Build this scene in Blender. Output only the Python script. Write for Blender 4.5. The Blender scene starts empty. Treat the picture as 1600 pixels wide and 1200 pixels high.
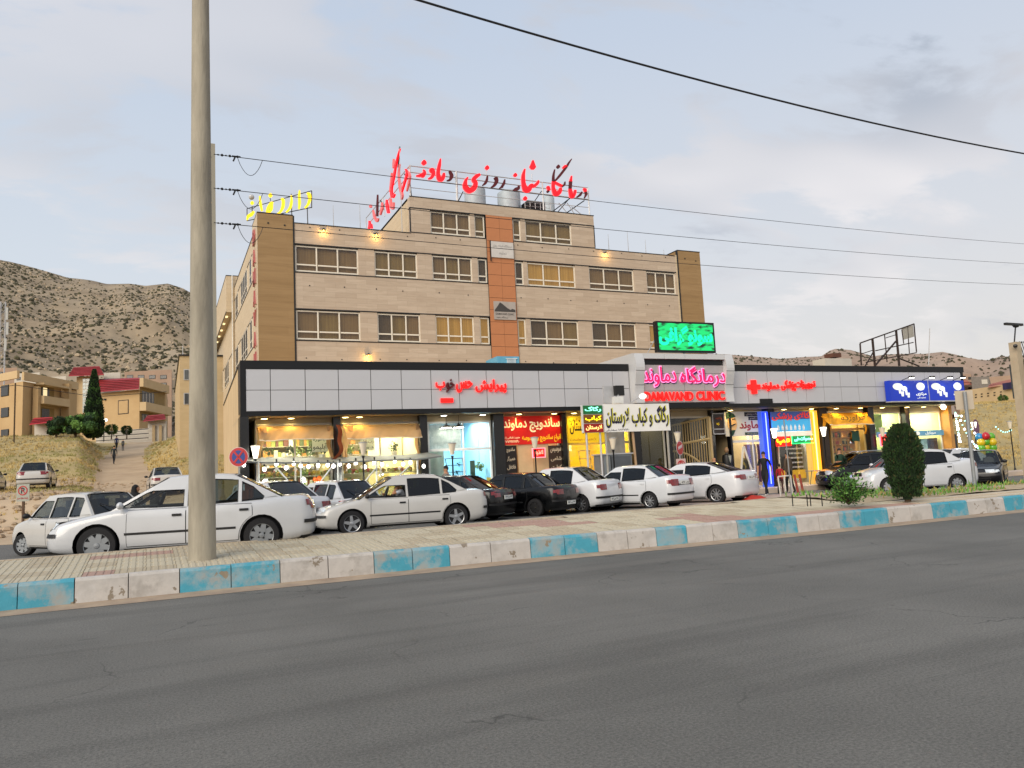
import bpy, bmesh, math, random
from mathutils import Vector, Matrix, noise as mnoise
random.seed(7)
sc = bpy.context.scene
COL = sc.collection
PI = math.pi
R = math.radians
# ------------------------------------------------------------------ camera
CAMH = 1.5; FPX = 1200.0
YAW, PITCH, ROLL = R(64.4), R(6.47), R(2.8)
_f = Vector((math.cos(YAW)*math.cos(PITCH), math.sin(YAW)*math.cos(PITCH), math.sin(PITCH)))
_r0 = Vector((math.sin(YAW), -math.cos(YAW), 0.0)); _u0 = _r0.cross(_f)
_r = math.cos(ROLL)*_r0 - math.sin(ROLL)*_u0
_u = math.sin(ROLL)*_r0 + math.cos(ROLL)*_u0
cam_data = bpy.data.cameras.new('camera'); cam = bpy.data.objects.new('camera', cam_data); COL.objects.link(cam)
cam_data.sensor_width = 36.0; cam_data.lens = 36.0*FPX/1600.0
cam_data.clip_start = 0.1; cam_data.clip_end = 6000
cam.matrix_world = Matrix(((_r.x, _u.x, -_f.x, 0), (_r.y, _u.y, -_f.y, 0), (_r.z, _u.z, -_f.z, CAMH), (0, 0, 0, 1)))
sc.camera = cam
# ------------------------------------------------------------------ world, sun, exposure
SUN_EL, SUN_AZ = R(30), R(216)      # azimuth of the sun measured from +X towards +Y
world = bpy.data.worlds.new('World'); sc.world = world; world.use_nodes = True
wt = world.node_tree; wt.nodes.clear()
def WN(t, **k):
    n = wt.nodes.new(t)
    for a, b in k.items(): setattr(n, a, b)
    return n
def WL(a, b): wt.links.new(a, b)
def wmath(op, a, b=None, clamp=False):
    n = WN('ShaderNodeMath', operation=op, use_clamp=clamp)
    for i, x in enumerate((a, b)):
        if x is None: continue
        if isinstance(x, (int, float)): n.inputs[i].default_value = x
        else: WL(x, n.inputs[i])
    return n.outputs[0]
def wmix(f, a, b):
    n = WN('ShaderNodeMix', data_type='RGBA')
    for s, x in ((n.inputs[0], f), (n.inputs[6], a), (n.inputs[7], b)):
        if isinstance(x, (int, float)): s.default_value = x
        elif isinstance(x, tuple): s.default_value = (*x, 1)
        else: WL(x, s)
    return n.outputs[2]
tc = WN('ShaderNodeTexCoord'); sp = WN('ShaderNodeSeparateXYZ'); WL(tc.outputs['Generated'], sp.inputs[0])
sky = WN('ShaderNodeTexSky', sky_type='NISHITA', sun_disc=False)
sky.sun_elevation = SUN_EL; sky.sun_rotation = PI/2 - SUN_AZ; sky.dust_density = 2.0; sky.air_density = 1.0
skys = WN('ShaderNodeVectorMath', operation='SCALE'); WL(sky.outputs[0], skys.inputs[0]); skys.inputs['Scale'].default_value = 0.11
z = wmath('MAXIMUM', sp.outputs['Z'], 0.0)
ramp = WN('ShaderNodeValToRGB'); WL(z, ramp.inputs[0])
e = ramp.color_ramp.elements
e[0].position = 0.0; e[0].color = (.73, .70, .66, 1)
e[1].position = 1.0; e[1].color = (.42, .50, .64, 1)
for p_, c_ in ((.10, (.70, .705, .70)), (.25, (.63, .695, .765)), (.5, (.53, .615, .74))):
    x_ = ramp.color_ramp.elements.new(p_); x_.color = (*c_, 1)
# the east (right) side of the sky is duller and pinker, the west clearer
side = wmath('MULTIPLY_ADD', sp.outputs['X'], 0.55); side.node.inputs[2].default_value = 0.28; side.node.use_clamp = True
base = wmix(wmath('MULTIPLY', side, wmath('SUBTRACT', 1.0, wmath('MULTIPLY', z, 1.6), True)), ramp.outputs[0], (.70, .62, .565))
den = wmath('ADD', z, 0.16)
cv = WN('ShaderNodeCombineXYZ'); WL(wmath('DIVIDE', sp.outputs['X'], den), cv.inputs[0]); WL(wmath('DIVIDE', sp.outputs['Y'], den), cv.inputs[1])
mp = WN('ShaderNodeMapping'); WL(cv.outputs[0], mp.inputs[0]); mp.inputs['Rotation'].default_value = (0, 0, R(28)); mp.inputs['Scale'].default_value = (0.75, 1.25, 1)
mp.inputs['Location'].default_value = (2.3, .7, 0)
nz = WN('ShaderNodeTexNoise'); WL(mp.outputs[0], nz.inputs['Vector']); nz.inputs['Scale'].default_value = 2.1; nz.inputs['Detail'].default_value = 10; nz.inputs['Roughness'].default_value = .60; nz.inputs['Distortion'].default_value = .35
nz2 = WN('ShaderNodeTexNoise'); WL(mp.outputs[0], nz2.inputs['Vector']); nz2.inputs['Scale'].default_value = .9; nz2.inputs['Detail'].default_value = 3
cm = WN('ShaderNodeMapRange'); WL(nz.outputs[0], cm.inputs[0]); cm.inputs[1].default_value = .46; cm.inputs[2].default_value = .58
cm.interpolation_type = 'SMOOTHSTEP'
dm = WN('ShaderNodeMapRange'); WL(nz2.outputs[0], dm.inputs[0]); dm.inputs[1].default_value = .36; dm.inputs[2].default_value = .60
ccol = wmix(wmath('MULTIPLY', dm.outputs[0], wmath('ADD', side, .25), True), (.84, .79, .77), (.335, .38, .45))
ccol = wmix(wmath('MULTIPLY', wmath('SUBTRACT', 1.0, wmath('MULTIPLY', z, 3.6), True), .8), ccol, (.685, .625, .585))
cmask = wmath('MULTIPLY', cm.outputs[0], wmath('ADD', wmath('MULTIPLY', side, .55), .45), True)
skyc = wmix(cmask, base, ccol)
skyf = wmix(0.16, skyc, skys.outputs[0])
bg = WN('ShaderNodeBackground'); WL(skyf, bg.inputs[0]); bg.inputs[1].default_value = 1.0
wo = WN('ShaderNodeOutputWorld'); WL(bg.outputs[0], wo.inputs[0])
sd = bpy.data.lights.new('sun', 'SUN'); sd.energy = 2.6; sd.angle = R(48); sd.color = (1.0, .90, .76)
so = bpy.data.objects.new('sun', sd); COL.objects.link(so)
so.rotation_euler = Vector((math.cos(SUN_EL)*math.cos(SUN_AZ), math.cos(SUN_EL)*math.sin(SUN_AZ), math.sin(SUN_EL))).to_track_quat('Z', 'Y').to_euler()
sc.view_settings.view_transform = 'Standard'; sc.view_settings.look = 'None'
sc.view_settings.gamma = 1; sc.view_settings.exposure = 0.22; sc.view_settings.use_curve_mapping = False
sc.render.engine = 'CYCLES'
cy = sc.cycles
cy.use_denoising = True; cy.max_bounces = 6; cy.diffuse_bounces = 3; cy.glossy_bounces = 3; cy.transmission_bounces = 4; cy.transparent_max_bounces = 12
cy.caustics_reflective = False; cy.caustics_refractive = False; cy.sample_clamp_indirect = 4
# ------------------------------------------------------------------ measuring: a pixel of the 1600x1200 photograph -> a ray -> a point on a real plane
def ray(x, y): return _f + _r*((x-800)/FPX) - _u*((y-600)/FPX)
EYE = Vector((0, 0, CAMH))
def onZ(x, y, zz=0.0):
    d = ray(x, y); return EYE + d*((zz-CAMH)/d.z)
def onD(x, y, D):                       # point at horizontal distance D along the view axis
    d = ray(x, y); h = Vector((math.cos(YAW), math.sin(YAW), 0)); return EYE + d*(D/d.dot(h))
def LD(L, D): return (math.cos(YAW)*D + math.sin(YAW)*L, math.sin(YAW)*D - math.cos(YAW)*L)
class Frame:                            # a vertical reference plane: u along it, v into it, z up
    def __init__(s, x, y, ang):
        s.o = Vector((x, y, 0)); s.a = ang; s.M = Matrix.Translation(s.o) @ Matrix.Rotation(ang, 4, 'Z'); s.I = s.M.inverted()
    def pt(s, px, py, v=0.0):
        e_ = s.I @ EYE; d = (s.I.to_3x3() @ ray(px, py)); t = (v-e_.y)/d.y; q = e_ + d*t; return q.x, q.z
    def ptx(s, px, py, u):              # on the plane u = const -> (v, z)
        e_ = s.I @ EYE; d = (s.I.to_3x3() @ ray(px, py)); t = (u-e_.x)/d.x; q = e_ + d*t; return q.y, q.z
    def W(s, u, v, zz): return s.M @ Vector((u, v, zz))
WF = Frame(0, 0, 0)
AN = Frame(2.88, 27.5, -math.atan(.05))       # shop row, fascia front plane
MN = Frame(5.22, 41.0, -math.atan(.0174))     # clinic building front plane
FR = WF
def use(f):
    global FR
    FR = f
# ------------------------------------------------------------------ materials
def S(h):
    h = h.lstrip('#'); o = []
    for i in (0, 2, 4):
        c = int(h[i:i+2], 16)/255; o.append(c/12.92 if c <= .04045 else ((c+.055)/1.055)**2.4)
    return tuple(o)
MC = {}
def mat(name, col=(.5, .5, .5), rough=.6, metal=0, var=.12, scale=3.0, col2=None, bump=0, bscale=None, emit=0, spec=.5, stretch=None, detail=5, thr=None, alpha=1, coat=0, ecol=None):
    if name in MC: return MC[name]
    m = bpy.data.materials.new(name); m.use_nodes = True; nt = m.node_tree; b = nt.nodes['Principled BSDF']
    if isinstance(col, str): col = S(col)
    if isinstance(col2, str): col2 = S(col2)
    b.inputs['Roughness'].default_value = rough; b.inputs['Metallic'].default_value = metal; b.inputs['Specular IOR Level'].default_value = spec
    if coat: b.inputs['Coat Weight'].default_value = coat; b.inputs['Coat Roughness'].default_value = .08
    t = nt.nodes.new('ShaderNodeTexCoord'); mpn = nt.nodes.new('ShaderNodeMapping'); nt.links.new(t.outputs['Object'], mpn.inputs[0])
    if stretch: mpn.inputs['Scale'].default_value = stretch
    if var or col2:
        n = nt.nodes.new('ShaderNodeTexNoise'); n.inputs['Scale'].default_value = scale; n.inputs['Detail'].default_value = detail; n.inputs['Roughness'].default_value = .6
        nt.links.new(mpn.outputs[0], n.inputs['Vector'])
        r = nt.nodes.new('ShaderNodeValToRGB'); nt.links.new(n.outputs[0], r.inputs[0])
        lo, hi = thr if thr else (.3, .7)
        r.color_ramp.elements[0].position = lo; r.color_ramp.elements[1].position = hi
        c1 = tuple(x*(1-var) for x in col); c2 = col2 if col2 else tuple(min(1, x*(1+var)) for x in col)
        r.color_ramp.elements[0].color = (*(col if col2 else c1), 1); r.color_ramp.elements[1].color = (*c2, 1)
        nt.links.new(r.outputs[0], b.inputs['Base Color'])
    else: b.inputs['Base Color'].default_value = (*col, 1)
    if bump:
        n2 = nt.nodes.new('ShaderNodeTexNoise'); n2.inputs['Scale'].default_value = bscale or scale*6; n2.inputs['Detail'].default_value = 4
        nt.links.new(mpn.outputs[0], n2.inputs['Vector'])
        bp = nt.nodes.new('ShaderNodeBump'); bp.inputs['Strength'].default_value = bump; bp.inputs['Distance'].default_value = .02
        nt.links.new(n2.outputs[0], bp.inputs['Height']); nt.links.new(bp.outputs[0], b.inputs['Normal'])
    if emit:
        b.inputs['Emission Color'].default_value = (*(S(ecol) if isinstance(ecol, str) else (ecol or col)), 1); b.inputs['Emission Strength'].default_value = emit
    MC[name] = m; return m
def glass(name, tint=(.25, .28, .28), clear=.7, rough=.03, ior=1.5):
    if name in MC: return MC[name]
    m = bpy.data.materials.new(name); m.use_nodes = True; nt = m.node_tree; nt.nodes.clear()
    o = nt.nodes.new('ShaderNodeOutputMaterial'); tr = nt.nodes.new('ShaderNodeBsdfTransparent'); tr.inputs[0].default_value = (*tint, 1)
    g = nt.nodes.new('ShaderNodeBsdfGlossy'); g.inputs['Roughness'].default_value = rough; g.inputs[0].default_value = (.95, .97, 1, 1)
    fr = nt.nodes.new('ShaderNodeFresnel'); ge = nt.nodes.new('ShaderNodeNewGeometry'); m1 = nt.nodes.new('ShaderNodeMath'); m1.operation = 'MULTIPLY_ADD'; nt.links.new(ge.outputs['Backfacing'], m1.inputs[0]); m1.inputs[1].default_value = -2; m1.inputs[2].default_value = 1
    m2 = nt.nodes.new('ShaderNodeMath'); m2.operation = 'POWER'; m2.inputs[0].default_value = ior; nt.links.new(m1.outputs[0], m2.inputs[1]); nt.links.new(m2.outputs[0], fr.inputs[0])
    mx = nt.nodes.new('ShaderNodeMixShader'); nt.links.new(fr.outputs[0], mx.inputs[0]); nt.links.new(tr.outputs[0], mx.inputs[1]); nt.links.new(g.outputs[0], mx.inputs[2])
    nt.links.new(mx.outputs[0], o.inputs[0]); MC[name] = m; return m
def cloth(name, c, f=.5, c2=None):
    if name in MC: return MC[name]
    m = mat(name, c, .9, col2=c2, scale=2.0, var=.06); nt = m.node_tree; b = nt.nodes['Principled BSDF']; o = [n for n in nt.nodes if n.type == 'OUTPUT_MATERIAL'][0]
    tr = nt.nodes.new('ShaderNodeBsdfTranslucent'); tr.inputs[0].default_value = (*S(c), 1); mx = nt.nodes.new('ShaderNodeMixShader'); mx.inputs[0].default_value = f
    nt.links.new(b.outputs[0], mx.inputs[1]); nt.links.new(tr.outputs[0], mx.inputs[2]); nt.links.new(mx.outputs[0], o.inputs[0]); return m
def glow(name, col, strength=1.0):
    if name in MC: return MC[name]
    if isinstance(col, str): col = S(col)
    m = bpy.data.materials.new(name); m.use_nodes = True; nt = m.node_tree; b = nt.nodes['Principled BSDF']
    b.inputs['Base Color'].default_value = (*(c*.5 for c in col), 1); b.inputs['Emission Color'].default_value = (*col, 1); b.inputs['Emission Strength'].default_value = strength
    b.inputs['Roughness'].default_value = .5; MC[name] = m; return m
# ------------------------------------------------------------------ meshes
def tagd(o, label=None, cat=None, group=None, kind=None):
    for k, v in (('label', label), ('category', cat), ('group', group), ('kind', kind)):
        if v: o[k] = v
    return o
def thing(name, label, cat, group=None, frame=None, loc=None, rz=0.0):
    o = bpy.data.objects.new(name, None); o.empty_display_size = .3; COL.objects.link(o)
    o.matrix_world = (frame or FR).M.copy() if loc is None else Matrix.Translation(Vector(loc)) @ Matrix.Rotation(rz, 4, 'Z')
    return tagd(o, label, cat, group)
class MB:
    def __init__(s): s.v = []; s.f = []; s.mi = []; s.cm = 0
    def face(s, pts):
        i = len(s.v); s.v += [tuple(p) for p in pts]; s.f.append(tuple(range(i, i+len(pts)))); s.mi.append(s.cm); return s
    def add(s, vs, fs):
        i = len(s.v); s.v += [tuple(p) for p in vs]; s.f += [tuple(i+k for k in f) for f in fs]; s.mi += [s.cm]*len(fs); return s
    def box(s, x0, x1, y0, y1, z0, z1):
        if x0 > x1: x0, x1 = x1, x0
        if y0 > y1: y0, y1 = y1, y0
        if z0 > z1: z0, z1 = z1, z0
        return s.add([(x0,y0,z0),(x1,y0,z0),(x1,y1,z0),(x0,y1,z0),(x0,y0,z1),(x1,y0,z1),(x1,y1,z1),(x0,y1,z1)],
                     [(0,3,2,1),(4,5,6,7),(0,1,5,4),(1,2,6,5),(2,3,7,6),(3,0,4,7)])
    def prism(s, poly, a, b, axis='y'):          # poly: (u,w) ccw seen from -axis
        n = len(poly)
        def m(p, t): return (p[0], t, p[1]) if axis == 'y' else ((t, p[0], p[1]) if axis == 'x' else (p[0], p[1], t))
        vs = [m(p, a) for p in poly] + [m(p, b) for p in poly]
        fs = [tuple(range(n)), tuple(range(2*n-1, n-1, -1))] + [(i, n+i, n+(i+1) % n, (i+1) % n) for i in range(n)]
        return s.add(vs, fs)
    def tube(s, pts, r, n=6, r2=None, cap=True):
        pts = [Vector(p) for p in pts]; m = len(pts); rings = []
        for i, p in enumerate(pts):
            d = (pts[min(i+1, m-1)]-pts[max(i-1, 0)]).normalized()
            a = d.cross(Vector((0, 0, 1)));
            if a.length < .05: a = d.cross(Vector((1, 0, 0)))
            a.normalize(); b = d.cross(a)
            rr = r[i] if isinstance(r, (list, tuple)) else (r if r2 is None else r+(r2-r)*i/(m-1))
            rings.append([p + (a*math.cos(2*PI*k/n)+b*math.sin(2*PI*k/n))*rr for k in range(n)])
        vs = [q for g in rings for q in g]
        fs = [(i*n+k, i*n+(k+1) % n, (i+1)*n+(k+1) % n, (i+1)*n+k) for i in range(m-1) for k in range(n)]
        if cap: fs += [tuple(range(n-1, -1, -1)), tuple((m-1)*n+k for k in range(n))]
        return s.add(vs, fs)
    def lathe(s, prof, c=(0, 0, 0), n=16, axis='z'):
        vs = []; fs = []; m = len(prof)
        for r, h in prof:
            for k in range(n):
                a = 2*PI*k/n; x, y = r*math.cos(a), r*math.sin(a)
                p = (x, y, h) if axis == 'z' else ((x, h, y) if axis == 'y' else (h, x, y))
                vs.append((p[0]+c[0], p[1]+c[1], p[2]+c[2]))
        for i in range(m-1):
            for k in range(n):
                q = (i*n+k, i*n+(k+1) % n, (i+1)*n+(k+1) % n, (i+1)*n+k); fs.append(q if axis != 'y' else q[::-1])
        if prof[0][0] > 1e-4: fs.append(tuple(range(n-1, -1, -1)))
        if prof[-1][0] > 1e-4: fs.append(tuple((m-1)*n+k for k in range(n)))
        return s.add(vs, fs)
    def ball(s, c, rx, ry=None, rz=None, n=10, m=6):
        ry = ry or rx; rz = rz or rx; vs = []; fs = []
        for i in range(m+1):
            t = PI*i/m
            for k in range(n): a = 2*PI*k/n; vs.append((c[0]+rx*math.sin(t)*math.cos(a), c[1]+ry*math.sin(t)*math.sin(a), c[2]-rz*math.cos(t)))
        for i in range(m):
            for k in range(n): fs.append((i*n+k, i*n+(k+1) % n, (i+1)*n+(k+1) % n, (i+1)*n+k))
        return s.add(vs, fs)
    def grid(s, P, nu, nv):                      # P(i/nu, j/nv)
        vs = [P(i/nu, j/nv) for i in range(nu+1) for j in range(nv+1)]
        fs = [(i*(nv+1)+j, (i+1)*(nv+1)+j, (i+1)*(nv+1)+j+1, i*(nv+1)+j+1) for i in range(nu) for j in range(nv)]
        return s.add(vs, fs)
    def xf(s, M):
        s.v = [tuple(M @ Vector(p)) for p in s.v]; return s
    def mesh(s, name, mats, smooth=False):
        me = bpy.data.meshes.new(name); me.from_pydata(s.v, [], s.f)
        for m in (mats if isinstance(mats, (list, tuple)) else [mats]): me.materials.append(m)
        if isinstance(mats, (list, tuple)) and len(mats) > 1: me.polygons.foreach_set('material_index', s.mi)
        if smooth:
            bm = bmesh.new(); bm.from_mesh(me); bmesh.ops.remove_doubles(bm, verts=bm.verts, dist=1e-5); bm.to_mesh(me); bm.free()
            me.polygons.foreach_set('use_smooth', [True]*len(me.polygons))
            try: me.set_sharp_from_angle(angle=R(smooth if smooth > 1 else 40))
            except Exception: pass
        me.update(); return me
    def build(s, name, mats, parent=None, smooth=False, label=None, cat=None, group=None, kind=None, at=None, rz=0):
        return link(name, s.mesh(name, mats, smooth), parent, label, cat, group, kind, at, rz)
def link(name, me, parent=None, label=None, cat=None, group=None, kind=None, at=None, rz=0):
    o = bpy.data.objects.new(name, me); COL.objects.link(o)
    if parent is not None:
        o.parent = parent
        if at is not None: o.location = at
        o.rotation_euler = (0, 0, rz)
    else:
        o.matrix_world = FR.M @ (Matrix.Translation(Vector(at)) if at is not None else Matrix()) @ Matrix.Rotation(rz, 4, 'Z')
    return tagd(o, label, cat, group, kind)
def B(*a):
    m = MB(); m.box(*a); return m
def tree_copy(o, parent=None):
    c = o.copy(); COL.objects.link(c); c.parent = parent
    for ch in o.children: tree_copy(ch, c)
    return c
def lamp(kind, loc, energy, col, size=.3, parent=None, rot=None, spot=None, frame=None):
    l = bpy.data.lights.new('lamp_light', kind); l.energy = energy; l.color = col
    if kind == 'AREA': l.shape = 'RECTANGLE'; l.size = size[0] if isinstance(size, tuple) else size; l.size_y = size[1] if isinstance(size, tuple) else size
    else: l.shadow_soft_size = size
    if spot: l.spot_size = spot; l.spot_blend = .6
    o = bpy.data.objects.new('lamp_light', l); COL.objects.link(o)
    if parent: o.parent = parent; o.location = loc
    else: o.matrix_world = (frame or FR).M @ Matrix.Translation(Vector(loc))
    if rot: o.rotation_euler = rot
    return o
TMP = bpy.data.scenes.new('workbench')      # small scene in which modifiers are evaluated; removed at the end
def baked(o, others=()):
    for q in (o, *others): TMP.collection.objects.link(q)
    vl = TMP.view_layers[0]; vl.update(); me = bpy.data.meshes.new_from_object(o.evaluated_get(vl.depsgraph))
    for q in (o, *others): bpy.data.objects.remove(q)
    return me
# ------------------------------------------------------------------ writing (Persian letters shaped with presentation forms)
_T = {'ا': ('FE8D', 'FE8E', 0, 0), 'آ': ('FE81', 'FE82', 0, 0), 'ب': 'FE8F', 'پ': 'FB56', 'ت': 'FE95', 'ث': 'FE99', 'ج': 'FE9D', 'چ': 'FB7A', 'ح': 'FEA1', 'خ': 'FEA5',
      'د': ('FEA9', 'FEAA', 0, 0), 'ذ': ('FEAB', 'FEAC', 0, 0), 'ر': ('FEAD', 'FEAE', 0, 0), 'ز': ('FEAF', 'FEB0', 0, 0), 'ژ': ('FB8A', 'FB8B', 0, 0), 'س': 'FEB1', 'ش': 'FEB5',
      'ص': 'FEB9', 'ط': 'FEC1', 'ع': 'FEC9', 'غ': 'FECD', 'ف': 'FED1', 'ق': 'FED5', 'ک': 'FB8E', 'گ': 'FB92', 'ل': 'FEDD', 'م': 'FEE1', 'ن': 'FEE5', 'و': ('FEED', 'FEEE', 0, 0), 'ه': 'FEE9', 'ی': 'FBFC', 'ئ': 'FE89'}
def shape_fa(t):
    out = []; n = len(t)
    def forms(ch):
        f = _T.get(ch)
        if f is None: return None
        if isinstance(f, str): b_ = int(f, 16); return (b_, b_+1, b_+2, b_+3)
        return tuple(int(x, 16) if x else 0 for x in f)
    i = 0
    def joins(ch): f = forms(ch); return bool(f and f[2])
    while i < n:
        ch = t[i]; f = forms(ch)
        if f is None: out.append(ch); i += 1; continue
        prev = i > 0 and joins(t[i-1])
        if ch == 'ل' and i+1 < n and t[i+1] == 'ا': out.append(chr(0xFEFC if prev else 0xFEFB)); i += 2; continue
        nxt = i+1 < n and forms(t[i+1]) is not None and f[2]
        k = 3 if prev and nxt else (1 if prev else (2 if nxt else 0)); out.append(chr(f[k])); i += 1
    res = ''.join(out)[::-1]
    return res
def text_mesh(body, bold=0.0, depth=.02, res=3, fa=True):
    c = bpy.data.curves.new('t', 'FONT'); c.body = shape_fa(body) if fa else body
    c.resolution_u = res; c.offset = bold; c.extrude = depth; c.space_character = 1.0
    o = bpy.data.objects.new('t', c); me = bpy.data.meshes.new_from_object(o)
    vs = [v.co.copy() for v in me.vertices]; fs = [tuple(p.vertices) for p in me.polygons]
    bpy.data.objects.remove(o); bpy.data.curves.remove(c); bpy.data.meshes.remove(me)
    return vs, fs
def text(mb, body, u0, u1, z0, z1, v=0.0, bold=0.012, depth=.01, fa=True, mirror=False):
    """lettering standing in the plane v, facing -v, fitted to the box"""
    vs, fs = text_mesh(body, bold, 1.0, fa=fa)
    if not vs: return mb
    x0 = min(p.x for p in vs); x1 = max(p.x for p in vs); y0 = min(p.y for p in vs); y1 = max(p.y for p in vs)
    out = []
    for p in vs:
        a = (p.x-x0)/(x1-x0); b_ = (p.y-y0)/(y1-y0)
        out.append((u0+(u1-u0)*a, v-depth*p.z, z0+(z1-z0)*b_))
    mb.add(out, fs); return mb
def stroke(mb, pts, v0, v1, conv=None, n=5):
    """brush stroke of changing width: pts (x,y,halfwidth); conv maps x,y to u,z"""
    P = [(Vector((a, b)), w) for a, b, w in pts]; L = []; Rr = []; m = len(P)
    # smooth the path
    Q = []
    for i in range(m-1):
        p0, p1, p2, p3 = P[max(i-1, 0)], P[i], P[i+1], P[min(i+2, m-1)]
        for k in range(n):
            t = k/n; a = (2*p1[0]+(p2[0]-p0[0])*t+(2*p0[0]-5*p1[0]+4*p2[0]-p3[0])*t*t+(3*p1[0]-p0[0]-3*p2[0]+p3[0])*t**3)*.5
            Q.append((a, p1[1]+(p2[1]-p1[1])*t))
    Q.append(P[-1]); m = len(Q)
    for i in range(m):
        d = (Q[min(i+1, m-1)][0]-Q[max(i-1, 0)][0])
        d = d.normalized() if d.length > 1e-6 else Vector((1, 0)); nn = Vector((-d.y, d.x)); w = Q[i][1]
        L.append(Q[i][0]+nn*w); Rr.append(Q[i][0]-nn*w)
    C = conv or (lambda a, b: (a, b))
    vs = []
    for l, r_ in zip(L, Rr):
        for q in (l, r_):
            u, zz = C(q.x, q.y); vs += [(u, v0, zz), (u, v1, zz)]
    fs = []
    for i in range(m-1):
        a = 4*i; b_ = a+4
        fs += [(a, a+2, b_+2, b_), (a+1, b_+1, b_+3, a+3), (a, b_, b_+1, a+1), (a+2, a+3, b_+3, b_+2)]
    fs += [(0, 1, 3, 2), (4*m-4, 4*m-2, 4*m-1, 4*m-3)]
    mb.add(vs, fs); return mb
def hz(x): return 764.2-.0489*(x-228.7)
# ================================================================== GROUND, ROAD, MEDIAN
def itp(x, xs, ys):
    if x <= xs[0]: return ys[0]
    for i in range(1, len(xs)):
        if x <= xs[i]: t = (x-xs[i-1])/(xs[i]-xs[i-1]); return ys[i-1]+(ys[i]-ys[i-1])*t
    return ys[-1]
def kerbY(x): return itp(x, [-30, -1, 2, 6, 9, 12, 20, 40, 90], [12.15, 12.1, 12.02, 11.86, 11.66, 11.5, 11.46, 10.9, 8])
def backY(x): return itp(x, [-30, 1, 5, 9, 12, 15.2, 16.8, 19, 24, 40, 90], [14.7, 14.65, 14.6, 14.7, 14.75, 15.3, 14.5, 14.1, 13.6, 12.6, 10])
def medZ(x, y):
    k = kerbY(x); return .35+.15*min(1, max(0, (y-k-.1)/(max(1.6, 14.6-k))))
def roadZ(y): return itp(y, [14.6, 18, 21, 24], [.30, .15, .05, 0.0])
def terr(L, D):
    a = L/D; 
    path = itp(D, [26, 34, 42, 50, 70, 93, 125, 150, 220, 400], [0, .5, 1.2, 1.9, 3.9, 6.3, 9.6, 11, 14, 22])
    left = itp(D, [28, 31, 33.5, 40, 48, 60, 80, 100, 150, 220, 400], [0, .25, 1.35, 1.65, 1.85, 4.0, 7.6, 8.6, 11, 14, 22])
    right = itp(D, [42, 60, 82, 130, 220, 400], [0, 1.6, 6.2, 9.4, 14, 22])
    wp = min(1, max(0, (abs(a+.505)-.033)/.03)) if D > 44 else min(1, max(0, (-.53-a)/.05))
    lz = path+(left-path)*wp if a < -.5 else path+(max(left*.93, path)-path)*min(1, max(0, (a+.475)/.04)) if D > 44 else path+(left-path)*wp
    if a < -.32: zz = lz
    elif a < -.2: zz = lz*(1-(a+.32)/.12)
    elif a < .5: zz = 0 if D < 120 else itp(D, [120, 220, 400], [0, 14, 22])
    elif a < .6: zz = right*(a-.5)/.1
    else: zz = right
    if D > 30 and zz > .2:
        zz += .10*mnoise.noise(Vector((L*.35, D*.35, 0)))*min(1, (D-28)/8) + .04*mnoise.noise(Vector((L*1.5, D*1.5, 3)))
    return zz
m_dirt = mat('dry_earth', '#a08a70', .95, var=.2, scale=.35, col2='#b9a488', bump=.5, bscale=6)
m_hillgr = mat('dry_grass_slope', '#94845a', .95, scale=.22, col2='#b39d6a', bump=.9, bscale=5, detail=8)
m_asph = None
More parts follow.
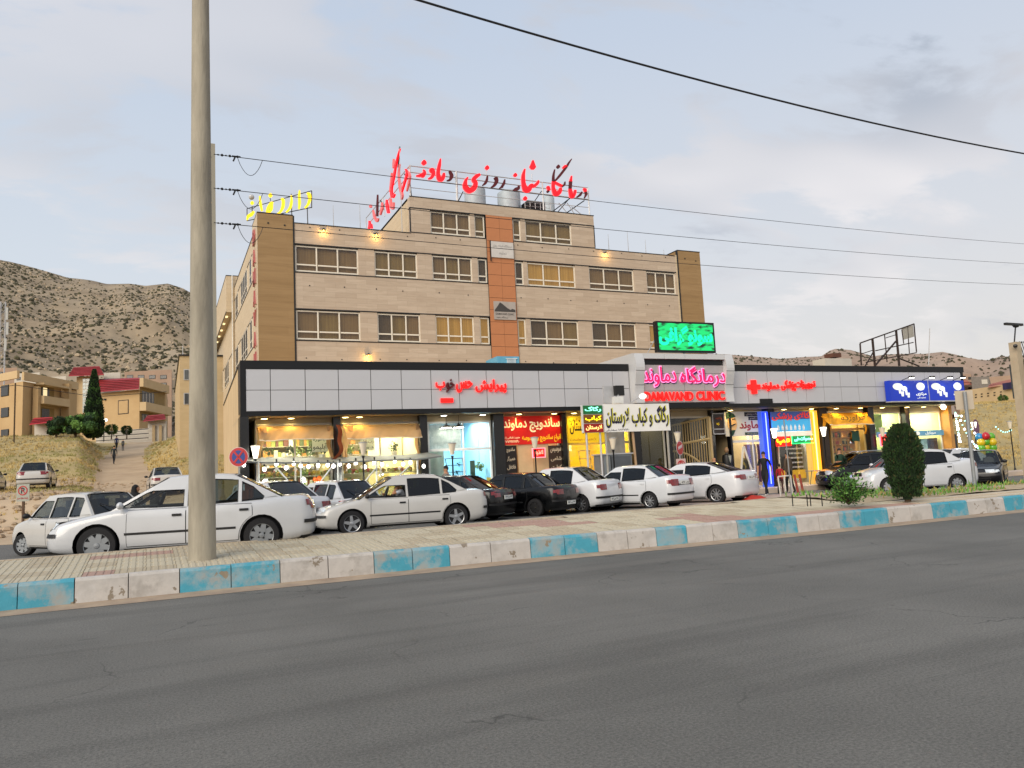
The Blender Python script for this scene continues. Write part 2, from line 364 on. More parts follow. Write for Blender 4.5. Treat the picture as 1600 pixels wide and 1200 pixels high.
def asphalt(name, c1, c2, marks=True):
    m = bpy.data.materials.new(name); m.use_nodes = True; nt = m.node_tree; b = nt.nodes['Principled BSDF']; b.inputs['Roughness'].default_value = .82
    N = nt.nodes.new; K = nt.links.new
    t = N('ShaderNodeTexCoord')
    def noise(scale, det, st=(1, 1, 1), rough=.6):
        mpn = N('ShaderNodeMapping'); mpn.inputs['Scale'].default_value = st; K(t.outputs['Object'], mpn.inputs[0])
        n = N('ShaderNodeTexNoise'); n.inputs['Scale'].default_value = scale; n.inputs['Detail'].default_value = det; n.inputs['Roughness'].default_value = rough; K(mpn.outputs[0], n.inputs['Vector']); return n.outputs[0]
    def rr(src, lo, hi, a, b_):
        r = N('ShaderNodeMapRange'); K(src, r.inputs[0]); r.inputs[1].default_value = lo; r.inputs[2].default_value = hi; r.inputs[3].default_value = a; r.inputs[4].default_value = b_; return r.outputs[0]
    def mx(f, a, b_, bt='MIX'):
        n = N('ShaderNodeMix'); n.data_type = 'RGBA'; n.blend_type = bt
        for s, x in ((n.inputs[0], f), (n.inputs[6], a), (n.inputs[7], b_)):
            if isinstance(x, (int, float)): s.default_value = x
            elif isinstance(x, tuple): s.default_value = (*x, 1)
            else: K(x, s)
        return n.outputs[2]
    c = mx(rr(noise(.35, 5), .35, .65, 0, 1), c1, c2)
    if marks:
        c = mx(rr(noise(.9, 4, (.12, 1.6, 1)), .50, .66, 0, .45), c, tuple(x*.62 for x in c1))      # tyre tracks along the road
        c = mx(rr(noise(3.3, 6, (.55, 1, 1)), .70, .73, 0, .38), c, tuple(min(1, x*1.7) for x in c2))  # pale scuffs
        c = mx(rr(noise(1.7, 3, (.4, 1, 1)), .69, .73, 0, .4), c, tuple(x*.4 for x in c1))           # oil stains
        vo = N('ShaderNodeTexVoronoi'); vo.feature = 'DISTANCE_TO_EDGE'; vo.inputs['Scale'].default_value = .33; vm = N('ShaderNodeVectorMath'); vm.operation = 'ADD'; nv = N('ShaderNodeTexNoise'); nv.inputs['Scale'].default_value = 1.4; nv.inputs['Detail'].default_value = 6; K(t.outputs['Object'], nv.inputs['Vector']); K(t.outputs['Object'], vm.inputs[0]); K(nv.outputs[1], vm.inputs[1]); K(vm.outputs[0], vo.inputs['Vector'])
        ck = N('ShaderNodeMath'); ck.operation = 'MULTIPLY'; K(rr(vo.outputs['Distance'], .0, .006, .75, 0), ck.inputs[0]); K(rr(noise(.5, 2), .5, .56, 0, 1), ck.inputs[1])
        c = mx(ck.outputs[0], c, tuple(x*.35 for x in c1))
        c = mx(rr(noise(150, 2, rough=.5), .70, .78, 0, .55), c, (.42, .40, .37))
        c = mx(rr(noise(.55, 4, (.25, 1, 1)), .56, .7, 0, .35), c, (.17, .155, .135))
    g = N('ShaderNodeMix'); g.data_type = 'RGBA'; g.blend_type = 'OVERLAY'; g.inputs[0].default_value = .95; K(c, g.inputs[6])
    cr = N('ShaderNodeValToRGB'); K(noise(48, 6, rough=.9), cr.inputs[0]); cr.color_ramp.elements[0].position = .36; cr.color_ramp.elements[0].color = (.2, .2, .2, 1); cr.color_ramp.elements[1].position = .66; cr.color_ramp.elements[1].color = (.86, .86, .84, 1); K(cr.outputs[0], g.inputs[7])
    K(g.outputs[2], b.inputs['Base Color'])
    bp = N('ShaderNodeBump'); bp.inputs['Strength'].default_value = .6; bp.inputs['Distance'].default_value = .012; K(noise(60, 4, rough=.8), bp.inputs['Height']); K(bp.outputs[0], b.inputs['Normal'])
    return m
m_asph = asphalt('road_asphalt', (.106, .103, .094), (.150, .145, .133))
m_asph2 = asphalt('service_asphalt', (.10, .098, .093), (.13, .127, .12), False)
# far ground sheet
g = MB(); g.face([(-3000, -3000, -.3), (3000, -3000, -.3), (3000, 3000, -.3), (-3000, 3000, -.3)])
g.build('ground', m_dirt, kind='structure', label='bare dry earth under and around the town')
# terrain of the slopes left, behind and right of the building
def terrain_mesh(a0, a1, na, nd, D0, D1, wf):
    mb = MB()
    def P(i, j):
        D = D0*(D1/D0)**j; a = a0+(a1-a0)*i; L = a*D; X, Y = LD(L, D); return (X, Y, wf(L, D))
    mb.grid(P, na, nd); return mb
def ispath(L, D):
    a = L/D; w = .03+.006*mnoise.noise(Vector((D*.3, 0, 0)))
    c = itp(D, [30, 42, 70, 93, 125], [-.50, -.502, -.513, -.503, -.478])
    return D < 44 or abs(a-c) < w*itp(D, [44, 60, 90, 130], [1.6, 1.15, .75, .6]) or D > 200
tm = terrain_mesh(-1.05, -.19, 150, 190, 24, 420, lambda L, D: terr(L, D)+(.006 if D < 30 else .012))
# split the sheet by what covers it
dirtf, grassf = MB(), MB(); dirtf.v = tm.v; grassf.v = tm.v
hh = Vector((math.cos(YAW), math.sin(YAW))); rr_ = Vector((math.sin(YAW), -math.cos(YAW)))
for f in tm.f:
    c = sum((Vector(tm.v[k][:2]) for k in f), Vector((0, 0)))/4; D = c.dot(hh); L = c.dot(rr_)
    (dirtf if ispath(L, D) or (D < 52 and L/D < -.53 and mnoise.noise(Vector((L*.4, D*.4, 9))) > -.1) else grassf).f.append(f)
for q in (dirtf, grassf): q.mi = [0]*len(q.f)
dirtf.build('dirt_path', m_dirt, kind='structure', smooth=80, label='trodden dirt track climbing the slope')
grassf.build('hillside', m_hillgr, kind='structure', smooth=80, label='slope of dry yellow grass left of the clinic')
terrain_mesh(.5, 1.3, 60, 90, 40, 420, lambda L, D: terr(L, D)+.012).build('hillside', m_hillgr, kind='structure', smooth=80, label='brown dry slope right of the shop row')
# main road
mb = MB(); mb.grid(lambda i, j: (-60+260*i, -14+(kerbY(-60+260*i)-.0-(-14))*j, 0), 130, 4)
mb.build('road', m_asph, kind='structure', label='worn grey asphalt carriageway in front')
m_gut = mat('gutter_concrete', '#8f7d6c', .9, col2='#a8957f', scale=2.2, bump=.3, thr=(.35, .65))
mb = MB(); mb.grid(lambda i, j: (-30+120*i, kerbY(-30+120*i)-.42*(1-j)+.02, .004+.02*j), 120, 1)
mb.build('gutter', m_gut, kind='structure', label='dusty concrete gutter strip along the kerb')
# service road and forecourt
mb = MB(); mb.grid(lambda i, j: (lambda x, y: (x, y, roadZ(y)))(-40+150*i, 13.0+16.0*j), 75, 24)
mb.build('service_road', m_asph2, kind='structure', label='parking lane asphalt in front of the shops')
# median core under the tiles
m_core = mat('median_concrete', '#9a8a78', .95, scale=3)
m_bk = mat('kerb_concrete', '#a39684', .9, col2='#b8ab98', scale=4, bump=.3)
med = MB()
def mc(i, j):
    x = -12+70*i; return (x, kerbY(x)+.1+(backY(x)-kerbY(x)-.14)*j, medZ(x, kerbY(x)+.1+(backY(x)-kerbY(x)-.14)*j)-.022)
med.grid(mc, 70, 6)
mo = med.build('median_pavement', m_core, kind='structure', label='raised median pavement between the road and the parking lane')
bk = MB()
for i in range(140):
    x0 = -12+.5*i; x1 = x0+.495; y0, y1 = backY(x0), backY(x1); z0 = medZ(x0, y0)
    bk.prism([(x0, y0-.12), (x1, y1-.12), (x1, y1), (x0, y0)], z0-.3, z0+.004, axis='z')
bk.build('back_kerb', m_bk, mo, kind='stuff')
# ribbed tiles
m_tile = [mat('paving_tile_a', '#aea48e', .85, col2='#beb59e', scale=1.2, bump=.15), mat('paving_tile_b', '#a2967f', .85, col2='#b5a992', scale=1.2), mat('paving_tile_red', '#9a7a6c', .85, col2='#ad9488', scale=1.2)]
TS = .40
def tile_mb():
    t = MB(); n = 4; w = TS-.007; s = w/n
    t.face([(0, 0, -.02), (w, 0, -.02), (w, 0, 0), (0, 0, 0)]); t.face([(0, w, 0), (w, w, 0), (w, w, -.02), (0, w, -.02)][::-1])
    for k in range(n):
        a = k*s
        for q in ([(a, 0, 0), (a+s*.55, 0, .0), (a+s*.55, w, .0), (a, w, 0)], [(a+s*.55, 0, 0), (a+s*.62, 0, -.007), (a+s*.62, w, -.007), (a+s*.55, w, 0)],
                  [(a+s*.62, 0, -.007), (a+s*.93, 0, -.007), (a+s*.93, w, -.007), (a+s*.62, w, -.007)], [(a+s*.93, 0, -.007), (a+s, 0, 0), (a+s, w, 0), (a+s*.93, w, -.007)]): t.face(q)
    return t
tmesh = [tile_mb().mesh('tile', m) for m in m_tile]
far_t = [MB(), MB(), MB()]
cnt = 0; base_t = tile_mb()
x = -5.2
while x < 15.4:
    yk = kerbY(x)+.15; j = 0; yb = backY(x)-.13
    ang = math.atan2(kerbY(x+TS)-kerbY(x), TS)
    while yk+TS*(j+1) <= yb+.14:
        y = yk+TS*j; zz = medZ(x, y)+.0; k = 2 if (mnoise.noise(Vector((x*.35+3, y*.9, 1))) > .36 and x > -1) else (0 if random.random() < .6 else 1)
        ry = math.atan2(medZ(x, y+TS)-medZ(x, y), TS)
        M_ = Matrix.Translation((x, y, zz+random.uniform(-.002, .002))) @ Matrix.Rotation(ang, 4, 'Z') @ Matrix.Rotation(ry, 4, 'X')
        if cnt < 300 and x > -3.2 and x < 13 and (x < 16.0):
            o = link('tile', tmesh[k], mo); o.matrix_local = M_; cnt += 1
        else: far_t[k].add([M_ @ Vector(p) for p in base_t.v], base_t.f)
        j += 1
    x += TS
for k in range(3):
    if far_t[k].f: far_t[k].build('far_tiles', m_tile[k], mo, kind='stuff')
# kerb blocks
def paint(name, c, chip, seed, amt):
    m = bpy.data.materials.new(name); m.use_nodes = True; nt = m.node_tree; b = nt.nodes['Principled BSDF']; b.inputs['Roughness'].default_value = .75
    N = nt.nodes.new; K = nt.links.new; t = N('ShaderNodeTexCoord'); oi = N('ShaderNodeObjectInfo')
    ad = N('ShaderNodeVectorMath'); ad.operation = 'ADD'; K(t.outputs['Object'], ad.inputs[0]); sc_ = N('ShaderNodeVectorMath'); sc_.operation = 'SCALE'; K(oi.outputs['Location'], sc_.inputs[0]); sc_.inputs['Scale'].default_value = 1.0; K(sc_.outputs[0], ad.inputs[1])
    def noise(s_, d): 
        n = N('ShaderNodeTexNoise'); n.inputs['Scale'].default_value = s_; n.inputs['Detail'].default_value = d; n.inputs['Roughness'].default_value = .65; K(ad.outputs[0], n.inputs['Vector']); return n.outputs[0]
    def cr(src, a, b_, c0, c1):
        r = N('ShaderNodeValToRGB'); K(src, r.inputs[0]); r.color_ramp.elements[0].position = a; r.color_ramp.elements[1].position = b_; r.color_ramp.elements[0].color = (*c0, 1); r.color_ramp.elements[1].color = (*c1, 1); return r.outputs[0]
    def mx(f, a, b_):
        n = N('ShaderNodeMix'); n.data_type = 'RGBA'; K(f, n.inputs[0]); K(a, n.inputs[6]); K(b_, n.inputs[7]); return n.outputs[2]
    basec = cr(noise(5, 4), .3, .75, tuple(q*.85 for q in c), c)
    dusty = cr(noise(2.6, 5), .35, .7, tuple(q*.75+.12 for q in c), tuple(q*.6+.16 for q in chip))
    con = cr(noise(9, 4), .3, .7, tuple(q*.75 for q in chip), chip)
    o1 = mx(cr(noise(2.2, 6), .47, .58, (0, 0, 0), (1, 1, 1)), basec, dusty)
    o2 = mx(cr(noise(3.1, 9), amt, amt+.012, (0, 0, 0), (1, 1, 1)), o1, con)
    K(o2, b.inputs['Base Color'])
    bp = N('ShaderNodeBump'); bp.inputs['Strength'].default_value = .5; bp.inputs['Distance'].default_value = .01; K(noise(14, 5), bp.inputs['Height']); K(bp.outputs[0], b.inputs['Normal'])
    return m
p_blue = paint('blue_kerb_paint', S('#469aaf'), S('#948671'), 0, .63); p_white = paint('white_kerb_paint', S('#bfb9b2'), S('#8c8070'), 1, .62)
kerb = bpy.data.objects.new('kerb', None); COL.objects.link(kerb); tagd(kerb, 'kerb of painted concrete blocks, blue and white by turns', kind='structure')
bounds = [-.87, .43, 1.8, 3.21, 4.45, 5.89, 7.17, 8.37, 9.02, 10.18, 11.62, 12.75, 14.18, 15.56, 16.76, 18.06]
segs = []
x = -.87; c = 0
while x > -9: segs.append((x-1.3, x, c)); x -= 1.3; c ^= 1
for i in range(len(bounds)-1): segs.append((bounds[i], bounds[i+1], (i+1) % 2))
x = bounds[-1]; c = 0
while x < 45: segs.append((x, x+1.3, c)); x += 1.3; c ^= 1
kcache = {}
def kerb_block(x0, x1, m):
    n = 1; w = x1-x0-.012; y0 = kerbY(x0+.006); ang = math.atan2(kerbY(x1)-y0, x1-x0); key = (round(w, 2), m.name)
    if key not in kcache:
        q = MB(); prof = [(0, -.03), (.025, .31), (.045, .342), (.075, .352), (.16, .352), (.16, -.03)]
        q.prism([(a, b_) for a, b_ in prof], 0, w, axis='x'); kcache[key] = q.mesh('kerb_block', m)
    o = link('kerb_block', kcache[key], kerb); o.matrix_local = Matrix.Translation((x0+.006, y0+random.uniform(-.004, .004), random.uniform(-.004, .003))) @ Matrix.Rotation(ang+random.uniform(-.004, .004), 4, 'Z')
for a, b_, c in segs:
    n = max(1, round((b_-a)/.66))
    for i in range(n): kerb_block(a+(b_-a)*i/n, a+(b_-a)*(i+1)/n, p_white if c else p_blue)
# planting strip: soil, weeds
m_soil = mat('planting_soil', '#9c8a6e', 1, col2='#b5a488', scale=3, bump=.6)
mb = MB()
def soil(i, j):
    x = 14.6+26*i; y0 = kerbY(x)+1.05; y1 = backY(x)-.14; y = y0+(y1-y0)*j
    return (x, y, medZ(x, y)+.01+.05*mnoise.noise(Vector((x*1.7, y*2.5, 0)))+.03*math.sin(PI*j))
mb.grid(soil, 90, 8); mb.build('planting_bed', m_soil, kind='structure', smooth=80, label='dusty soil strip of the median')
m_pave2 = mat('strip_pavement', '#b7a890', .9, col2='#c6b8a2', scale=1.5, bump=.2)
mb = MB()
for i in range(66):
    x0 = 15.4+.4*i; x1 = x0+.392
    for k in range(2 if x0 < 30 else 1):
        ya = kerbY(x0)+.18+.43*k; mb.prism([(x0, ya), (x1, ya), (x1, ya+.42), (x0, ya+.42)], medZ(x0, ya+.2)-.05, medZ(x0, ya+.2)+.006, axis='z')
mb.build('strip_tiles', m_pave2, mo, kind='stuff')
# paved crossing and forecourt platform
use(AN)
m_fore = mat('forecourt_paving', '#b3a08e', .8, col2='#c4b3a2', scale=1.0, bump=.15)
fc = bpy.data.objects.new('forecourt', None); COL.objects.link(fc); fc.matrix_world = AN.M; tagd(fc, 'raised stone-paved forecourt along the shops', kind='structure')
mb = MB(); mb.box(-.6, 44, -.6, 1.2, -.1, .20); mb.build('platform', m_fore, fc)
mb = MB()
random.seed(3)
for i in range(74):
    for j in range(3): mb.box(-.6+.6*i+.004, -.006+.6*i, -.6+.6*j+.004, -.006+.6*j, .2, .212+random.uniform(0, .004))
mb.build('paving_slabs', m_fore, fc, kind='stuff')
use(WF)
mb = MB(); mb.grid(lambda i, j: (lambda x, y: (x, y, roadZ(y)+.014))(14.6+8.6*i+1.5*j, 15.1+9.5*j), 8, 12)
m_cross = mat('crossing_paving', '#a8968a', .85, col2='#b9a79a', scale=.8, bump=.2, bscale=10)
mb.build('paved_crossing', m_cross, kind='structure', label='pinkish paved crossing from the median to the shops')
# ================================================================== CLINIC BUILDING
def slab_mat(name, c1, c2, bw, bh, grain, mort=.6, gs=(1, 1, 9)):
    m = bpy.data.materials.new(name); m.use_nodes = True; nt = m.node_tree; b = nt.nodes['Principled BSDF']; b.inputs['Roughness'].default_value = .7
    N = nt.nodes.new; K = nt.links.new; c1 = S(c1); c2 = S(c2); grain = S(grain)
    t = N('ShaderNodeTexCoord'); sx = N('ShaderNodeSeparateXYZ'); K(t.outputs['Object'], sx.inputs[0])
    ad = N('ShaderNodeMath'); ad.operation = 'ADD'; K(sx.outputs[0], ad.inputs[0]); K(sx.outputs[1], ad.inputs[1])
    cb = N('ShaderNodeCombineXYZ'); K(ad.outputs[0], cb.inputs[0]); K(sx.outputs[2], cb.inputs[1])
    br = N('ShaderNodeTexBrick'); K(cb.outputs[0], br.inputs['Vector']); br.inputs['Scale'].default_value = 1; br.inputs['Brick Width'].default_value = bw; br.inputs['Row Height'].default_value = bh
    br.inputs['Mortar Size'].default_value = .004; br.inputs['Mortar Smooth'].default_value = .5; br.inputs['Color1'].default_value = (*c1, 1); br.inputs['Color2'].default_value = (*c2, 1); br.inputs['Mortar'].default_value = (*(q*mort for q in c1), 1); br.inputs['Bias'].default_value = -.1
    mp_ = N('ShaderNodeMapping'); mp_.inputs['Scale'].default_value = gs; K(t.outputs['Object'], mp_.inputs[0])
    n = N('ShaderNodeTexNoise'); n.inputs['Scale'].default_value = 1.1; n.inputs['Detail'].default_value = 7; n.inputs['Roughness'].default_value = .65; n.inputs['Distortion'].default_value = .5; K(mp_.outputs[0], n.inputs['Vector'])
    r = N('ShaderNodeMapRange'); K(n.outputs[0], r.inputs[0]); r.inputs[1].default_value = .42; r.inputs[2].default_value = .72; r.inputs[4].default_value = .55
    mx = N('ShaderNodeMix'); mx.data_type = 'RGBA'; K(r.outputs[0], mx.inputs[0]); K(br.outputs[0], mx.inputs[6]); mx.inputs[7].default_value = (*grain, 1); K(mx.outputs[2], b.inputs['Base Color'])
    bp = N('ShaderNodeBump'); bp.inputs['Strength'].default_value = .35; bp.inputs['Distance'].default_value = .01; bp.invert = True; K(br.outputs['Fac'], bp.inputs['Height']); K(bp.outputs[0], b.inputs['Normal'])
    MC[name] = m; return m
m_trav = slab_mat('travertine', '#b3a18d', '#c1b09c', 1.15, .27, '#a28f7b')
m_travw = slab_mat('travertine_lit', '#c5b294', '#cbb99c', 1.1, .3, '#b8a384')  # same cladding, lighter and warmer: west glow of the left faces in the colour
m_brown = slab_mat('brown_travertine', '#94774f', '#9c7f57', 3.0, .42, '#7c603c', .8, (.35, .35, 4.5))
m_blk = mat('black_metal', '#0d0e10', .35, var=.1, spec=.4)
m_trim = mat('black_trim', '#141414', .5, var=0)
m_orange = mat('terracotta_panel', '#b4764c', .55, var=.06, scale=1)
m_wfr = mat('cream_window_frame', '#ded6c6', .45, var=.04)
m_pane = glass('window_glass', (.85, .84, .80), rough=.04, ior=1.42)
def curtain(name, c, c2, emit=0):
    m = mat(name, c, .9, col2=c2, scale=1.0, stretch=(14, 14, .3), var=.2, detail=3)
    if emit:
        b = m.node_tree.nodes['Principled BSDF']; l = [x for x in m.node_tree.links if x.to_socket == b.inputs['Base Color']][0]
        m.node_tree.links.new(l.from_socket, b.inputs['Emission Color']); b.inputs['Emission Strength'].default_value = emit
    return m
m_cur = [curtain('brown_curtain', '#8f7350', '#ab8d62'), curtain('dark_curtain', '#64523f', '#78644c'), curtain('olive_curtain', '#94794c', '#b0955e')]
m_lit = curtain('lit_curtain', '#a87f3a', '#cfa356', .34)
m_rail = mat('railing_grey', '#b7b7b8', .5, metal=.3)
use(MN)
clinic = thing('clinic_building', 'four storey clinic of pale travertine with brown corner towers and an orange centre strip', 'building')
zT, zP = 15.72, 15.35
def clad(u0, u1, v0, v1, z0, z1, m, nm='wall'):
    return B(u0, u1, v0, v1, z0, z1).build(nm, m, clinic)
# cores (dark rooms behind the windows)
m_room = mat('dark_room', '#2a231c', .9)
B(1.9, 26.8, .45, 22, 0, 15.1).build('core', m_trav, clinic); B(8.45, 20.6, .45, 12, 15.1, 17.4).build('core', m_trav, clinic)
B(1.9, 26.8, 0, .448, 0, 8.9).build('wall', m_trav, clinic)
clad(1.9, 26.8, 0, .448, 10.66, 12.6, m_trav); clad(1.9, 8.38, 0, .448, 14.21, 15.31, m_trav); clad(20.63, 26.8, 0, .448, 14.21, 15.31, m_trav)
clad(8.38, 20.63, 0, .448, 14.21, 15.36, m_trav); clad(8.4, 20.62, 0, .448, 16.87, 17.5, m_trav)
clad(0, 1.82, 0, 2.4, 0, zT, m_brown, 'corner_tower'); clad(27.02, 28.88, 0, 2.4, 0, zT, m_brown, 'corner_tower')
clad(-.012, -.002, .0, 2.42, 5.0, zT, m_travw); clad(-.02, 1.84, -.02, 2.42, zT, zT+.05, m_trim, 'coping'); clad(27.0, 28.9, -.02, 2.42, zT, zT+.05, m_trim, 'coping')
# black trims
tr = MB()
for zz, h, a, b_ in ((15.31, .05, 1.9, 8.4), (15.31, .05, 20.62, 26.8), (15.36, .05, 8.4, 20.62), (14.15, .06, 1.9, 13.1), (14.15, .06, 14.85, 26.8), (12.6, .05, 1.9, 13.07), (12.6, .05, 14.85, 26.8), (10.6, .06, 1.9, 13.07), (10.6, .06, 14.85, 26.8), (8.9, .05, 1.9, 13.07), (8.9, .05, 14.85, 26.8),
                     (16.81, .06, 8.4, 13.07), (16.81, .06, 14.85, 20.6), (17.5, .05, 8.38, 20.66)): tr.box(a, b_, -.02, .02, zz, zz+h)
tr.box(1.82, 1.9, -.03, .1, 5, zT); tr.box(26.93, 27.02, -.03, .1, 5, zT); tr.box(8.36, 8.42, -.015, .05, 15.41, 16.87); tr.box(20.58, 20.64, -.015, .05, 15.41, 16.87)
tr.build('trim_line', m_trim, clinic)
clad(26.8, 26.93, 0, .448, 0, 15.4, m_travw)
# windows
pcache = {}
def window(par, u0, u1, z0, z1, cols, cm, lit=False, vv=.07, pane_m=None, fr=.075, split=.27):
    f = MB(); t = fr
    f.box(u0, u1, vv, vv+.06, z0, z0+t); f.box(u0, u1, vv, vv+.06, z1-t, z1)
    w = (u1-u0)/cols
    for k in range(cols+1):
        c = u0+w*k; a = max(u0, c-t/2 if 0 < k < cols else (c if k == 0 else c-t)); f.box(a, a+t, vv, vv+.06, z0+t, z1-t)
    zm = z0+(z1-z0)*split
    for k in range(cols): f.box(u0+w*k+t, u0+w*(k+1)-t/2, vv, vv+.06, zm-t/2, zm+t/2)
    fo = f.build('window', m_wfr, par)
    for k in range(cols):
        for a, b_ in ((z0+t, zm-t/2), (zm+t/2, z1-t)):
            key = (round(w, 1), round(b_-a, 1))
            if key not in pcache: pcache[key] = B(0, 1, 0, .01, 0, 1).mesh('pane', pane_m or m_pane)
            o = link('pane', pcache[key], fo, at=(u0+w*k+t*.7, vv+.025, a)); o.scale = (w-t*1.2, 1, b_-a)
        B(u0+w*k+.0, u0+w*(k+1)-.01, vv+.16+.02*(k % 2), vv+.175+.02*(k % 2), z0, z1).build('curtain', (m_lit if lit else cm[k % len(cm)]), fo)
    return fo
def winrow(z0, z1, L):
    prev = None
    for u0, u1, n, cm, lit in L:
        window(clinic, u0, u1, z0+.04, z1-.03, n, cm, lit)
        if prev is not None and u0-prev > .02 and not (prev > 12.8 and u0 < 15.2 and prev < 14): B(prev, u0, 0, .448, z0, z1).build('pier', m_trav, clinic)
        prev = u1
    B(prev, 26.8 if z0 < 15 else 20.6, 0, .448, z0, z1).build('pier', m_trav, clinic)
c1, c2, c3 = m_cur
winrow(12.65, 14.15, [(1.92, 5.33, 3, [c1, c1], 0), (6.23, 8.73, 3, [c3], 0), (9.62, 12.1, 3, [c1, c3, c1], 0), (12.45, 13.05, 1, [c2], 0), (14.88, 15.45, 1, [c2], 0), (15.7, 19.05, 3, [c3], 1), (20.04, 23.4, 3, [c1], 0), (24.38, 26.7, 3, [c1], 0)])
winrow(8.95, 10.6, [(1.92, 5.35, 3, [c1, c3], 0), (6.3, 8.78, 3, [c2, c3, c1], 0), (9.69, 12.06, 3, [c3], 1), (12.42, 13.03, 1, [c3], 1), (14.88, 15.42, 1, [c3], 1), (15.72, 19.05, 3, [c2, c1, c3], 0), (20.02, 23.3, 3, [c2, c1, c1], 0), (24.31, 26.65, 3, [c3], 1)])
winrow(15.41, 16.81, [(9.6, 12.1, 3, [c1], 0), (12.36, 13.02, 1, [c3], 0), (14.88, 15.41, 1, [c3], 0), (15.71, 18.95, 3, [c3], 0)])
B(8.42, 9.6, 0, .448, 15.41, 16.81).build('pier', m_trav, clinic)
# orange panels
def shared(name, mb, m): return mb.mesh(name, m)
zr_ = [5.9, 6.62, 7.36, 8.1, 8.84, 9.58, 10.32, 11.06, 11.78, 12.52, 13.18, 13.93, 14.6, 15.27, 16.06, 16.85]
pm = B(0, 1, -.06, .448, 0, 1).mesh('orange_panel', m_orange)
for i in range(len(zr_)-1):
    for k in range(2):
        o = link('orange_panel', pm, clinic, at=(13.085+.875*k, 0, zr_[i]+.012)); o.scale = (.862, 1, zr_[i+1]-zr_[i]-.02)
B(13.07, 14.85, -.045, .445, 5.9, 16.85).build('panel_backing', m_trim, clinic)
# left side face (u = 0 plane), windows seen sharply from the side
sd_ = MB()
B(.0, .3, 2.42, 14.2, 0, 15.12).build('side_wall', m_travw, clinic); B(-.02, .34, 2.42, 14.2, 15.12, 15.16).build('coping', m_trim, clinic)
B(.3, 1.9, 2.42, 22, 0, 15.1).build('core', m_travw, clinic)
def sidewin(u, v0, v1, z0, z1, n):
    f = MB(); w = (v1-v0)/n
    f.box(u-.03, u, v0, v1, z0, z0+.06); f.box(u-.03, u, v0, v1, z1-.06, z1)
    for k in range(n+1): f.box(u-.03, u, v0+w*k-.03, v0+w*k+.03, z0+.06, z1-.06)
    f.box(u-.03, u, v0, v1, z0+.42, z0+.48)
    fo = f.build('window', m_wfr, clinic)
    B(u-.01, u-.004, v0, v1, z0, z1).build('pane', mat('side_pane', '#2e2b28', .35, spec=.4, var=.3), fo)
for v0, v1, n in ((2.9, 4.0, 1), (5.4, 9.3, 3), (11.4, 13.4, 1)):
    sidewin(-.001, v0, v1, 12.66, 14.15, n); sidewin(-.001, v0, v1, 8.95, 10.6, n)
tl = MB()
for zz in (15.08, 14.15, 12.6, 10.6, 8.9): tl.box(-.02, 0, 2.42, 14.2, zz, zz+.05)
tl.build('trim_line', m_trim, clinic)
# projecting rear wing
B(-.55, .6, 14.2, 34, 13.35, 15.9).build('wing_band', m_travw, clinic); B(-.1, .6, 14.2, 34, 0, 13.35).build('wing_wall', m_travw, clinic)
B(-.57, .62, 14.18, 34, 15.9, 15.95).build('coping', m_trim, clinic)
B(-.57, -.54, 14.2, 34, 13.33, 13.4).build('trim_line', m_trim, clinic)
wl_ = MB()
for k in range(7): wl_.box(-.5, -.35, 15.5+2.6*k, 15.9+2.6*k, 13.28, 13.345)
wl_.build('soffit_light', glow('soffit_glow', '#ffe9b0', 1.1), clinic)
mb = MB(); mb.tube([(-.16, 14.05, 5), (-.16, 14.05, 15.9)], .05, 6); mb.build('drain_pipe', mat('white_pipe', '#cfcbc2', .5), clinic)
for v0 in (18, 24): sidewin(-.101, v0, v0+4.2, 8.95, 10.6, 3)
B(-.12, -.1, 14.2, 34, 10.6, 10.66).build('trim_line', m_trim, clinic)
# small holes/anchors on the facade
ah = MB(); random.seed(5)
for zz in (11.9, 7.95, 15.15):
    for k in range(14):
        uu = 2.6+k*1.8
        if 12.9 < uu < 15: continue
        ah.lathe([(.035, 0), (.035, .02)], (uu+random.uniform(-.2, .2), -.02, zz+random.uniform(-.04, .04)), 8, axis='y')
for t in ((.55, 15.2), (1.4, 15.15), (27.6, 15.2), (28.5, 15.1)): ah.lathe([(.05, 0), (.05, .02)], (t[0], -.02, t[1]), 8, axis='y')
ah.build('anchor_hole', m_trim, clinic, kind='stuff')
# penthouse underside at its left end
B(8.4, 8.44, .45, 9, 15.4, 17.4).build('wall', m_travw, clinic)
# plaques
pl = thing('nameplate', 'white stone plaque high on the orange strip', 'sign')
B(13.3, 14.78, -.14, -.07, 14.24, 15.22).build('plate', mat('pale_plaque', '#c4c0bb', .5, var=.08), pl); B(13.26, 13.3, -.15, -.06, 14.0, 15.26).build('bracket', m_trim, pl)
mb = MB(); text(mb, 'درمانگاه شبانه روزی', 13.42, 14.66, 14.86, 15.06, -.141, .01, .003); text(mb, 'دماوند', 13.8, 14.3, 14.4, 14.62, -.141, .01, .003); mb.build('lettering', mat('grey_letter', '#8b8886', .6), pl)
lg = thing('logo_sign', 'square mountain emblem sign on the orange strip', 'sign')
B(13.32, 14.74, -.13, -.07, 10.46, 11.56).build('plate', mat('grey_plate', '#a39b94', .5), lg)
mb = MB(); mb.prism([(13.36, 10.94), (14.7, 10.94), (14.7, 11.08), (14.5, 11.14), (14.4, 11.06), (14.2, 11.16), (13.86, 11.42), (13.72, 11.50), (13.58, 11.3), (13.36, 11.02)], -.14, -.131); mb.build('mountain', mat('logo_dark', '#3d3a38', .6), lg)
mb = MB(); text(mb, 'DAMAVAND CLINIC', 13.42, 14.62, 10.74, 10.86, -.131, .01, .004, fa=False); text(mb, 'درمانگاه دماوند', 13.45, 14.2, 10.52, 10.66, -.131, .01, .004); mb.build('lettering', mat('logo_dark2', '#2b2826', .6), lg)
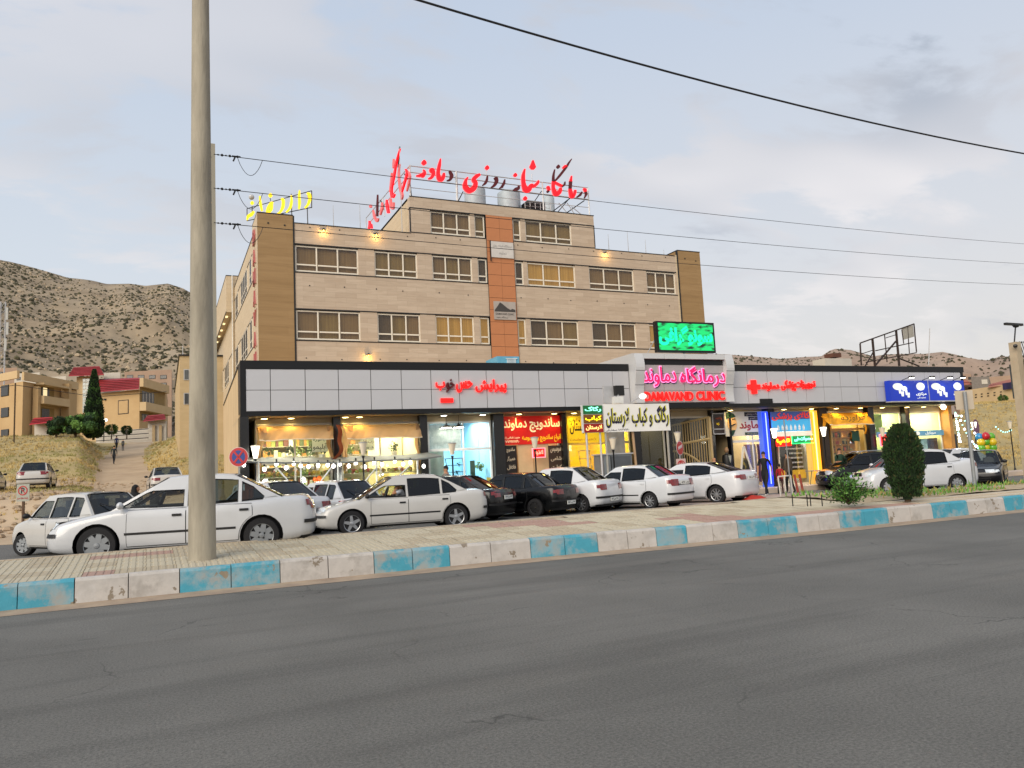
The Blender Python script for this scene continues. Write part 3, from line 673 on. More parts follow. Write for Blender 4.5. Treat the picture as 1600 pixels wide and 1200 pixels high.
# wall lamps
m_warm = glow('warm_bulb', '#ffc860', 9)
for px, py, lb in ((505, 362, 'leftmost lit lamp under the roof edge'), (587, 369, 'second lit lamp under the roof edge'), (945, 398, 'lit lamp under the roof edge right of the penthouse'), (575, 557, 'lit lamp low on the wall above the shop roof')):
    u, zz = MN.pt(px, py); zz += .14
    t = thing('wall_lamp', 'small warm '+lb, 'wall lamp', 'warm wall lamps on the clinic front')
    mb = MB(); mb.lathe([(.02, .03), (.06, .0), (.09, -.1)], (u, -.14, zz), 10); mb.box(u-.02, u+.02, -.12, 0, zz, zz+.03); mb.build('shade', m_trim, t)
    mb = MB(); mb.ball((u, -.14, zz-.08), .045); mb.build('bulb', m_warm, t)
    lamp('POINT', (u, -.26, zz-.2), 14, (1, .58, .15), .05, t)
# rooftop clutter --------------------------------------------------
m_tank = mat('galvanised_tank', '#a9b3b8', .6, metal=.15, var=.1)
for px0, px1, py0, py1, lb in ((726, 758, 292, 318, 'left water tank behind the red roof letters'), (778, 812, 298, 322, 'middle water tank behind the red roof letters'), (848, 866, 306, 330, 'narrow metal tank by the rooftop ladder')):
    v = 3.5; a = MN.pt(px0, py0, v); b_ = MN.pt(px1, py1, v); c = (a[0]+b_[0])/2; r_ = (b_[0]-a[0])/2
    t = thing('water_tank', 'grey cylindrical '+lb, 'water tank')
    mb = MB(); mb.lathe([(r_, 17.4), (r_, a[1]-.15), (r_*.8, a[1]-.02), (.12, a[1]), (.12, a[1]+.06)], (c, v, 0), 20); mb.build('tank', m_tank, t, smooth=True)
    mb = MB(); [mb.lathe([(r_, zz), (r_+.02, zz+.03), (r_, zz+.06)], (c, v, 0), 20) for zz in (17.7, 18.2)]; mb.build('band', m_tank, t)
t = thing('rooftop_cooler', 'dark cooling unit with a cage rail on the penthouse roof', 'cooler')
mb = MB(); a = MN.pt(822, 330, 2.5); b_ = MN.pt(848, 318, 2.5); mb.box(a[0], b_[0], 2.2, 3.2, 17.5, b_[1]); mb.build('casing', m_trim, t)
mb = MB()
for k in range(6): uu = a[0]-.3+(b_[0]-a[0]+.6)*k/5; mb.tube([(uu, 2.0, 17.5), (uu, 2.0, 18.75)], .02, 4)
for zz in (18.0, 18.25, 18.5, 18.75): mb.tube([(a[0]-.3, 2.0, zz), (b_[0]+.3, 2.0, zz)], .015, 4)
mb.build('cage_rail', m_rail, t)
for px, py, y2, lb in ((480, 322, 347, 'thin pole just right of the yellow roof letters'), (520.5, 321, 352, 'thin pole on the roof between the two lit lamps'), (562, 320, 357, 'thin pole beside the side letters'), (950, 366, 391, 'thin pole right of the penthouse'), (980, 362, 394, 'tallest thin pole right of the penthouse'), (1008, 375, 396, 'thin pole near the right corner tower'), (1037, 390, 398, 'short stub pole near the right corner tower'), (624, 228, 250, 'tall mast at the penthouse left corner')):
    u, z1_ = MN.pt(px, py, .6); t = MB(); t.tube([(0, 0, 0), (0, 0, max(.4, z1_-15.2))], .028, 5, r2=.012); t.lathe([(.05, 0), (.05, .04)], n=6)
    t.build('roof_pole', m_rail, label=lb[0].upper()*0+lb, cat='roof pole', at=(u, .6, 15.2), group='thin poles on the clinic roof')
# ================================================================== SHOP ROW (single storey, projecting towards the street)
use(AN)
m_alu = mat('silver_composite', '#bebec1', .38, metal=.15, var=.03, scale=.6, spec=.5)
m_alu2 = mat('portal_composite', '#c8c8c8', .4, metal=.15, var=.04, scale=.6)
m_stucco = mat('beige_stucco', '#c0a67e', .9, col2='#cdb48c', scale=.8, bump=.3, bscale=8)
m_dado = mat('grey_dado', '#9b8569', .95, col2='#a8937a', scale=1.2, bump=.3)
m_ceil = mat('soffit_panel', '#b8a888', .6, var=.05)
row = thing('shop_row', 'long single storey shop row with a silver panel fascia framed in black', 'building')
B(.3, 35.3, 5.2, 15.0, 0, 5.6).build('body', m_stucco, row); B(-.0, .29, 1.35, 15.0, .82, 5.62).build('side_wall', m_stucco, row); B(-.02, .3, 1.36, 15.0, 0, .8+.02).build('side_dado', m_dado, row)
B(-.03, .32, 1.34, 15.0, 5.62, 5.68).build('coping', m_trim, row)
B(35.0, 35.3, .8, 5.2, 0, 5.6).build('side_wall', m_stucco, row); B(.3, 35.3, .3, 5.2, 5.42, 5.5).build('roof_slab', m_core, row)
fb = MB(); fb.box(0, 15.4, 0, 1.3, 5.44, 5.73); fb.box(20.45, 35.58, 0, 1.3, 5.47, 5.75); fb.build('fascia_top', m_blk, row)
fb = MB(); fb.box(0, 15.4, 0, .3, 3.80, 3.96); fb.box(20.45, 35.4, 0, .3, 3.83, 3.99); fb.build('fascia_bottom', m_blk, row)
fb = MB(); fb.box(0, .18, 0, 1.3, 3.96, 5.44); fb.build('fascia_end', m_blk, row); B(35.32, 35.5, 0, 1.2, 3.99, 5.47).build('fascia_end', m_blk, row)
B(.18, 15.4, .06, .3, 3.96, 5.44).build('fascia_backing', m_trim, row); B(20.45, 35.32, .06, .3, 3.99, 5.47).build('fascia_backing', m_trim, row)
B(.0, 35.4, .3, 5.2, 3.80, 3.84).build('soffit', m_ceil, row)
jl = [.18, .99, 2.17, 3.33, 4.5, 5.64, 6.78, 7.89, 9.01, 10.12, 11.25, 12.36, 13.44, 14.61, 15.4]
jr = [20.45, 21.54, 22.69, 23.81, 24.91, 26.0, 27.07, 28.17, 29.31, 30.45, 31.6, 32.7, 33.8, 34.82, 35.32]
pmesh = B(0, 1, .015, .058, 0, 1).mesh('fascia_panel', m_alu)
for J, zz in ((jl, (3.965, 4.70, 5.435)), (jr, (3.995, 4.73, 5.465))):
    for i in range(len(J)-1):
        for k in range(2):
            o = link('fascia_panel', pmesh, row, at=(J[i]+.012, random.uniform(0, .006), zz[k]+.01)); o.scale = (J[i+1]-J[i]-.024, 1, zz[k+1]-zz[k]-.02)
# curved portal over the clinic gate
po = thing('gate_portal', 'silver curved portal surround raised above the shop fascia over the clinic gate', 'portal')
def curve_post(u0, s):
    mb = MB(); pts = []
    for k in range(15):
        t = k/14; zz = 4.05+(6.12-4.05)*t; pts.append((-.44+.12*math.sin(t*2*PI*.95+.5)*(.5+.5*t) - .05*t, zz))
    w = .42
    for k in range(14):
        (a, z0), (b_, z1) = pts[k], pts[k+1]
        mb.add([(u0, a, z0), (u0+w, a, z0), (u0+w, .3, z0), (u0, .3, z0), (u0, b_, z1), (u0+w, b_, z1), (u0+w, .3, z1), (u0, .3, z1)], [(0, 1, 5, 4), (1, 2, 6, 5), (3, 0, 4, 7), (4, 5, 6, 7), (0, 3, 2, 1)])
    mb.build('curved_post', m_alu2, po, smooth=30)
    j = MB()
    for zz, (a, z_) in ((4.75, pts[5]), (5.45, pts[9])): j.box(u0-.003, u0+w+.003, a-.006, a+.02, z_, z_+.018)
    j.build('joint', m_trim, po)
curve_post(15.42, 1); curve_post(20.0, -1)
lm = B(0, 1, -.5, .0, 0, 1).mesh('lintel_panel', m_alu2)
for k in range(4): o = link('lintel_panel', lm, po, at=(15.84+1.04*k+.005, 0, 5.90)); o.scale = (1.03, 1, .22)
B(15.42, 20.42, -.3, 3.8, 6.121, 6.14).build('portal_roof', m_alu2, po); B(15.42, 15.44, .3, 3.8, 5.6, 6.12).build('portal_side', m_alu2, po)
B(15.84, 20.0, -.33, .0, 5.66, 5.90).build('portal_recess', m_blk, po)
im = B(0, 1, -.32, -.28, 0, 1).mesh('portal_panel', mat('portal_inner', '#a8a3a3', .4, metal=.1, var=.04))
for k in range(4):
    for j, (z0, z1) in enumerate(((4.05, 4.55), (4.55, 5.3), (5.3, 5.9))): o = link('portal_panel', im, po, at=(15.84+1.04*k+.008, 0, z0+.008)); o.scale = (1.024, 1, z1-z0-.016)
B(15.8, 20.05, -.275, .3, 3.96, 5.9).build('backing', m_trim, po); B(15.4, 20.45, -.34, .3, 3.82, 3.98).build('lower_band', m_blk, po)
# pillars
m_pil = mat('black_granite', '#101012', .25, var=.4, scale=14, spec=.6)
m_dkbr = mat('dark_brown_clad', '#2b211b', .4, var=.3, scale=5)
for a, b_, m, v0 in ((-.02, .27, m_pil, .02), (3.24, 3.5, m_pil, .72), (6.48, 6.78, m_pil, .72), (9.5, 9.94, m_pil, .72), (12.5, 12.7, m_pil, .72), (15.85, 16.25, m_pil, .75), (17.66, 17.82, m_pil, .75), (19.98, 20.12, m_pil, .75), (21.0, 21.1, m_pil, .8), (23.06, 23.4, m_dkbr, .58), (26.15, 26.6, m_dkbr, .58), (29.38, 29.75, m_pil, .7), (31.9, 32.2, m_dkbr, .7), (34.76, 35.0, mat('orange_edge', '#b5813f', .5), .5)):
    B(a, b_, v0, 1.06, .2, 3.80).build('pillar', m, row)
    B(a-.03, b_+.03, v0-.03, 1.06, .2, .34).build('pillar_base', m_trim, row) if v0 < .5 else None
# ------------------------------------------------------------------ shop interiors
m_clear = glass('shop_glass', (.93, .95, .94), rough=.01, ior=1.42)
m_floor = mat('shop_floor', '#b8ab98', .35, var=.1)
def bay(name, u0, u1, wallc, label, energy=50, lcol=(1, .93, .8), depth=3.6, ceilc='#cfc6b4', mull=(), transom=None, fr='#d8d2c4', floor=None, back2=None):
    t = thing(name, label, 'shop front')
    mw = mat('wall_'+wallc, wallc, .85, var=.12, scale=.8)
    B(u0, u1, 1.06+depth, 1.06+depth+.05, .2, 3.78).build('back_wall', mw, t)
    B(u0, u0+.04, 1.06, 1.06+depth, .2, 3.78).build('side_wall', mw, t); B(u1-.04, u1, 1.06, 1.06+depth, .2, 3.78).build('side_wall', mw, t)
    B(u0, u1, 1.06, 1.06+depth, .205, .22).build('floor', floor or m_floor, t); B(u0, u1, 1.06, 1.06+depth, 3.70, 3.78).build('ceiling', mat('ceil_'+ceilc, ceilc, .8, var=.03), t)
    f = MB(); mf = mat('frame_'+fr, fr, .45, var=.03); f.box(u0+.0, u0+.07, 1.0, 1.06, .2, 3.55); f.box(u1-.07, u1, 1.0, 1.06, .2, 3.55); f.box(u0+.07, u1-.07, 1.0, 1.06, 3.47, 3.55); f.box(u0+.07, u1-.07, 1.0, 1.06, .2, .3)
    for x in mull: f.box(x-.03, x+.03, 1.0, 1.06, .3, 3.47)
    if transom: f.box(u0+.07, u1-.07, .995, 1.06, transom-.05, transom+.05)
    f.build('frame', mf, t); B(u0, u1, 1.0, 1.06, 3.55, 3.79).build('header', m_ceil, t)
    g = B(u0+.07, u1-.07, 1.03, 1.034, .3, 3.47).build('glass_pane', m_clear, t)
    e = MB(); nl = max(1, int((u1-u0)/1.2))
    for k in range(nl): c = u0+(u1-u0)*(k+.5)/nl; e.box(c-.3, c+.3, 1.6, 2.9, 3.67, 3.695)
    e.build('ceiling_light', glow('ceiling_glow', '#fff4dd', 3.0), t)
    lamp('AREA', ((u0+u1)/2, 2.3, 3.6), energy*3.7, lcol, (u1-u0-.4, 1.8), t)
    return t
s1 = bay('greengrocer_front', .55, 3.22, '#a59a68', 'leftmost shop window with potted plants behind glass under a beige awning', 52, (1, .93, .70), mull=(1.9,), transom=2.2)
s2 = bay('juice_shop_front', 3.55, 6.48, '#c9bd92', 'second shop window under the right beige awning with cream curtains inside', 58, (1, .93, .72), mull=(5.0,), transom=2.25)
s3 = bay('blue_shop_front', 6.86, 9.48, '#7fb3c8', 'brightly lit shop with light blue walls behind cracked glass', 75, (.92, .97, 1), mull=(8.3,), transom=2.45, fr='#e4e8e6')
s4 = bay('sandwich_shop_front', 10.05, 12.48, '#b08a60', 'closed sandwich shop with red banner above cream shutters', 30, (1, .85, .6), depth=1.2)
s5 = bay('yellow_shop_front', 12.84, 15.85, '#d9b423', 'yellow-walled kebab shop next to the sandwich shop', 55, (1, .9, .55), transom=2.5, fr='#c8b98a')
s6 = bay('dark_kitchen_front', 16.3, 17.62, '#4d4426', 'dim tiled kitchen opening behind the white kebab banner', 5, (1, .9, .6), ceilc='#3a342a')
s7 = bay('gate_passage', 17.9, 20.0, '#2c2721', 'dark entrance passage behind the cream gate', 3, (1, .85, .6), ceilc='#2b2722', floor=m_core)
s8 = bay('menswear_front', 21.1, 23.4, '#b09c78', 'shop window with hanging clothes and a large white poster', 48, (1, .92, .75), mull=(22.4,), transom=2.35)
s9 = bay('medical_shop_front', 23.82, 25.82, '#a8a49a', 'medical supply shop between the blue and the yellow light columns', 55, (1, .95, .88), transom=2.3)
s10 = bay('yellow_awning_front', 27.15, 29.38, '#a58543', 'wood-shelved shop under the yellow cloth awning', 40, (1, .85, .5), mull=(28.9,), transom=2.75, fr='#b9a06a')
s11 = bay('green_glass_front', 29.95, 31.9, '#a7b077', 'shop with pale green upper glass and a red neon plate', 50, (.98, 1, .75), transom=2.45)
s12 = bay('corner_shop_front', 32.4, 34.75, '#c2bb80', 'rightmost shop with blue banner strip and tall vending fridges', 60, (1, .97, .75), transom=2.45)
# downlights in the soffit
m_dl = glow('downlight_glow', '#ffe08a', 14); m_dlw = glow('downlight_white', '#fff6e0', 16)
DLB = {413: 'round warm lamp in the soffit nearest the left end pillar', 455: 'round warm lamp over the left half of the first beige awning', 540: 'round warm lamp just right of the rust coloured rag', 562: 'round warm lamp over the second beige awning', 694: 'round white lamp over the left of the blue shop', 755: 'round white lamp over the right of the blue shop', 812: 'round warm lamp over the left of the red sandwich banner', 867: 'round warm lamp over the right of the red sandwich banner', 898: 'round warm lamp over the yellow banner', 1143: 'round warm lamp over the face on the white poster', 1227: 'round warm lamp over the medical banner', 1270: 'round warm lamp on top of the amber light column', 1309: 'round warm lamp over the left of the mustard awning', 1347: 'round warm lamp over the right of the mustard awning', 1381: 'round warm lamp over the green film glass', 1420: 'round warm lamp over the brown pillar right of the cypress', 1446: 'round warm lamp over the corner shop glass', 1474: 'round warm lamp nearest the right end of the shops'}
for px, warm in ((455, 1), (540, 1), (562, 1), (694, 0), (755, 0), (812, 1), (867, 1), (898, 1), (1143, 1), (1227, 1), (1270, 1), (1309, 1), (1347, 1), (1381, 1), (1420, 1), (1446, 1), (1474, 1), (413, 1)):
    u = AN.pt(px, 650, .55)[0]
    t = thing('downlight', DLB.get(px, ''), 'downlight', 'round lamps under the shop fascia')
    mb = MB(); mb.lathe([(.14, 0), (.15, .02), (.12, .05)], (u, .6, 3.745), 14); mb.build('rim', mat('steel', '#a9a9a9', .3, metal=.8), t)
    mb = MB(); mb.lathe([(.02, -.012), (.11, 0)], (u, .6, 3.742), 14); mb.build('bulb', m_dl if warm else m_dlw, t)
    if warm: lamp('SPOT', (u, .55, 3.70), 26, (1, .60, .12), .08, t, spot=R(150))
# awnings -----------------------------------------------------------
def awning(u0, u1, zt, zb, label, m, drop=(.9, .9), sag=.0, v1=.15, txt=None):
    t = thing('cloth_awning', label, 'awning', None)
    mb = MB(); nu = 46
    def P(i, j):
        u = u0+(u1-u0)*i; e_ = min(i, 1-i)*2
        fold = (.045*math.sin(i*23+j*4)+.03*math.sin(i*57+j*9))*(1-.6*e_)*(j+.2)+.05*mnoise.noise(Vector((i*6, j*2, 1)))
        return (u, .86-(.86-v1)*j**.7+fold, zt-(zt-zb)*j-.06*math.sin(i*PI)*0-.05*abs(math.sin(i*9))*j*(1-e_)-sag*math.sin(PI*i)*j)
    mb.grid(P, nu, 8); mb.build('canopy', m, t, smooth=80)
    mb = MB(); mb.tube([P(i/24, 1) for i in range(25)], .018, 5); mb.build('hem', mat('awning_hem', '#d9cdb8', .8), t)
    for k, (uu, s) in enumerate(((u0, 1), (u1, -1))):
        d = drop[k]
        if not d: continue
        q = MB()
        def D(i, j): w = .30*(1-.75*j); return (uu+s*(w*i-.05)+.05*math.sin(j*9+k), .80-(.5)*(1-j)*i+.06*math.sin(i*7+j*3), zt-.05-j*d*1.7+.0)
        q.grid(D, 6, 10); q.build('side_drape', m, t, smooth=80)
    mb = MB(); mb.tube([(u0-.05, .9, zt+.05), (u1+.05, .9, zt+.05)], .045, 8); mb.build('roller', m_rail, t)
    if txt:
        mb = MB(); text(mb, txt, u0+.75, u1-.7, zb+.10, zt-.12, v1-.02, .012, .004); mb.build('lettering', mat('faded_letter', '#7d5a1d', .8), t)
    return t
m_aw = cloth('beige_awning_cloth', '#b8946a', .35, '#c6a47a'); m_awy = cloth('yellow_awning_cloth', '#dfa022', .35, '#eab23a')
ty, tyz = AN.pt(395, 672, .3), AN.pt(520, 680, .3)
awning(.62, 3.15, 3.50, 2.98, 'beige cloth awning glowing yellow at both ends, leftmost of the row', m_aw, (1.0, .9))
awning(3.62, 6.42, 3.48, 2.95, 'beige cloth awning glowing at its left end, second from the left', m_aw, (.95, 1.0))
awning(26.2, 29.15, 3.55, 2.95, 'mustard yellow awning with faded lettering and hanging ends', m_awy, (1.0, .6), v1=.1, txt='فراورده')
# torn rust coloured drape between the two awnings
mb = MB(); mb.grid(lambda i, j: (3.22+.16*i+.25*math.sin(j*4.2)*j+.06*math.sin(j*11), .12+.1*i, 3.45-1.35*j), 4, 16)
mb.build('rust_drape', mat('rust_cloth', '#8e3f1c', .9, col2='#a8552a', scale=4), label='rust coloured rag hanging between the two beige awnings', cat='cloth', smooth=80)
# signs on the shop fronts -------------------------------------------
def board(name, label, px, m, v=.9, th=.04, cat='sign', back=None):
    """flat board whose corners are measured at the depth v"""
    (x0, y0, x1, y1) = px; a = AN.pt(x0, (y0+y1)/2, v); b_ = AN.pt(x1, (y0+y1)/2, v); zt = AN.pt((x0+x1)/2, y0, v)[1]; zb = AN.pt((x0+x1)/2, y1, v)[1]
    t = thing(name, label, cat); B(a[0], b_[0], v, v+th, zb, zt).build('board', m, t); return t, a[0], b_[0], zb, zt
def lettering(t, s, u0, u1, z0, z1, v, m, bold=.012, depth=.008, nm='lettering', fa=True):
    mb = MB(); text(mb, s, u0, u1, z0, z1, v, bold, depth, fa=fa); return mb.build(nm, m, t)
m_red = mat('red_banner', '#b81208', .5, var=.08, emit=.25, ecol='#c01008'); m_cream = mat('cream_letter', '#efe2b5', .6, var=0, emit=.3, ecol='#efe2b5'); m_yel = mat('yellow_letter', '#e8c020', .6, var=0, emit=.3, ecol='#e8c020')
t, a, b_, z0, z1 = board('sandwich_banner', 'red banner with cream Persian words above the shuttered sandwich shop', (785, 650, 877, 694), m_red)
h = z1-z0
lettering(t, 'ساندویچ دماوند', a+.04, b_-.06, z0+h*.42, z1-h*.06, .895, m_cream, .022)
lettering(t, 'انواع ساندویچ و سمبوسه', a+(b_-a)*.32, b_-.05, z0+h*.06, z0+h*.34, .895, m_yel, .012); lettering(t, '۰۹۱۷۷۹۱۷۷۶', a+.05, a+(b_-a)*.27, z0+h*.07, z0+h*.16, .895, m_cream, .0); lettering(t, 'مدیریت اسلامی زاده', a+.05, a+(b_-a)*.28, z0+h*.2, z0+h*.30, .895, m_cream, .0)
m_menu = mat('menu_black', '#17110e', .5, var=.2); m_menu2 = mat('menu_brown', '#3a2a22', .5, var=.3)
m_wl = mat('pale_letter', '#cdbfa8', .6, var=0)
for px, m, rows, lb in (((789, 696, 808, 742), m_menu, ['ساندویچ', 'همبرگر', 'فلافل', 'سمبوسه', 'هات داگ'], 'tall dark menu board left of the cream shutters'), ((858, 696, 880, 742), m_menu2, ['سوسیس', 'شامی', 'کتلت', 'فلافل', 'بندری'], 'tall brown menu board right of the cream shutters')):
    t, a, b_, z0, z1 = board('menu_board', lb, (px[0], px[1], px[2], px[3]), m); z0_ = z0-.55; B(a, b_, .9, .94, z0_, z0).build('board', m, t); n = len(rows)
    for k, s in enumerate(rows): zz = z1-(z1-z0_)*(k+.85)/n; lettering(t, s, a+.08, b_-.08, zz, zz+(z1-z0_)/n*.6, .895, m_wl, .01)
sh = thing('cream_shutter', 'pair of cream door panels in the sandwich shop', 'shutter')
u0 = AN.pt(809, 710, .97)[0]; u1 = AN.pt(857, 710, .97)[0]; um = (u0+u1)/2
for q0, q1 in ((u0, um-.02), (um+.02, u1)): B(q0, q1, .95, .98, .25, 2.6).build('door_panel', mat('cream_panel', '#c8ae86', .6, var=.08), sh)
# small red lit plate
def neon(name, label, px, bg, parts, v=.8, frame=None):
    t, a, b_, z0, z1 = board(name, label, px, bg, v, .05)
    if frame: mb = MB(); w = .03; mb.box(a-w, b_+w, v-.02, v+.05, z1, z1+w); mb.box(a-w, b_+w, v-.02, v+.05, z0-w, z0); mb.box(a-w, a, v-.02, v+.05, z0, z1); mb.box(b_, b_+w, v-.02, v+.05, z0, z1); mb.build('light_frame', frame, t)
    for s, (x0, y0, x1, y1), m, bo in parts: lettering(t, s, a+(b_-a)*x0, a+(b_-a)*x1, z0+(z1-z0)*y0, z0+(z1-z0)*y1, v-.01, m, bo, .02)
    return t
m_ndark = mat('neon_backing', '#1a0d0a', .5, var=.1); g_red = glow('red_neon', '#ff1a0a', 2.2); g_yel = glow('yellow_neon', '#ffd21a', 2.0); g_grn = glow('green_neon', '#16ff7a', 1.8); g_cyan = glow('cyan_neon', '#8affd8', 1.8); g_redbg = glow('red_lit_plate', '#e01008', .9); g_pink = glow('pink_tube', '#ff8fa0', 1.4)
neon('lit_plate', 'small glowing red plate in front of the cream shutters', (833, 701, 851, 714), g_redbg, [('اغذیه', (.15, .2, .85, .85), glow('salmon_neon', '#ff9a80', 1.6), .02)], .5, g_pink)
neon('lit_plate', 'glowing red plate left of the clipped cypress', (1376, 679, 1396, 696), g_redbg, [('باز', (.12, .15, .88, .9), glow('orange_neon', '#ff7a5a', 1.7), .03)], .5, g_pink)
neon('neon_sign', 'red and yellow neon box below the medical shop banner', (1212, 681, 1235, 696), glow('red_plate2', '#d8180a', .9), [('طب', (.05, .1, .95, .95), g_yel, .05)], .6, g_red)
neon('neon_sign', 'green oval neon sign beside the yellow light column', (1238, 680, 1272, 692), glow('green_plate', '#0a8a4a', .8), [('محصولات طبی', (.08, .2, .92, .85), g_cyan, .02)], .6, g_grn)
# medical shop banner
t, a, b_, z0, z1 = board('medical_banner', 'blue and navy banner with large red Persian words over the medical shop', (1205, 643, 1266, 674), mat('navy_banner', '#3c4e8a', .5, emit=.2, ecol='#3c4e8a'), .45)
hh_ = z1-z0; B(a, b_, .43, .45, z0, z0+hh_*.6).build('lower_field', mat('sky_banner', '#3e9ccc', .5, emit=.35, ecol='#3e9ccc'), t)
lettering(t, 'کالای پزشکی', a+.03, b_-.05, z0+hh_*.52, z1-hh_*.04, .42, mat('red_white_letter', '#d8341c', .5, var=0, emit=.3, ecol='#d8341c'), .03); 
mb = MB()
for k in range(7): c = a+.35+.25*k; mb.prism([(c-.05, z0+.06), (c+.05, z0+.06), (c+.07, z0+.2), (c+.0, z0+.32), (c-.06, z0+.2)], .415, .429)
mb.build('product_print', mat('print_white', '#d5dde0', .6, var=.3, scale=9), t)
mb = MB(); mb.box(a-.02, b_, .4, .44, z0-.22, z0-.02); mb.build('light_strip', mat('pale_strip', '#d8c8b8', .5, emit=.4, ecol='#e8d0c0'), t)
# light columns
for (x0, x1, y0, y1, m, lc, lb, v) in ((22.64, 23.0, 0, 0, glow('blue_led', '#1030ff', 1.5), (.1, .2, 1), 'tall column of glowing blue light tubes beside the dark pillar', .55), (25.43, 26.0, 0, 0, glow('amber_led', '#ff9a10', 1.3), (1, .6, .12), 'tall column of glowing amber light tubes right of the medical shop', .6)):
    t = thing('light_column', lb, 'light column'); B(x0, x1, v, v+.3, .22, 3.68).build('backing', mat('led_back'+lb[22:28], (lc[0]*.3, lc[1]*.3, lc[2]*.3), .5, emit=.5, ecol=lc), t)
    mb = MB()
    for k in range(4): c = x0+(x1-x0)*(k+.5)/4; mb.tube([(c, v-.03, .3), (c, v-.03, 3.62)], .028, 6)
    mb.build('light_tube', m, t)
    mb = MB(); c = (x0+x1)/2; mb.tube([(c, v-.06, .35), (c, v-.06, 3.6)], .022, 6); mb.build('bright_tube', glow('bright_'+lb[23:28], tuple(min(1, q*.75+.22) for q in lc), 2.0), t)
    lamp('AREA', (c, v-.25, 1.9), 10, lc, (.3, 3.0), t, rot=(R(90), 0, 0))
B(22.15, 22.85, -.03, .4, 3.98, 4.2).build('floodlight_box', m_blk, label='black box light on the fascia above the blue light column', cat='light box')
# white menswear poster
t, a, b_, z0, z1 = board('shop_poster', 'white poster with red word and a moustached face in a green hat', (1133, 643, 1192, 681), mat('poster_white', '#c8c4b8', .6, var=.05, emit=.12, ecol='#d8d0c0'), .85)
H_ = z1-z0; m_grn = mat('dark_green_print', '#123a28', .6, var=.05)
mb = MB(); cx = a+.38; mb.prism([(cx+.26*math.cos(k*PI/12), z0+H_*.5+.36*math.sin(k*PI/12)) for k in range(24)], .825, .848); mb.build('face_print', mat('face_tan', '#d9b27c', .6, var=.03), t)
mb = MB(); mb.prism([(cx-.32, z0+H_*.72), (cx+.2, z0+H_*.78), (cx+.12, z0+H_*.9), (cx-.1, z1-.03), (cx-.3, z1-.03)], .80, .824); mb.prism([(cx-.2, z0+.02), (cx-.02, z0+.02), (cx+.14, z0+.28), (cx-.1, z0+.26)], .80, .824); mb.build('hat_print', m_grn, t)
mb = MB(); stroke(mb, [(cx-.14, z0+H_*.4, .01), (cx, z0+H_*.44, .035), (cx+.18, z0+H_*.5, .01)], .80, .824); stroke(mb, [(cx+.02, z0+H_*.68, .01), (cx+.16, z0+H_*.70, .02)], .80, .824); mb.build('moustache_print', m_trim, t)
lettering(t, 'دماوند', a+.78, b_-.02, z0+H_*.2, z0+H_*.62, .845, mat('crimson_letter', '#a01818', .5, var=0), .03)
for s, q, c_ in (('تجهیزات پزشکی', (.52, .80, 1, .97), m_trim), ('مستقیم', (.62, .64, 1, .78), m_trim), ('خدمات پرستاری', (.5, .03, .85, .14), m_grn)):
    B(a+(b_-a)*q[0], a+(b_-a)*q[2]-.01, .83, .848, z0+H_*q[1], z0+H_*q[3]).build('caption_band', c_, t); lettering(t, s, a+(b_-a)*q[0]+.08, a+(b_-a)*q[2]-.08, z0+H_*(q[1]+.03), z0+H_*(q[3]-.03), .828, m_wl, .005)
# dark notice boards left of it
t, a, b_, z0, z1 = board('notice_board', 'dark framed notice board right of the cream gate', (1114, 647, 1131, 678), mat('notice_dark', '#241612', .3, var=.5, scale=2), .7)
mb = MB(); [mb.box(a-.03, b_+.03, .66, .70, q, q+.04) for q in (z0-.02, z0+(z1-z0)*.22, z1)]; mb.box(a-.04, a, .66, .7, z0, z1); mb.box(b_, b_+.04, .66, .7, z0, z1); mb.build('frame', m_rail, t)
lettering(t, 'پزشک شیفت', a+.15, b_-.1, z0+(z1-z0)*.7, z0+(z1-z0)*.86, .69, mat('red_print', '#b0503a', .6, var=0), .01); lettering(t, 'مرد', a+.35, b_-.4, z0+(z1-z0)*.42, z0+(z1-z0)*.58, .69, m_yel, .01)
# yellow kebab shop banner + neon box + white banner stand
t, a, b_, z0, z1 = board('yellow_banner', 'yellow shop banner partly hidden by the neon box', (887, 650, 950, 691), mat('yellow_banner', '#e3bd1c', .5, var=.06, emit=.3, ecol='#e8c020'), .85)
lettering(t, 'لارستان', a+.1, a+.95, z0+.35, z0+.95, .845, mat('black_print', '#2a1d0c', .6, var=0), .012); lettering(t, 'وگاگ و کباب', a+.1, a+1.0, z1-.25, z1-.08, .845, MC['black_print'], .0); lettering(t, 'با مدیریت خوشبخت', a+.08, a+1.3, z0+.06, z0+.2, .845, mat('orange_print', '#c07a18', .6, var=0), .0)
m_wb = mat('white_banner', '#e4e2dc', .6, var=.04, scale=1)
vb = -1.6
def vpt(px, py): return AN.pt(px, py, vb)
t = thing('banner_stand', 'large white banner on steel posts lettered in yellow and black', 'sign')
a, z1 = vpt(942, 632); b_, _ = vpt(1045, 632); _, z0 = vpt(942, 675); z1 = (z1+vpt(1045, 630)[1])/2; z0 = (z0+vpt(1045, 673)[1])/2
B(a, b_, vb, vb+.05, z0, z1).build('banner', m_wb, t); h = z1-z0
m_by = mat('banner_yellow', '#c9c32a', .6, var=0); m_bk_ = mat('banner_purple', '#1e1a3a', .6, var=0)
lettering(t, 'رگاگ و کباب لارستان', a+.12, b_-.03, z0+h*.16, z1-h*.05, vb-.004, m_by, .03, .004, 'lettering_shadow'); lettering(t, 'رگاگ و کباب لارستان', a+.08, b_-.08, z0+h*.14, z1-h*.08, vb-.012, m_bk_, .02, .004); lettering(t, '۰۹۱۷۳۸۱ سفارش', a+.05, a+1.1, z0+.03, z0+.12, vb-.01, m_bk_, .0, .003)
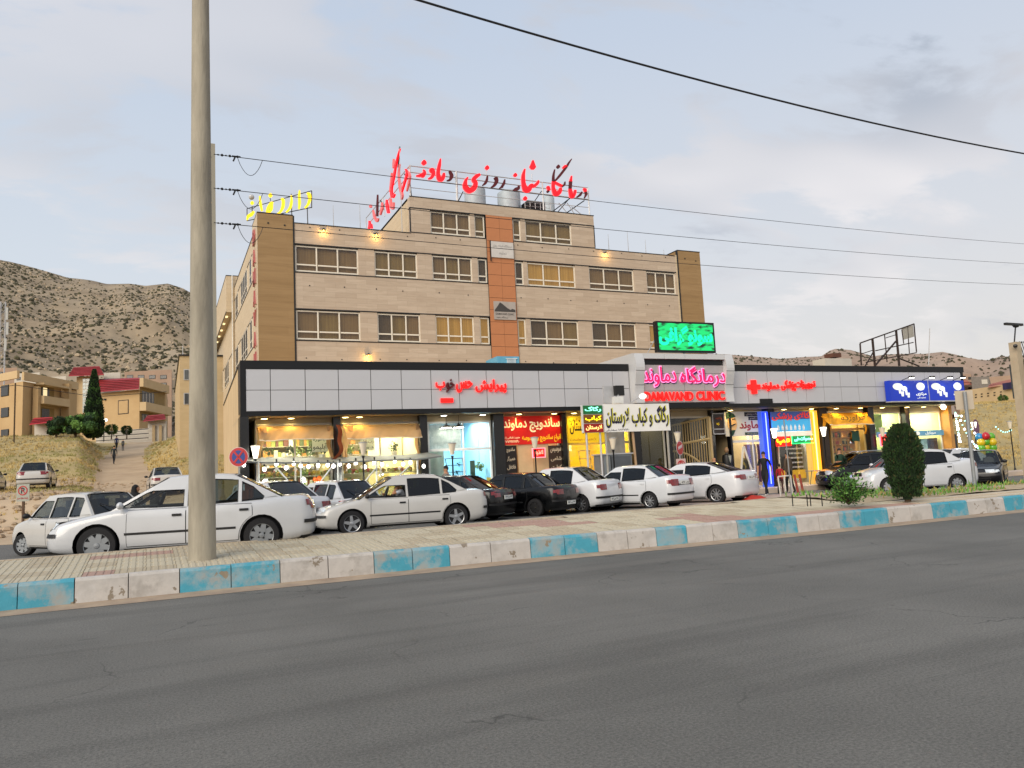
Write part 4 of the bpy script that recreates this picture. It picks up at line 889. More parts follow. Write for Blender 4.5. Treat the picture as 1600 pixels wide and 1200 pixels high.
mb = MB(); mb.tube([(a+.1, vb+.1, .0), (a+.1, vb+.1, z1)], .05, 8); mb.tube([(b_-.1, vb+.1, .0), (b_-.1, vb+.1, z1)], .05, 8); mb.tube([(a, vb+.1, z1-.05), (b_, vb+.1, z1-.05)], .03, 6); mb.build('post', mat('stand_steel', '#a9a79f', .4, metal=.4), t)
u_, _ = AN.pt(1043, 700, vb); mb = MB(); uq = AN.pt(997, 700, vb)[0]; mb.tube([(uq, vb+.15, 0), (uq-.1, vb+.15, z0)], .05, 8); mb.build('brace', mat('stand_rust', '#a88a6a', .6), t)
nb = thing('neon_box', 'box sign with green, yellow and red neon rows left of the white banner', 'sign')
a2, zt2 = vpt(909, 634); b2, _ = vpt(941, 632); zb2 = vpt(925, 676)[1]; zt2 = vpt(925, 633)[1]
B(a2, b2, vb-.02, vb+.12, zb2, zt2).build('case', mat('neon_case', '#c8ccc8', .5), nb)
h = zt2-zb2
for k, (cb, s, g_, cl) in enumerate((('#052a12', 'رگاگ', g_cyan, '#052a12'), ('#3a2004', 'کباب', g_yel, ''), ('#5a0a06', 'لارستان', glow('peach_neon', '#ffc070', 1.8), ''))):
    B(a2+.03, b2-.03, vb-.04, vb-.021, zt2-h*(k+1)/3+.01, zt2-h*k/3-.015).build('face', mat('face_'+cb, cb, .4, emit=.6, ecol=('#0a6a30', '#7a4a08', '#8a100a')[k]), nb)
    lettering(nb, s, a2+.1, b2-.1, zt2-h*(k+1)/3+.08, zt2-h*k/3-.06, vb-.05, g_, .02, .012)
mb = MB(); mb.tube([(a2+.15, vb+.05, 0), (a2+.15, vb+.05, zb2)], .04, 6); mb.tube([(b2-.15, vb+.05, 0), (b2-.15, vb+.05, zb2)], .04, 6); mb.build('post', m_rail, nb)
# blue billboard with speech bubbles at the right end
bl = thing('blue_billboard', 'royal blue lit billboard with white bubbles on the right end of the fascia', 'sign')
m_blue = mat('royal_blue', '#0d2f9c', .35, var=.08, emit=.30, ecol='#0d2fb0')
vq = -.35; a, _ = AN.pt(1391, 610, vq); b_, _ = AN.pt(1507, 610, vq); z1 = AN.pt(1440, 594.5, vq)[1]; z0 = AN.pt(1440, 626, vq)[1]; um = AN.pt(1451, 610, vq)[0]
for q0, q1 in ((a, um-.02), (um+.02, b_)): B(q0, q1, vq, vq+.3, z0, z1).build('panel', m_blue, bl)
B(a-.02, b_+.02, vq-.01, vq+.32, z0-.05, z0-.005).build('edge', m_rail, bl); B(um-.018, um+.018, vq-.01, vq+.3, z0, z1).build('edge', m_rail, bl)
m_wp = mat('white_print', '#d8dcd8', .5, var=0, emit=.35, ecol='#e8f0e8'); H_ = z1-z0
for q0 in (a, um+.02):
    mb = MB()
    def ov(c, zc, rx, rz): mb.prism([(c+rx*math.cos(k*PI/10), zc+rz*math.sin(k*PI/10)) for k in range(20)], vq-.012, vq-.002)
    W_ = um-a; ov(q0+W_*.2, z0+H_*.70, W_*.13, H_*.17); ov(q0+W_*.36, z0+H_*.6, W_*.075, H_*.12)
    mb.build('bubble', m_wp, bl); mb = MB()
    for k, (cx_, cz_, w_) in enumerate(((.24, .5, .07), (.3, .36, .08), (.4, .42, .06), (.45, .3, .07))): mb.prism([(q0+W_*(cx_-w_/2), z0+H_*(cz_+.1)), (q0+W_*(cx_-w_/3), z0+H_*(cz_-.14)), (q0+W_*(cx_+w_/3), z0+H_*(cz_-.14)), (q0+W_*(cx_+w_/2), z0+H_*(cz_+.1))], vq-.018-.002*k, vq-.013)
    mb.build('cup_print', m_wp, bl); mb = MB(); ov(q0+W_*.79, z0+H_*.70, W_*.11, H_*.2); mb.build('medallion', m_wp, bl)
    lettering(bl, 'مرکزی', q0+W_*.66, q0+W_*.93, z0+H_*.24, z0+H_*.42, vq-.002, m_wp, .03); lettering(bl, 'نمایندگی', q0+W_*.68, q0+W_*.9, z0+H_*.1, z0+H_*.2, vq-.002, m_wp, .01)
for px in (1420, 1452, 1480, 1500):
    u = AN.pt(px, 594, vq-.3)[0]; t = thing('picture_light', {1420: 'spotlight arm above the left billboard panel', 1452: 'spotlight arm above the seam between the two billboard panels', 1480: 'spotlight arm above the right billboard panel', 1500: 'spotlight arm at the outer corner of the blue billboard'}[px], 'spotlight', 'spotlight arms above the blue billboard')
    mb = MB(); mb.tube([(u, vq+.1, z1+.02), (u, vq-.45, z1+.14)], .018, 5); mb.build('arm', m_trim, t); mb = MB(); mb.box(u-.12, u+.12, vq-.55, vq-.4, z1+.08, z1+.16); mb.build('head', m_trim, t); mb = MB(); mb.box(u-.1, u+.1, vq-.53, vq-.42, z1+.065, z1+.079); mb.build('lens', m_dlw, t)
    lamp('SPOT', (u, vq-.48, z1+.06), 14, (.95, .97, 1), .05, t, rot=(R(20), 0, 0), spot=R(120))
# lettering on the fascia
fs_ = thing('fascia_sign', 'glowing red Persian letters on the left half of the silver fascia', 'sign')
vl = -.04
def fpt(x, y): return AN.pt(x, y, vl)
gl_red = glow('red_letter_glow', '#ff1410', 1.35)
for s, x0, x1, y0, y1, m in (('پیرایش', 743, 791, 593, 614, gl_red), ('حس', 713, 738, 595, 613, gl_red), ('خو', 697, 710, 592, 613, mat('unlit_letter', '#5a0d12', .5, var=0)), ('ب', 681, 695, 596, 610, gl_red)):
    mb = MB(); text(mb, s, fpt(x0, 603)[0], fpt(x1, 603)[0], fpt((x0+x1)/2, y1)[1], fpt((x0+x1)/2, y0)[1], vl, .022, .04); mb.build('letter', m, fs_)
mb = MB(); a, zb = fpt(689, 629); b_, zt = fpt(708, 622); mb.box(a, b_, vl-.02, .01, zb, zt); mb.build('bar', gl_red, fs_)
ms = thing('medical_fascia_sign', 'red cross and red Persian letters on the right half of the fascia', 'sign')
mb = MB(); c, zc = fpt(1178, 604.5); r_ = (fpt(1188, 604)[0]-c)*.95; w_ = r_*.38; mb.box(c-r_, c+r_, vl-.04, .01, zc-w_*.8, zc+w_*.8); mb.box(c-w_, c+w_, vl-.045, .01, zc-r_*.9, zc+r_*.9); mb.build('cross', gl_red, ms)
for s, x0, x1, y0, y1 in (('تجهیزات', 1243, 1274, 594, 608), ('پزشکی', 1221, 1243, 594, 611), ('دماوند', 1190, 1217, 597, 611)):
    mb = MB(); text(mb, s, fpt(x0, 603)[0], fpt(x1, 603)[0], fpt((x0+x1)/2, y1)[1], fpt((x0+x1)/2, y0)[1], vl, .022, .04); mb.build('letter', gl_red, ms)
ps = thing('portal_sign', 'pink outlined Persian letters above red CLINIC letters on the portal', 'sign')
fpt = lambda x, y: AN.pt(x, y, -.4)
g_rose = glow('rose_glow', '#ff8ac4', 1.5)
for s, x0, x1 in (('درمانگاه', 1063, 1134), ('دماوند', 1005, 1057)):
    u0, u1 = fpt(x0, 590)[0], fpt(x1, 590)[0]; za, zb = fpt((x0+x1)/2, 604)[1], fpt((x0+x1)/2, 573)[1]
    mb = MB(); text(mb, s, u0-.03, u1+.03, za-.04, zb+.04, -.37, .045, .012); mb.build('letter_outline', g_rose, ps)
    mb = MB(); text(mb, s, u0, u1, za, zb, -.40, .008, .02); mb.build('letter', glow('hotpink_letter', '#d81058', 1.0), ps)
    mb = MB(); text(mb, s, u0+.06, u1+.06, za-.07, zb-.03, -.34, .05, .003); mb.build('letter_shade', mat('navy_shade', '#2a2058', .5, var=0), ps)
mb = MB(); text(mb, 'DAMAVAND', fpt(1008, 618)[0], fpt(1084, 618)[0], fpt(1045, 626)[1], fpt(1045, 612)[1], -.36, .022, .03, fa=False); mb.build('latin_letter', gl_red, ps)
mb = MB(); text(mb, 'CLINIC', fpt(1089, 618)[0], fpt(1133, 618)[0], fpt(1110, 625)[1], fpt(1110, 611)[1], -.36, .022, .03, fa=False); mb.build('latin_letter', gl_red, ps)
# LED screen on the portal
ls = thing('led_screen', 'green LED screen with cyan Persian writing standing on the portal', 'screen')
a, z0 = AN.pt(1024, 503, 0); B(16.9, 19.93, -.02, .22, 6.27, 7.62).build('case', m_blk, ls)
def led_mat():
    m = bpy.data.materials.new('led_face'); m.use_nodes = True; nt = m.node_tree; b = nt.nodes['Principled BSDF']; t = nt.nodes.new('ShaderNodeTexCoord'); mpn = nt.nodes.new('ShaderNodeMapping'); mpn.inputs['Rotation'].default_value = (0, R(25), 0); mpn.inputs['Scale'].default_value = (1, 1, 3)
    nt.links.new(t.outputs['Object'], mpn.inputs[0]); n = nt.nodes.new('ShaderNodeTexNoise'); n.inputs['Scale'].default_value = 2.2; n.inputs['Detail'].default_value = 6; nt.links.new(mpn.outputs[0], n.inputs['Vector'])
    r = nt.nodes.new('ShaderNodeValToRGB'); r.color_ramp.elements[0].position = .36; r.color_ramp.elements[0].color = (0, .03, .01, 1); r.color_ramp.elements[1].position = .52; r.color_ramp.elements[1].color = (.0, .75, .18, 1); nt.links.new(n.outputs[0], r.inputs[0]); nt.links.new(r.outputs[0], b.inputs['Emission Color']); b.inputs['Emission Strength'].default_value = 1.0; b.inputs['Base Color'].default_value = (.01, .01, .01, 1); return m
B(16.99, 19.84, -.03, -.021, 6.36, 7.54).build('display', led_mat(), ls)
mb = MB(); text(mb, 'سونوگرافی', 17.0, 19.8, 6.55, 7.45, -.034, .05, .004); mb.build('lettering', glow('led_cyan', '#10ffb0', 1.1), ls)
mb = MB(); mb.tube([(16.7, .6, 6.2), (17.0, .15, 7.0)], .02, 4); mb.tube([(19.6, .6, 6.2), (19.7, .15, 6.9)], .02, 4); mb.tube([(18.4, .25, 6.14), (18.4, .2, 6.3)], .06, 6); mb.build('brace', m_rail, ls)
# air cooler on the shop roof, black flood light, lamp arm
ac = thing('air_cooler', 'pale blue evaporative cooler on the shop roof below the orange strip', 'air cooler')
a, _ = AN.pt(777, 562, 3.2); b_, zt = AN.pt(811, 557, 3.2); B(a, b_, 3.2, 4.6, 5.5, zt).build('casing', mat('cooler_blue', '#5ea3bf', .5), ac); mb = MB()
for k in range(8): uu = a+.45+k*(b_-a-.6)/8; mb.box(uu, uu+.03, 3.17, 3.2, 5.75, zt-.1)
mb.box(a+.4, b_-.1, 3.16, 3.19, zt-.12, zt-.08); mb.build('grille', mat('cooler_grille', '#c9d6dc', .5), ac)
# billboard skeleton on the shop roof
bf = thing('billboard_frame', 'rusty empty billboard frame standing on the right end of the shop roof', 'billboard frame')
def bpnt(px, py, v): u, zz = AN.pt(px, py, v); return (u, v, zz)
mb = MB(); P_ = lambda px, py: bpnt(px, py, 4.0+(px-1344)*.028)
for a, b_, w in (((1344, 536), (1428, 506), .05), ((1344, 537), (1346, 571), .06), ((1428, 506), (1432, 550), .05), ((1353, 566), (1432, 551), .04), ((1363, 530), (1367, 572), .09), ((1400, 516), (1405, 572), .09), ((1367, 572), (1400, 533), .07), ((1352, 572), (1364, 551), .05), ((1405, 560), (1436, 572), .06), ((1382, 523), (1386, 566), .04), ((1418, 509), (1421, 552), .04), ((1346, 553), (1364, 547), .03), ((1384, 528), (1400, 523), .03), ((1368, 548), (1427, 535), .04), ((1409, 515), (1412, 537), .04)): mb.tube([P_(*a), P_(*b_)], w*.8, 5)
mb.build('truss', mat('rusty_steel', '#30211c', .8, var=.3, scale=4), bf)
q = MB(); c0, c1_, c2_, c3_ = P_(1409.5, 513), P_(1426.5, 508), P_(1428.5, 526), P_(1412, 531)
q.add([c0, c1_, c2_, c3_]+[(p[0], p[1]+.05, p[2]) for p in (c0, c1_, c2_, c3_)], [(0, 3, 2, 1), (4, 5, 6, 7), (0, 1, 5, 4), (1, 2, 6, 5), (2, 3, 7, 6), (3, 0, 4, 7)]); q.build('remaining_panel', mat('faded_panel', '#b3aea2', .7, var=.12), bf)
a = bpnt(1451, 571, 5.0); b_ = bpnt(1453, 513, 5.0); mb = MB(); mb.tube([a, b_], .03, 5); mb.build('antenna_pole', m_rail, label='thin bare pole right of the empty billboard frame', cat='roof pole')
a = AN.pt(1290, 572, 7); b_ = AN.pt(1330, 559, 7); wb = thing('roof_parapet', 'white tiled parapet block behind the shop roof', 'parapet'); B(a[0], b_[0], 7, 8, 5.0, AN.pt(1310, 560, 7)[1]).build('wall', mat('white_tile', '#b9b5ab', .5, var=.06), wb)
a = AN.pt(1296, 560, 7.5)[0]; b_ = AN.pt(1309, 560, 7.5)[0]; B(a, b_, 7.2, 7.9, AN.pt(1302, 559, 7.5)[1], AN.pt(1302, 553, 7.5)[1]).build('brown_block', mat('brown_brick', '#5a3a2c', .9), wb)
# goods in the left windows
random.seed(11)
m_pot = mat('white_pot', '#cfcabd', .5); m_leaf = [mat('leaf_green', '#4f6e1e', .7, var=.3, scale=9), mat('leaf_dark', '#2a4a1c', .7, var=.3, scale=9), mat('leaf_lime', '#8aa02c', .7, var=.2, scale=9)]
def leafball(mb, c, r_, n, s):
    for _ in range(n):
        d = Vector((random.gauss(0, 1), random.gauss(0, 1), random.gauss(0, 1))).normalized()*r_*random.uniform(.4, 1); p = Vector(c)+d; a = Vector((random.gauss(0, 1), random.gauss(0, 1), random.gauss(0, 1))).normalized()*s; b2_ = d.cross(a).normalized()*s*.5
        mb.face([p-a*.6, p+b2_, p+a, p-b2_])
shelf = thing('window_shelf', 'cream shelf with jars and fruit across the two left shop windows', 'shelf'); B(.62, 6.4, 1.15, 1.7, 2.12, 2.18).build('board', mat('shelf_cream', '#cabf96', .6), shelf); B(.62, 6.4, 1.15, 1.7, 1.66, 1.70).build('board', MC['shelf_cream'], shelf)
for i, u in enumerate((1.05, 1.75, 2.05, 2.5, 2.9, 3.9, 4.4, 5.6)):
    t = thing('potted_plant', ['leafy plant in a white pot, leftmost on the shop shelf', 'bushy plant in a white pot left of the flowering one', 'flowering plant in a white pot in the first window', 'low lime plant in a white pot in the first window', 'plant in a white pot next to the handwritten poster', 'plant in a white pot at the left of the second window', 'small lime plant in the second window', 'plant in a white pot near the cream curtains'][i], 'potted plant', 'potted plants in the left shop windows')
    h_ = random.uniform(.22, .3); v_ = 1.3; zb = 2.18 if i % 3 else 2.18
    mb = MB(); mb.lathe([(.09, 0), (.13, h_), (.11, h_), (.1, h_-.03)], (u, v_, zb), 10); mb.build('pot', m_pot, t, smooth=True); mb = MB(); leafball(mb, (u, v_, zb+h_+.18), .22, 60, .07); mb.build('leaves', m_leaf[i % 3], t)
fr_cols = ['#c8502a', '#d8b020', '#9ab030', '#b8902a', '#7a9a3a', '#d8c860']
gb = [MB() for _ in fr_cols]
for k in range(120): gb[k % 6].ball((random.uniform(.7, 6.3), random.uniform(1.2, 1.6), 1.75+random.uniform(0, .06)), random.uniform(.05, .09), n=6, m=4)
for k, q in enumerate(gb): q.build('fruit', mat('fruit_'+fr_cols[k], fr_cols[k], .5), label=['orange-red fruit', 'yellow fruit', 'green fruit', 'amber fruit', 'dark green fruit', 'pale yellow fruit'][k]+' lined up on the lower window shelf', cat='fruit', kind='stuff')
m_paper = cloth('white_paper', '#d4d6cc', .6); m_ink = mat('ink', '#16181c', .6, var=0); m_inkg = mat('ink_green', '#174a38', .6, var=0)
t, a, b_, z0, z1 = board('paper_notice', 'white paper with black and green handwriting in the first window', (487.5, 679, 512, 706), m_paper, .97, .01); h = z1-z0
lettering(t, 'آبغوره', a+.03, b_-.03, z0+h*.58, z1-h*.06, .965, m_inkg, .012, .003); lettering(t, 'آبلیمو', a+.03, b_-.03, z0+h*.08, z0+h*.5, .965, m_ink, .012, .003)
t, a, b_, z0, z1 = board('paper_notice', 'white paper with three handwritten lines in the second window', (563, 676, 585, 704), m_paper, .97, .01); h = z1-z0
for k, (s, m_) in enumerate((('روغن', m_ink), ('رب انار', mat('ink_red', '#5a1a1a', .6, var=0)), ('دوغ', m_ink))): lettering(t, s, a+.04, b_-.04, z1-h*(k+1)/3+.03, z1-h*k/3-.04, .965, m_, .012, .003)
B(5.0, 6.4, 3.2, 3.3, .25, 3.6).build('cream_curtain', mat('cream_curtain', '#c9bb8c', .9, col2='#ded2a6', scale=1, stretch=(9, 1, .2)), label='pleated cream curtain hanging inside the second shop', cat='curtain')
# blue shop contents
def shelfunit(t, u0, u1, v, z0, z1, n, m, slant=0):
    mb = MB()
    for uu in (u0, u1): mb.tube([(uu+slant, v, z0), (uu, v, z1)], .018, 4)
    for k in range(n+1): f = k/n; s_ = slant*(1-f); mb.box(u0+s_, u1+s_, v-.15, v+.15, z0+(z1-z0)*f, z0+(z1-z0)*f+.025)
    mb.build('rack', m, t)
t = thing('ladder_rack', 'black ladder-shaped rack with plants in the light blue shop', 'rack'); shelfunit(t, 7.7, 8.4, 1.5, .22, 2.1, 7, m_trim, .25)
mb = MB(); [leafball(mb, (7.85+.1*k, 1.5, .6+.32*k), .1, 18, .05) for k in range(5)]; mb.build('trailing_leaves', m_leaf[1], t)
t = thing('hanging_basket', 'green hanging plant against the light blue wall', 'plant'); mb = MB(); leafball(mb, (9.15, 1.6, 1.75), .22, 90, .07); mb.build('leaves', m_leaf[0], t); mb = MB(); mb.tube([(9.15, 1.6, 2.0), (9.15, 1.6, 3.6)], .008, 4); mb.build('cord', m_trim, t)
B(8.72, 8.92, 1.5, 1.53, 1.3, 2.0).build('green_picture', mat('green_picture', '#2a4a34', .5, var=.5, scale=6), label='narrow dark green picture in the light blue shop', cat='picture')
B(9.25, 9.43, 1.1, 1.12, .95, 1.3).build('yellow_notice', mat('notice_yellow', '#d8b84a', .6), label='small yellow notice on the light blue shop glass', cat='notice')
mb = MB(); mb.grid(lambda i, j: (6.95+1.3*i, 1.12+.04*mnoise.noise(Vector((i*5, j*5, 2))), 2.5+.95*j), 14, 10); mb.build('wrinkled_plastic', mat('white_plastic', '#a8bcc0', .35, col2='#dfe8ea', scale=7, detail=8, bump=.8, bscale=9), label='wrinkled white plastic sheet behind the blue shop glass', cat='plastic sheet', smooth=80)
mb = MB(); mb.grid(lambda i, j: (6.9+.62*i, 1.1+.05*math.sin(i*9), .6+1.85*j), 10, 4); mb.build('pale_plastic', mat('pale_plastic', '#a5c4b8', .4, col2='#d0e0d0', scale=3), label='pale green plastic hung at the left of the blue shop', cat='plastic sheet', smooth=80)
for u, lb in ((7.55, 'left'), (8.05, 'right')):
    t = thing('pendant_lamp', 'wide pendant lamp in the blue shop, the %s one' % lb, 'pendant lamp'); mb = MB(); mb.lathe([(.02, .18), (.05, .1), (.24, 0), (.22, -.01)], (u, .75, 3.3), 14); mb.build('shade', m_trim, t); mb = MB(); mb.lathe([(.2, 0), (.02, -.03)], (u, .75, 3.29), 14); mb.build('bulb', m_dlw, t); mb = MB(); mb.tube([(u, .75, 3.45), (u, .75, 3.78)], .008, 4); mb.build('cord', m_trim, t)
# yellow shop contents
t = thing('ladder_rack', 'cream ladder-shaped rack in the yellow kebab shop', 'rack'); shelfunit(t, 13.55, 14.05, 1.4, .22, 2.2, 6, mat('rack_cream', '#b8a878', .6), .2)
mb = MB(); mb.lathe([(.16, 0), (.16, .9), (.1, 1.0)], (13.05, 1.3, .22), 12); mb.build('red_cylinder', mat('red_enamel', '#b0180c', .35), label='red gas cylinder inside the yellow shop', cat='cylinder')
B(13.9, 14.8, -.1, .5, .22, .95).build('yellow_crate', mat('crate_yellow', '#d8b01a', .5, var=.15), label='yellow plastic crate in front of the yellow shop', cat='crate')
B(14.6, 15.5, .85, .93, .25, 3.1).build('metal_door', mat('silver_foil', '#aaa79f', .35, metal=.4, var=.2, scale=3), label='silver framed door of the yellow shop', cat='door')
# clothes & mannequin in the menswear window
random.seed(4)
for k, c in enumerate(('#8a5a4a', '#6a4a44', '#9a8a7a', '#b09a80', '#7a4438', '#5d5650')):
    t = MB(); u = 22.05+.18*k; t.grid(lambda i, j: (u+.17*i+.02*math.sin(j*6), 1.25+.05*math.sin(i*6+k), 2.2-1.75*j), 5, 6); t.build('hanging_cloth', mat('cloth_'+c, c, .9, var=.2, scale=5), label=['brick red', 'dark plum', 'grey beige', 'sand', 'rusty red', 'dark grey'][k]+' cloth hanging in the menswear window', cat='clothes', group='clothes hanging in the menswear window', smooth=80)
t = thing('easel_board', 'white A-shaped board leaning in the menswear window', 'easel'); mb = MB(); mb.tube([(21.2, .7, .22), (21.65, .8, 2.1)], .05, 6); mb.tube([(22.2, .7, .22), (21.7, .8, 2.1)], .05, 6); mb.build('leg', mat('easel_white', '#c8c4ba', .5), t); mb = MB(); mb.prism([(21.4, .4), (22.0, .4), (21.85, 1.5), (21.6, 1.6)], .78, .82); mb.build('picture', mat('easel_dark', '#2a2a20', .4, col2='#8a7a30', scale=4, thr=(.5, .6)), t)
mq = thing('mannequin', 'dark suited mannequin with white shirt left of the menswear window', 'mannequin'); mb = MB(); mb.lathe([(.12, .22), (.14, 1.0), (.2, 1.15), (.22, 1.55), (.19, 1.75), (.06, 1.8), (.05, 1.86)], (20.55, .6, 0), 10); mb.build('suit', m_trim, mq, smooth=True); mb = MB(); mb.prism([(20.47, 1.72), (20.55, 1.4), (20.63, 1.72)], .37, .39); mb.build('shirt', m_paper, mq); mb = MB(); mb.ball((20.55, .6, 1.97), .1, .11, .13); mb.build('head', mat('mannequin_tan', '#8a6a4a', .6), mq)
# wood shelves in the yellow awning shop
t = thing('wooden_shelving', 'tall amber wooden shelving with boxes in the yellow awning shop', 'shelving'); mb = MB()
for k in range(5): mb.box(27.25+.42*k, 27.28+.42*k, 1.3, 1.7, .25, 2.7)
for k in range(8): mb.box(27.25, 28.95, 1.3, 1.7, .3+.34*k, .33+.34*k)
mb.build('frame', mat('amber_wood', '#a5782e', .6, col2='#c89a48', scale=2, stretch=(1, 1, 8)), t); bx_ = [MB() for _ in range(4)]
for k in range(90): c = random.randrange(4); u = 27.3+random.random()*1.55; zz = .33+.34*random.randrange(7); bx_[c].box(u, u+.12, 1.32, 1.5, zz+.003, zz+random.uniform(.1, .27))
for k, c in enumerate(('#6a4a1e', '#b0452a', '#c8b070', '#2f3a2e')): bx_[k].build('goods', mat('goods_'+c, c, .6), t, kind='stuff')
B(28.45, 28.92, .95, .97, 2.15, 2.65).build('green_sign', mat('green_sign', '#0f4a3c', .5, var=.3, scale=6), label='dark green sign plate on the wooden shelf shop window', cat='sign')
# displays in the medical shop
t = thing('display_case', 'dark display case with pale shoes in the medical shop', 'display case'); mb = MB(); mb.box(24.7, 25.7, 1.5, 1.9, .9, 2.2); mb.build('case', mat('case_dark', '#1e1a1e', .4, var=.4, scale=3), t); mb = MB()
for k in range(5):
    for j in range(5): mb.box(24.72+.2*k, 24.86+.2*k, 1.4, 1.5, 1.0+.22*j, 1.08+.22*j)
mb.build('goods', mat('goods_pale', '#bdb4c0', .5, var=.4, scale=7), t, kind='stuff'); B(24.7, 25.7, 1.35, 1.9, .5, .9).build('counter', mat('counter_amber', '#c89a30', .5, emit=.3, ecol='#d8a030'), t)
# green and corner shops
B(30.05, 30.7, 1.1, 1.12, 2.5, 3.45).build('green_film', mat('green_film', '#7fa04a', .5, var=.3, scale=2), label='leaf green film on the upper glass left of the cypress', cat='window film')
for u0, u1, lb in ((30.0, 31.85, 'left'), (32.45, 34.7, 'right')):
    t = thing('blue_banner_strip', 'narrow light blue banner strip over the %s corner shop door' % lb, 'banner'); B(u0, u1, .85, .9, 2.28, 2.55).build('strip', mat('banner_lightblue', '#5a93b8', .5, var=.15, scale=3, emit=.15, ecol='#5a93b8'), t); lettering(t, 'موبایل', u0+.9, u1-.6, 2.33, 2.5, .845, m_wp, .01); mb = MB(); mb.prism([(u0+.35+.16*math.cos(k*PI/8), 2.42+.1*math.sin(k*PI/8)) for k in range(16)], .84, .849); mb.build('emblem', m_wp, t)
for k, (u0, u1, c, lb) in enumerate(((32.5, 32.95, '#a98a6a', 'tan'), (33.3, 33.85, '#9cc4cc', 'pale blue'), (33.95, 34.6, '#183050', 'dark blue'))):
    t = thing('tall_fridge', '%s tall fridge in the corner shop' % lb, 'fridge'); B(u0, u1, 1.2, 1.8, .22, 2.15).build('body', mat('fridge_'+c, c, .35, var=.3, scale=4), t); B(u0+.05, u1-.05, 1.17, 1.2, .4, 2.0).build('door', mat('fridge_d'+c, c, .15, var=.5, scale=7), t)
B(35.02, 35.3, .6, .66, .25, 2.3).build('narrow_board', mat('panel_black', '#141414', .4, var=.5, scale=4), label='narrow black picture panel at the far right shop corner', cat='sign')
# stock on the back walls
random.seed(21)
def stock(t, u0, u1, v, z0, z1, rows, pal):
    q = [MB() for _ in pal]; sh_ = MB()
    for r_ in range(rows):
        zz = z0+(z1-z0)*r_/rows; sh_.box(u0, u1, v-.05, v+.28, zz-.02, zz); u = u0
        while u < u1-.15:
            w = random.uniform(.06, .22); h_ = random.uniform(.3, .85)*(z1-z0)/rows
            if random.random() < .82: q[random.randrange(len(pal))].box(u, u+w*.9, v, v+.2, zz+.001, zz+h_)
            u += w
    sh_.build('shelf', mat('rack_cream2', '#b5aa90', .6), t)
    for k, c in enumerate(pal): q[k].build('goods', mat('stock_'+c, c, .55, var=.3, scale=9), t, kind='stuff')
PA = ('#8a8f3c', '#c9c2a0', '#4f5a2c', '#b07a2c', '#d8d4c4', '#6a3a24')
stock(s1, .75, 3.1, 3.9, .5, 3.3, 7, PA); stock(s2, 3.7, 4.8, 3.9, .5, 3.3, 7, PA); stock(s3, 6.95, 7.6, 3.6, .5, 2.2, 4, ('#d8e0dc', '#6a8a7a', '#b8a070'))
stock(s5, 12.95, 14.5, 3.9, .5, 3.2, 6, ('#c8a020', '#e8d8a0', '#a87a18', '#7a2a18')); stock(s8, 21.2, 23.3, 4.0, .4, 3.2, 7, ('#a8988a', '#7a6a5c', '#c8bcae', '#5a4a44', '#9a5a48')); stock(s10, 27.2, 29.3, 4.0, .4, 3.3, 8, ('#a87a28', '#c8a050', '#6a4a1e', '#b8452a'))
stock(s9, 23.9, 25.7, 4.0, .4, 3.2, 6, ('#d8d4d0', '#8aa0b0', '#b8b0a8', '#c84a3a')); stock(s11, 30.0, 31.8, 3.9, .4, 3.3, 7, ('#b8b880', '#7a8a4a', '#d8d8b8', '#a85a3a')); stock(s12, 32.5, 34.6, 3.9, .4, 3.3, 7, ('#c8c498', '#8ab0b8', '#e0dcc0', '#5a7a8a'))
stock(s6, 16.4, 17.5, 3.2, .3, 1.6, 3, ('#3a3428', '#6a5a40', '#8a8068'))
# gate
gt = thing('metal_gate', 'cream steel gate leaf of vertical bars with an arched brace, standing ajar', 'gate')
gm = mat('gate_cream', '#a08a5e', .5, var=.1)
def gpt(i, zz): return (17.95+(19.5-17.95)*i, 1.6-1.35*i, zz)
mb = MB()
for a, b_, w in (((0, .35), (0, 3.1), .05), ((1, .3), (1, 3.45), .07), ((0, 3.1), (1, 3.45), .05), ((0, .35), (1, .3), .05), ((0, 2.25), (1, 2.5), .06)): mb.tube([gpt(*a), gpt(*b_)], w, 6)
mb.build('frame', gm, gt); bm_ = MB(); bm_.tube([(0, 0, 0), (0, 0, 1)], .022, 5); bm_ = bm_.mesh('bar', gm)
for k in range(1, 19):
    i = k/19; p = gpt(i, .32); o = link('bar', bm_, gt, at=p); o.scale = (1, 1, 3.1+.35*i-.32)
mb = MB(); mb.tube([gpt(.1+.85*math.sin(k*PI/20), .35+1.7*math.cos(k*PI/20)) for k in range(11)], .05, 6); mb.build('arch', gm, gt)
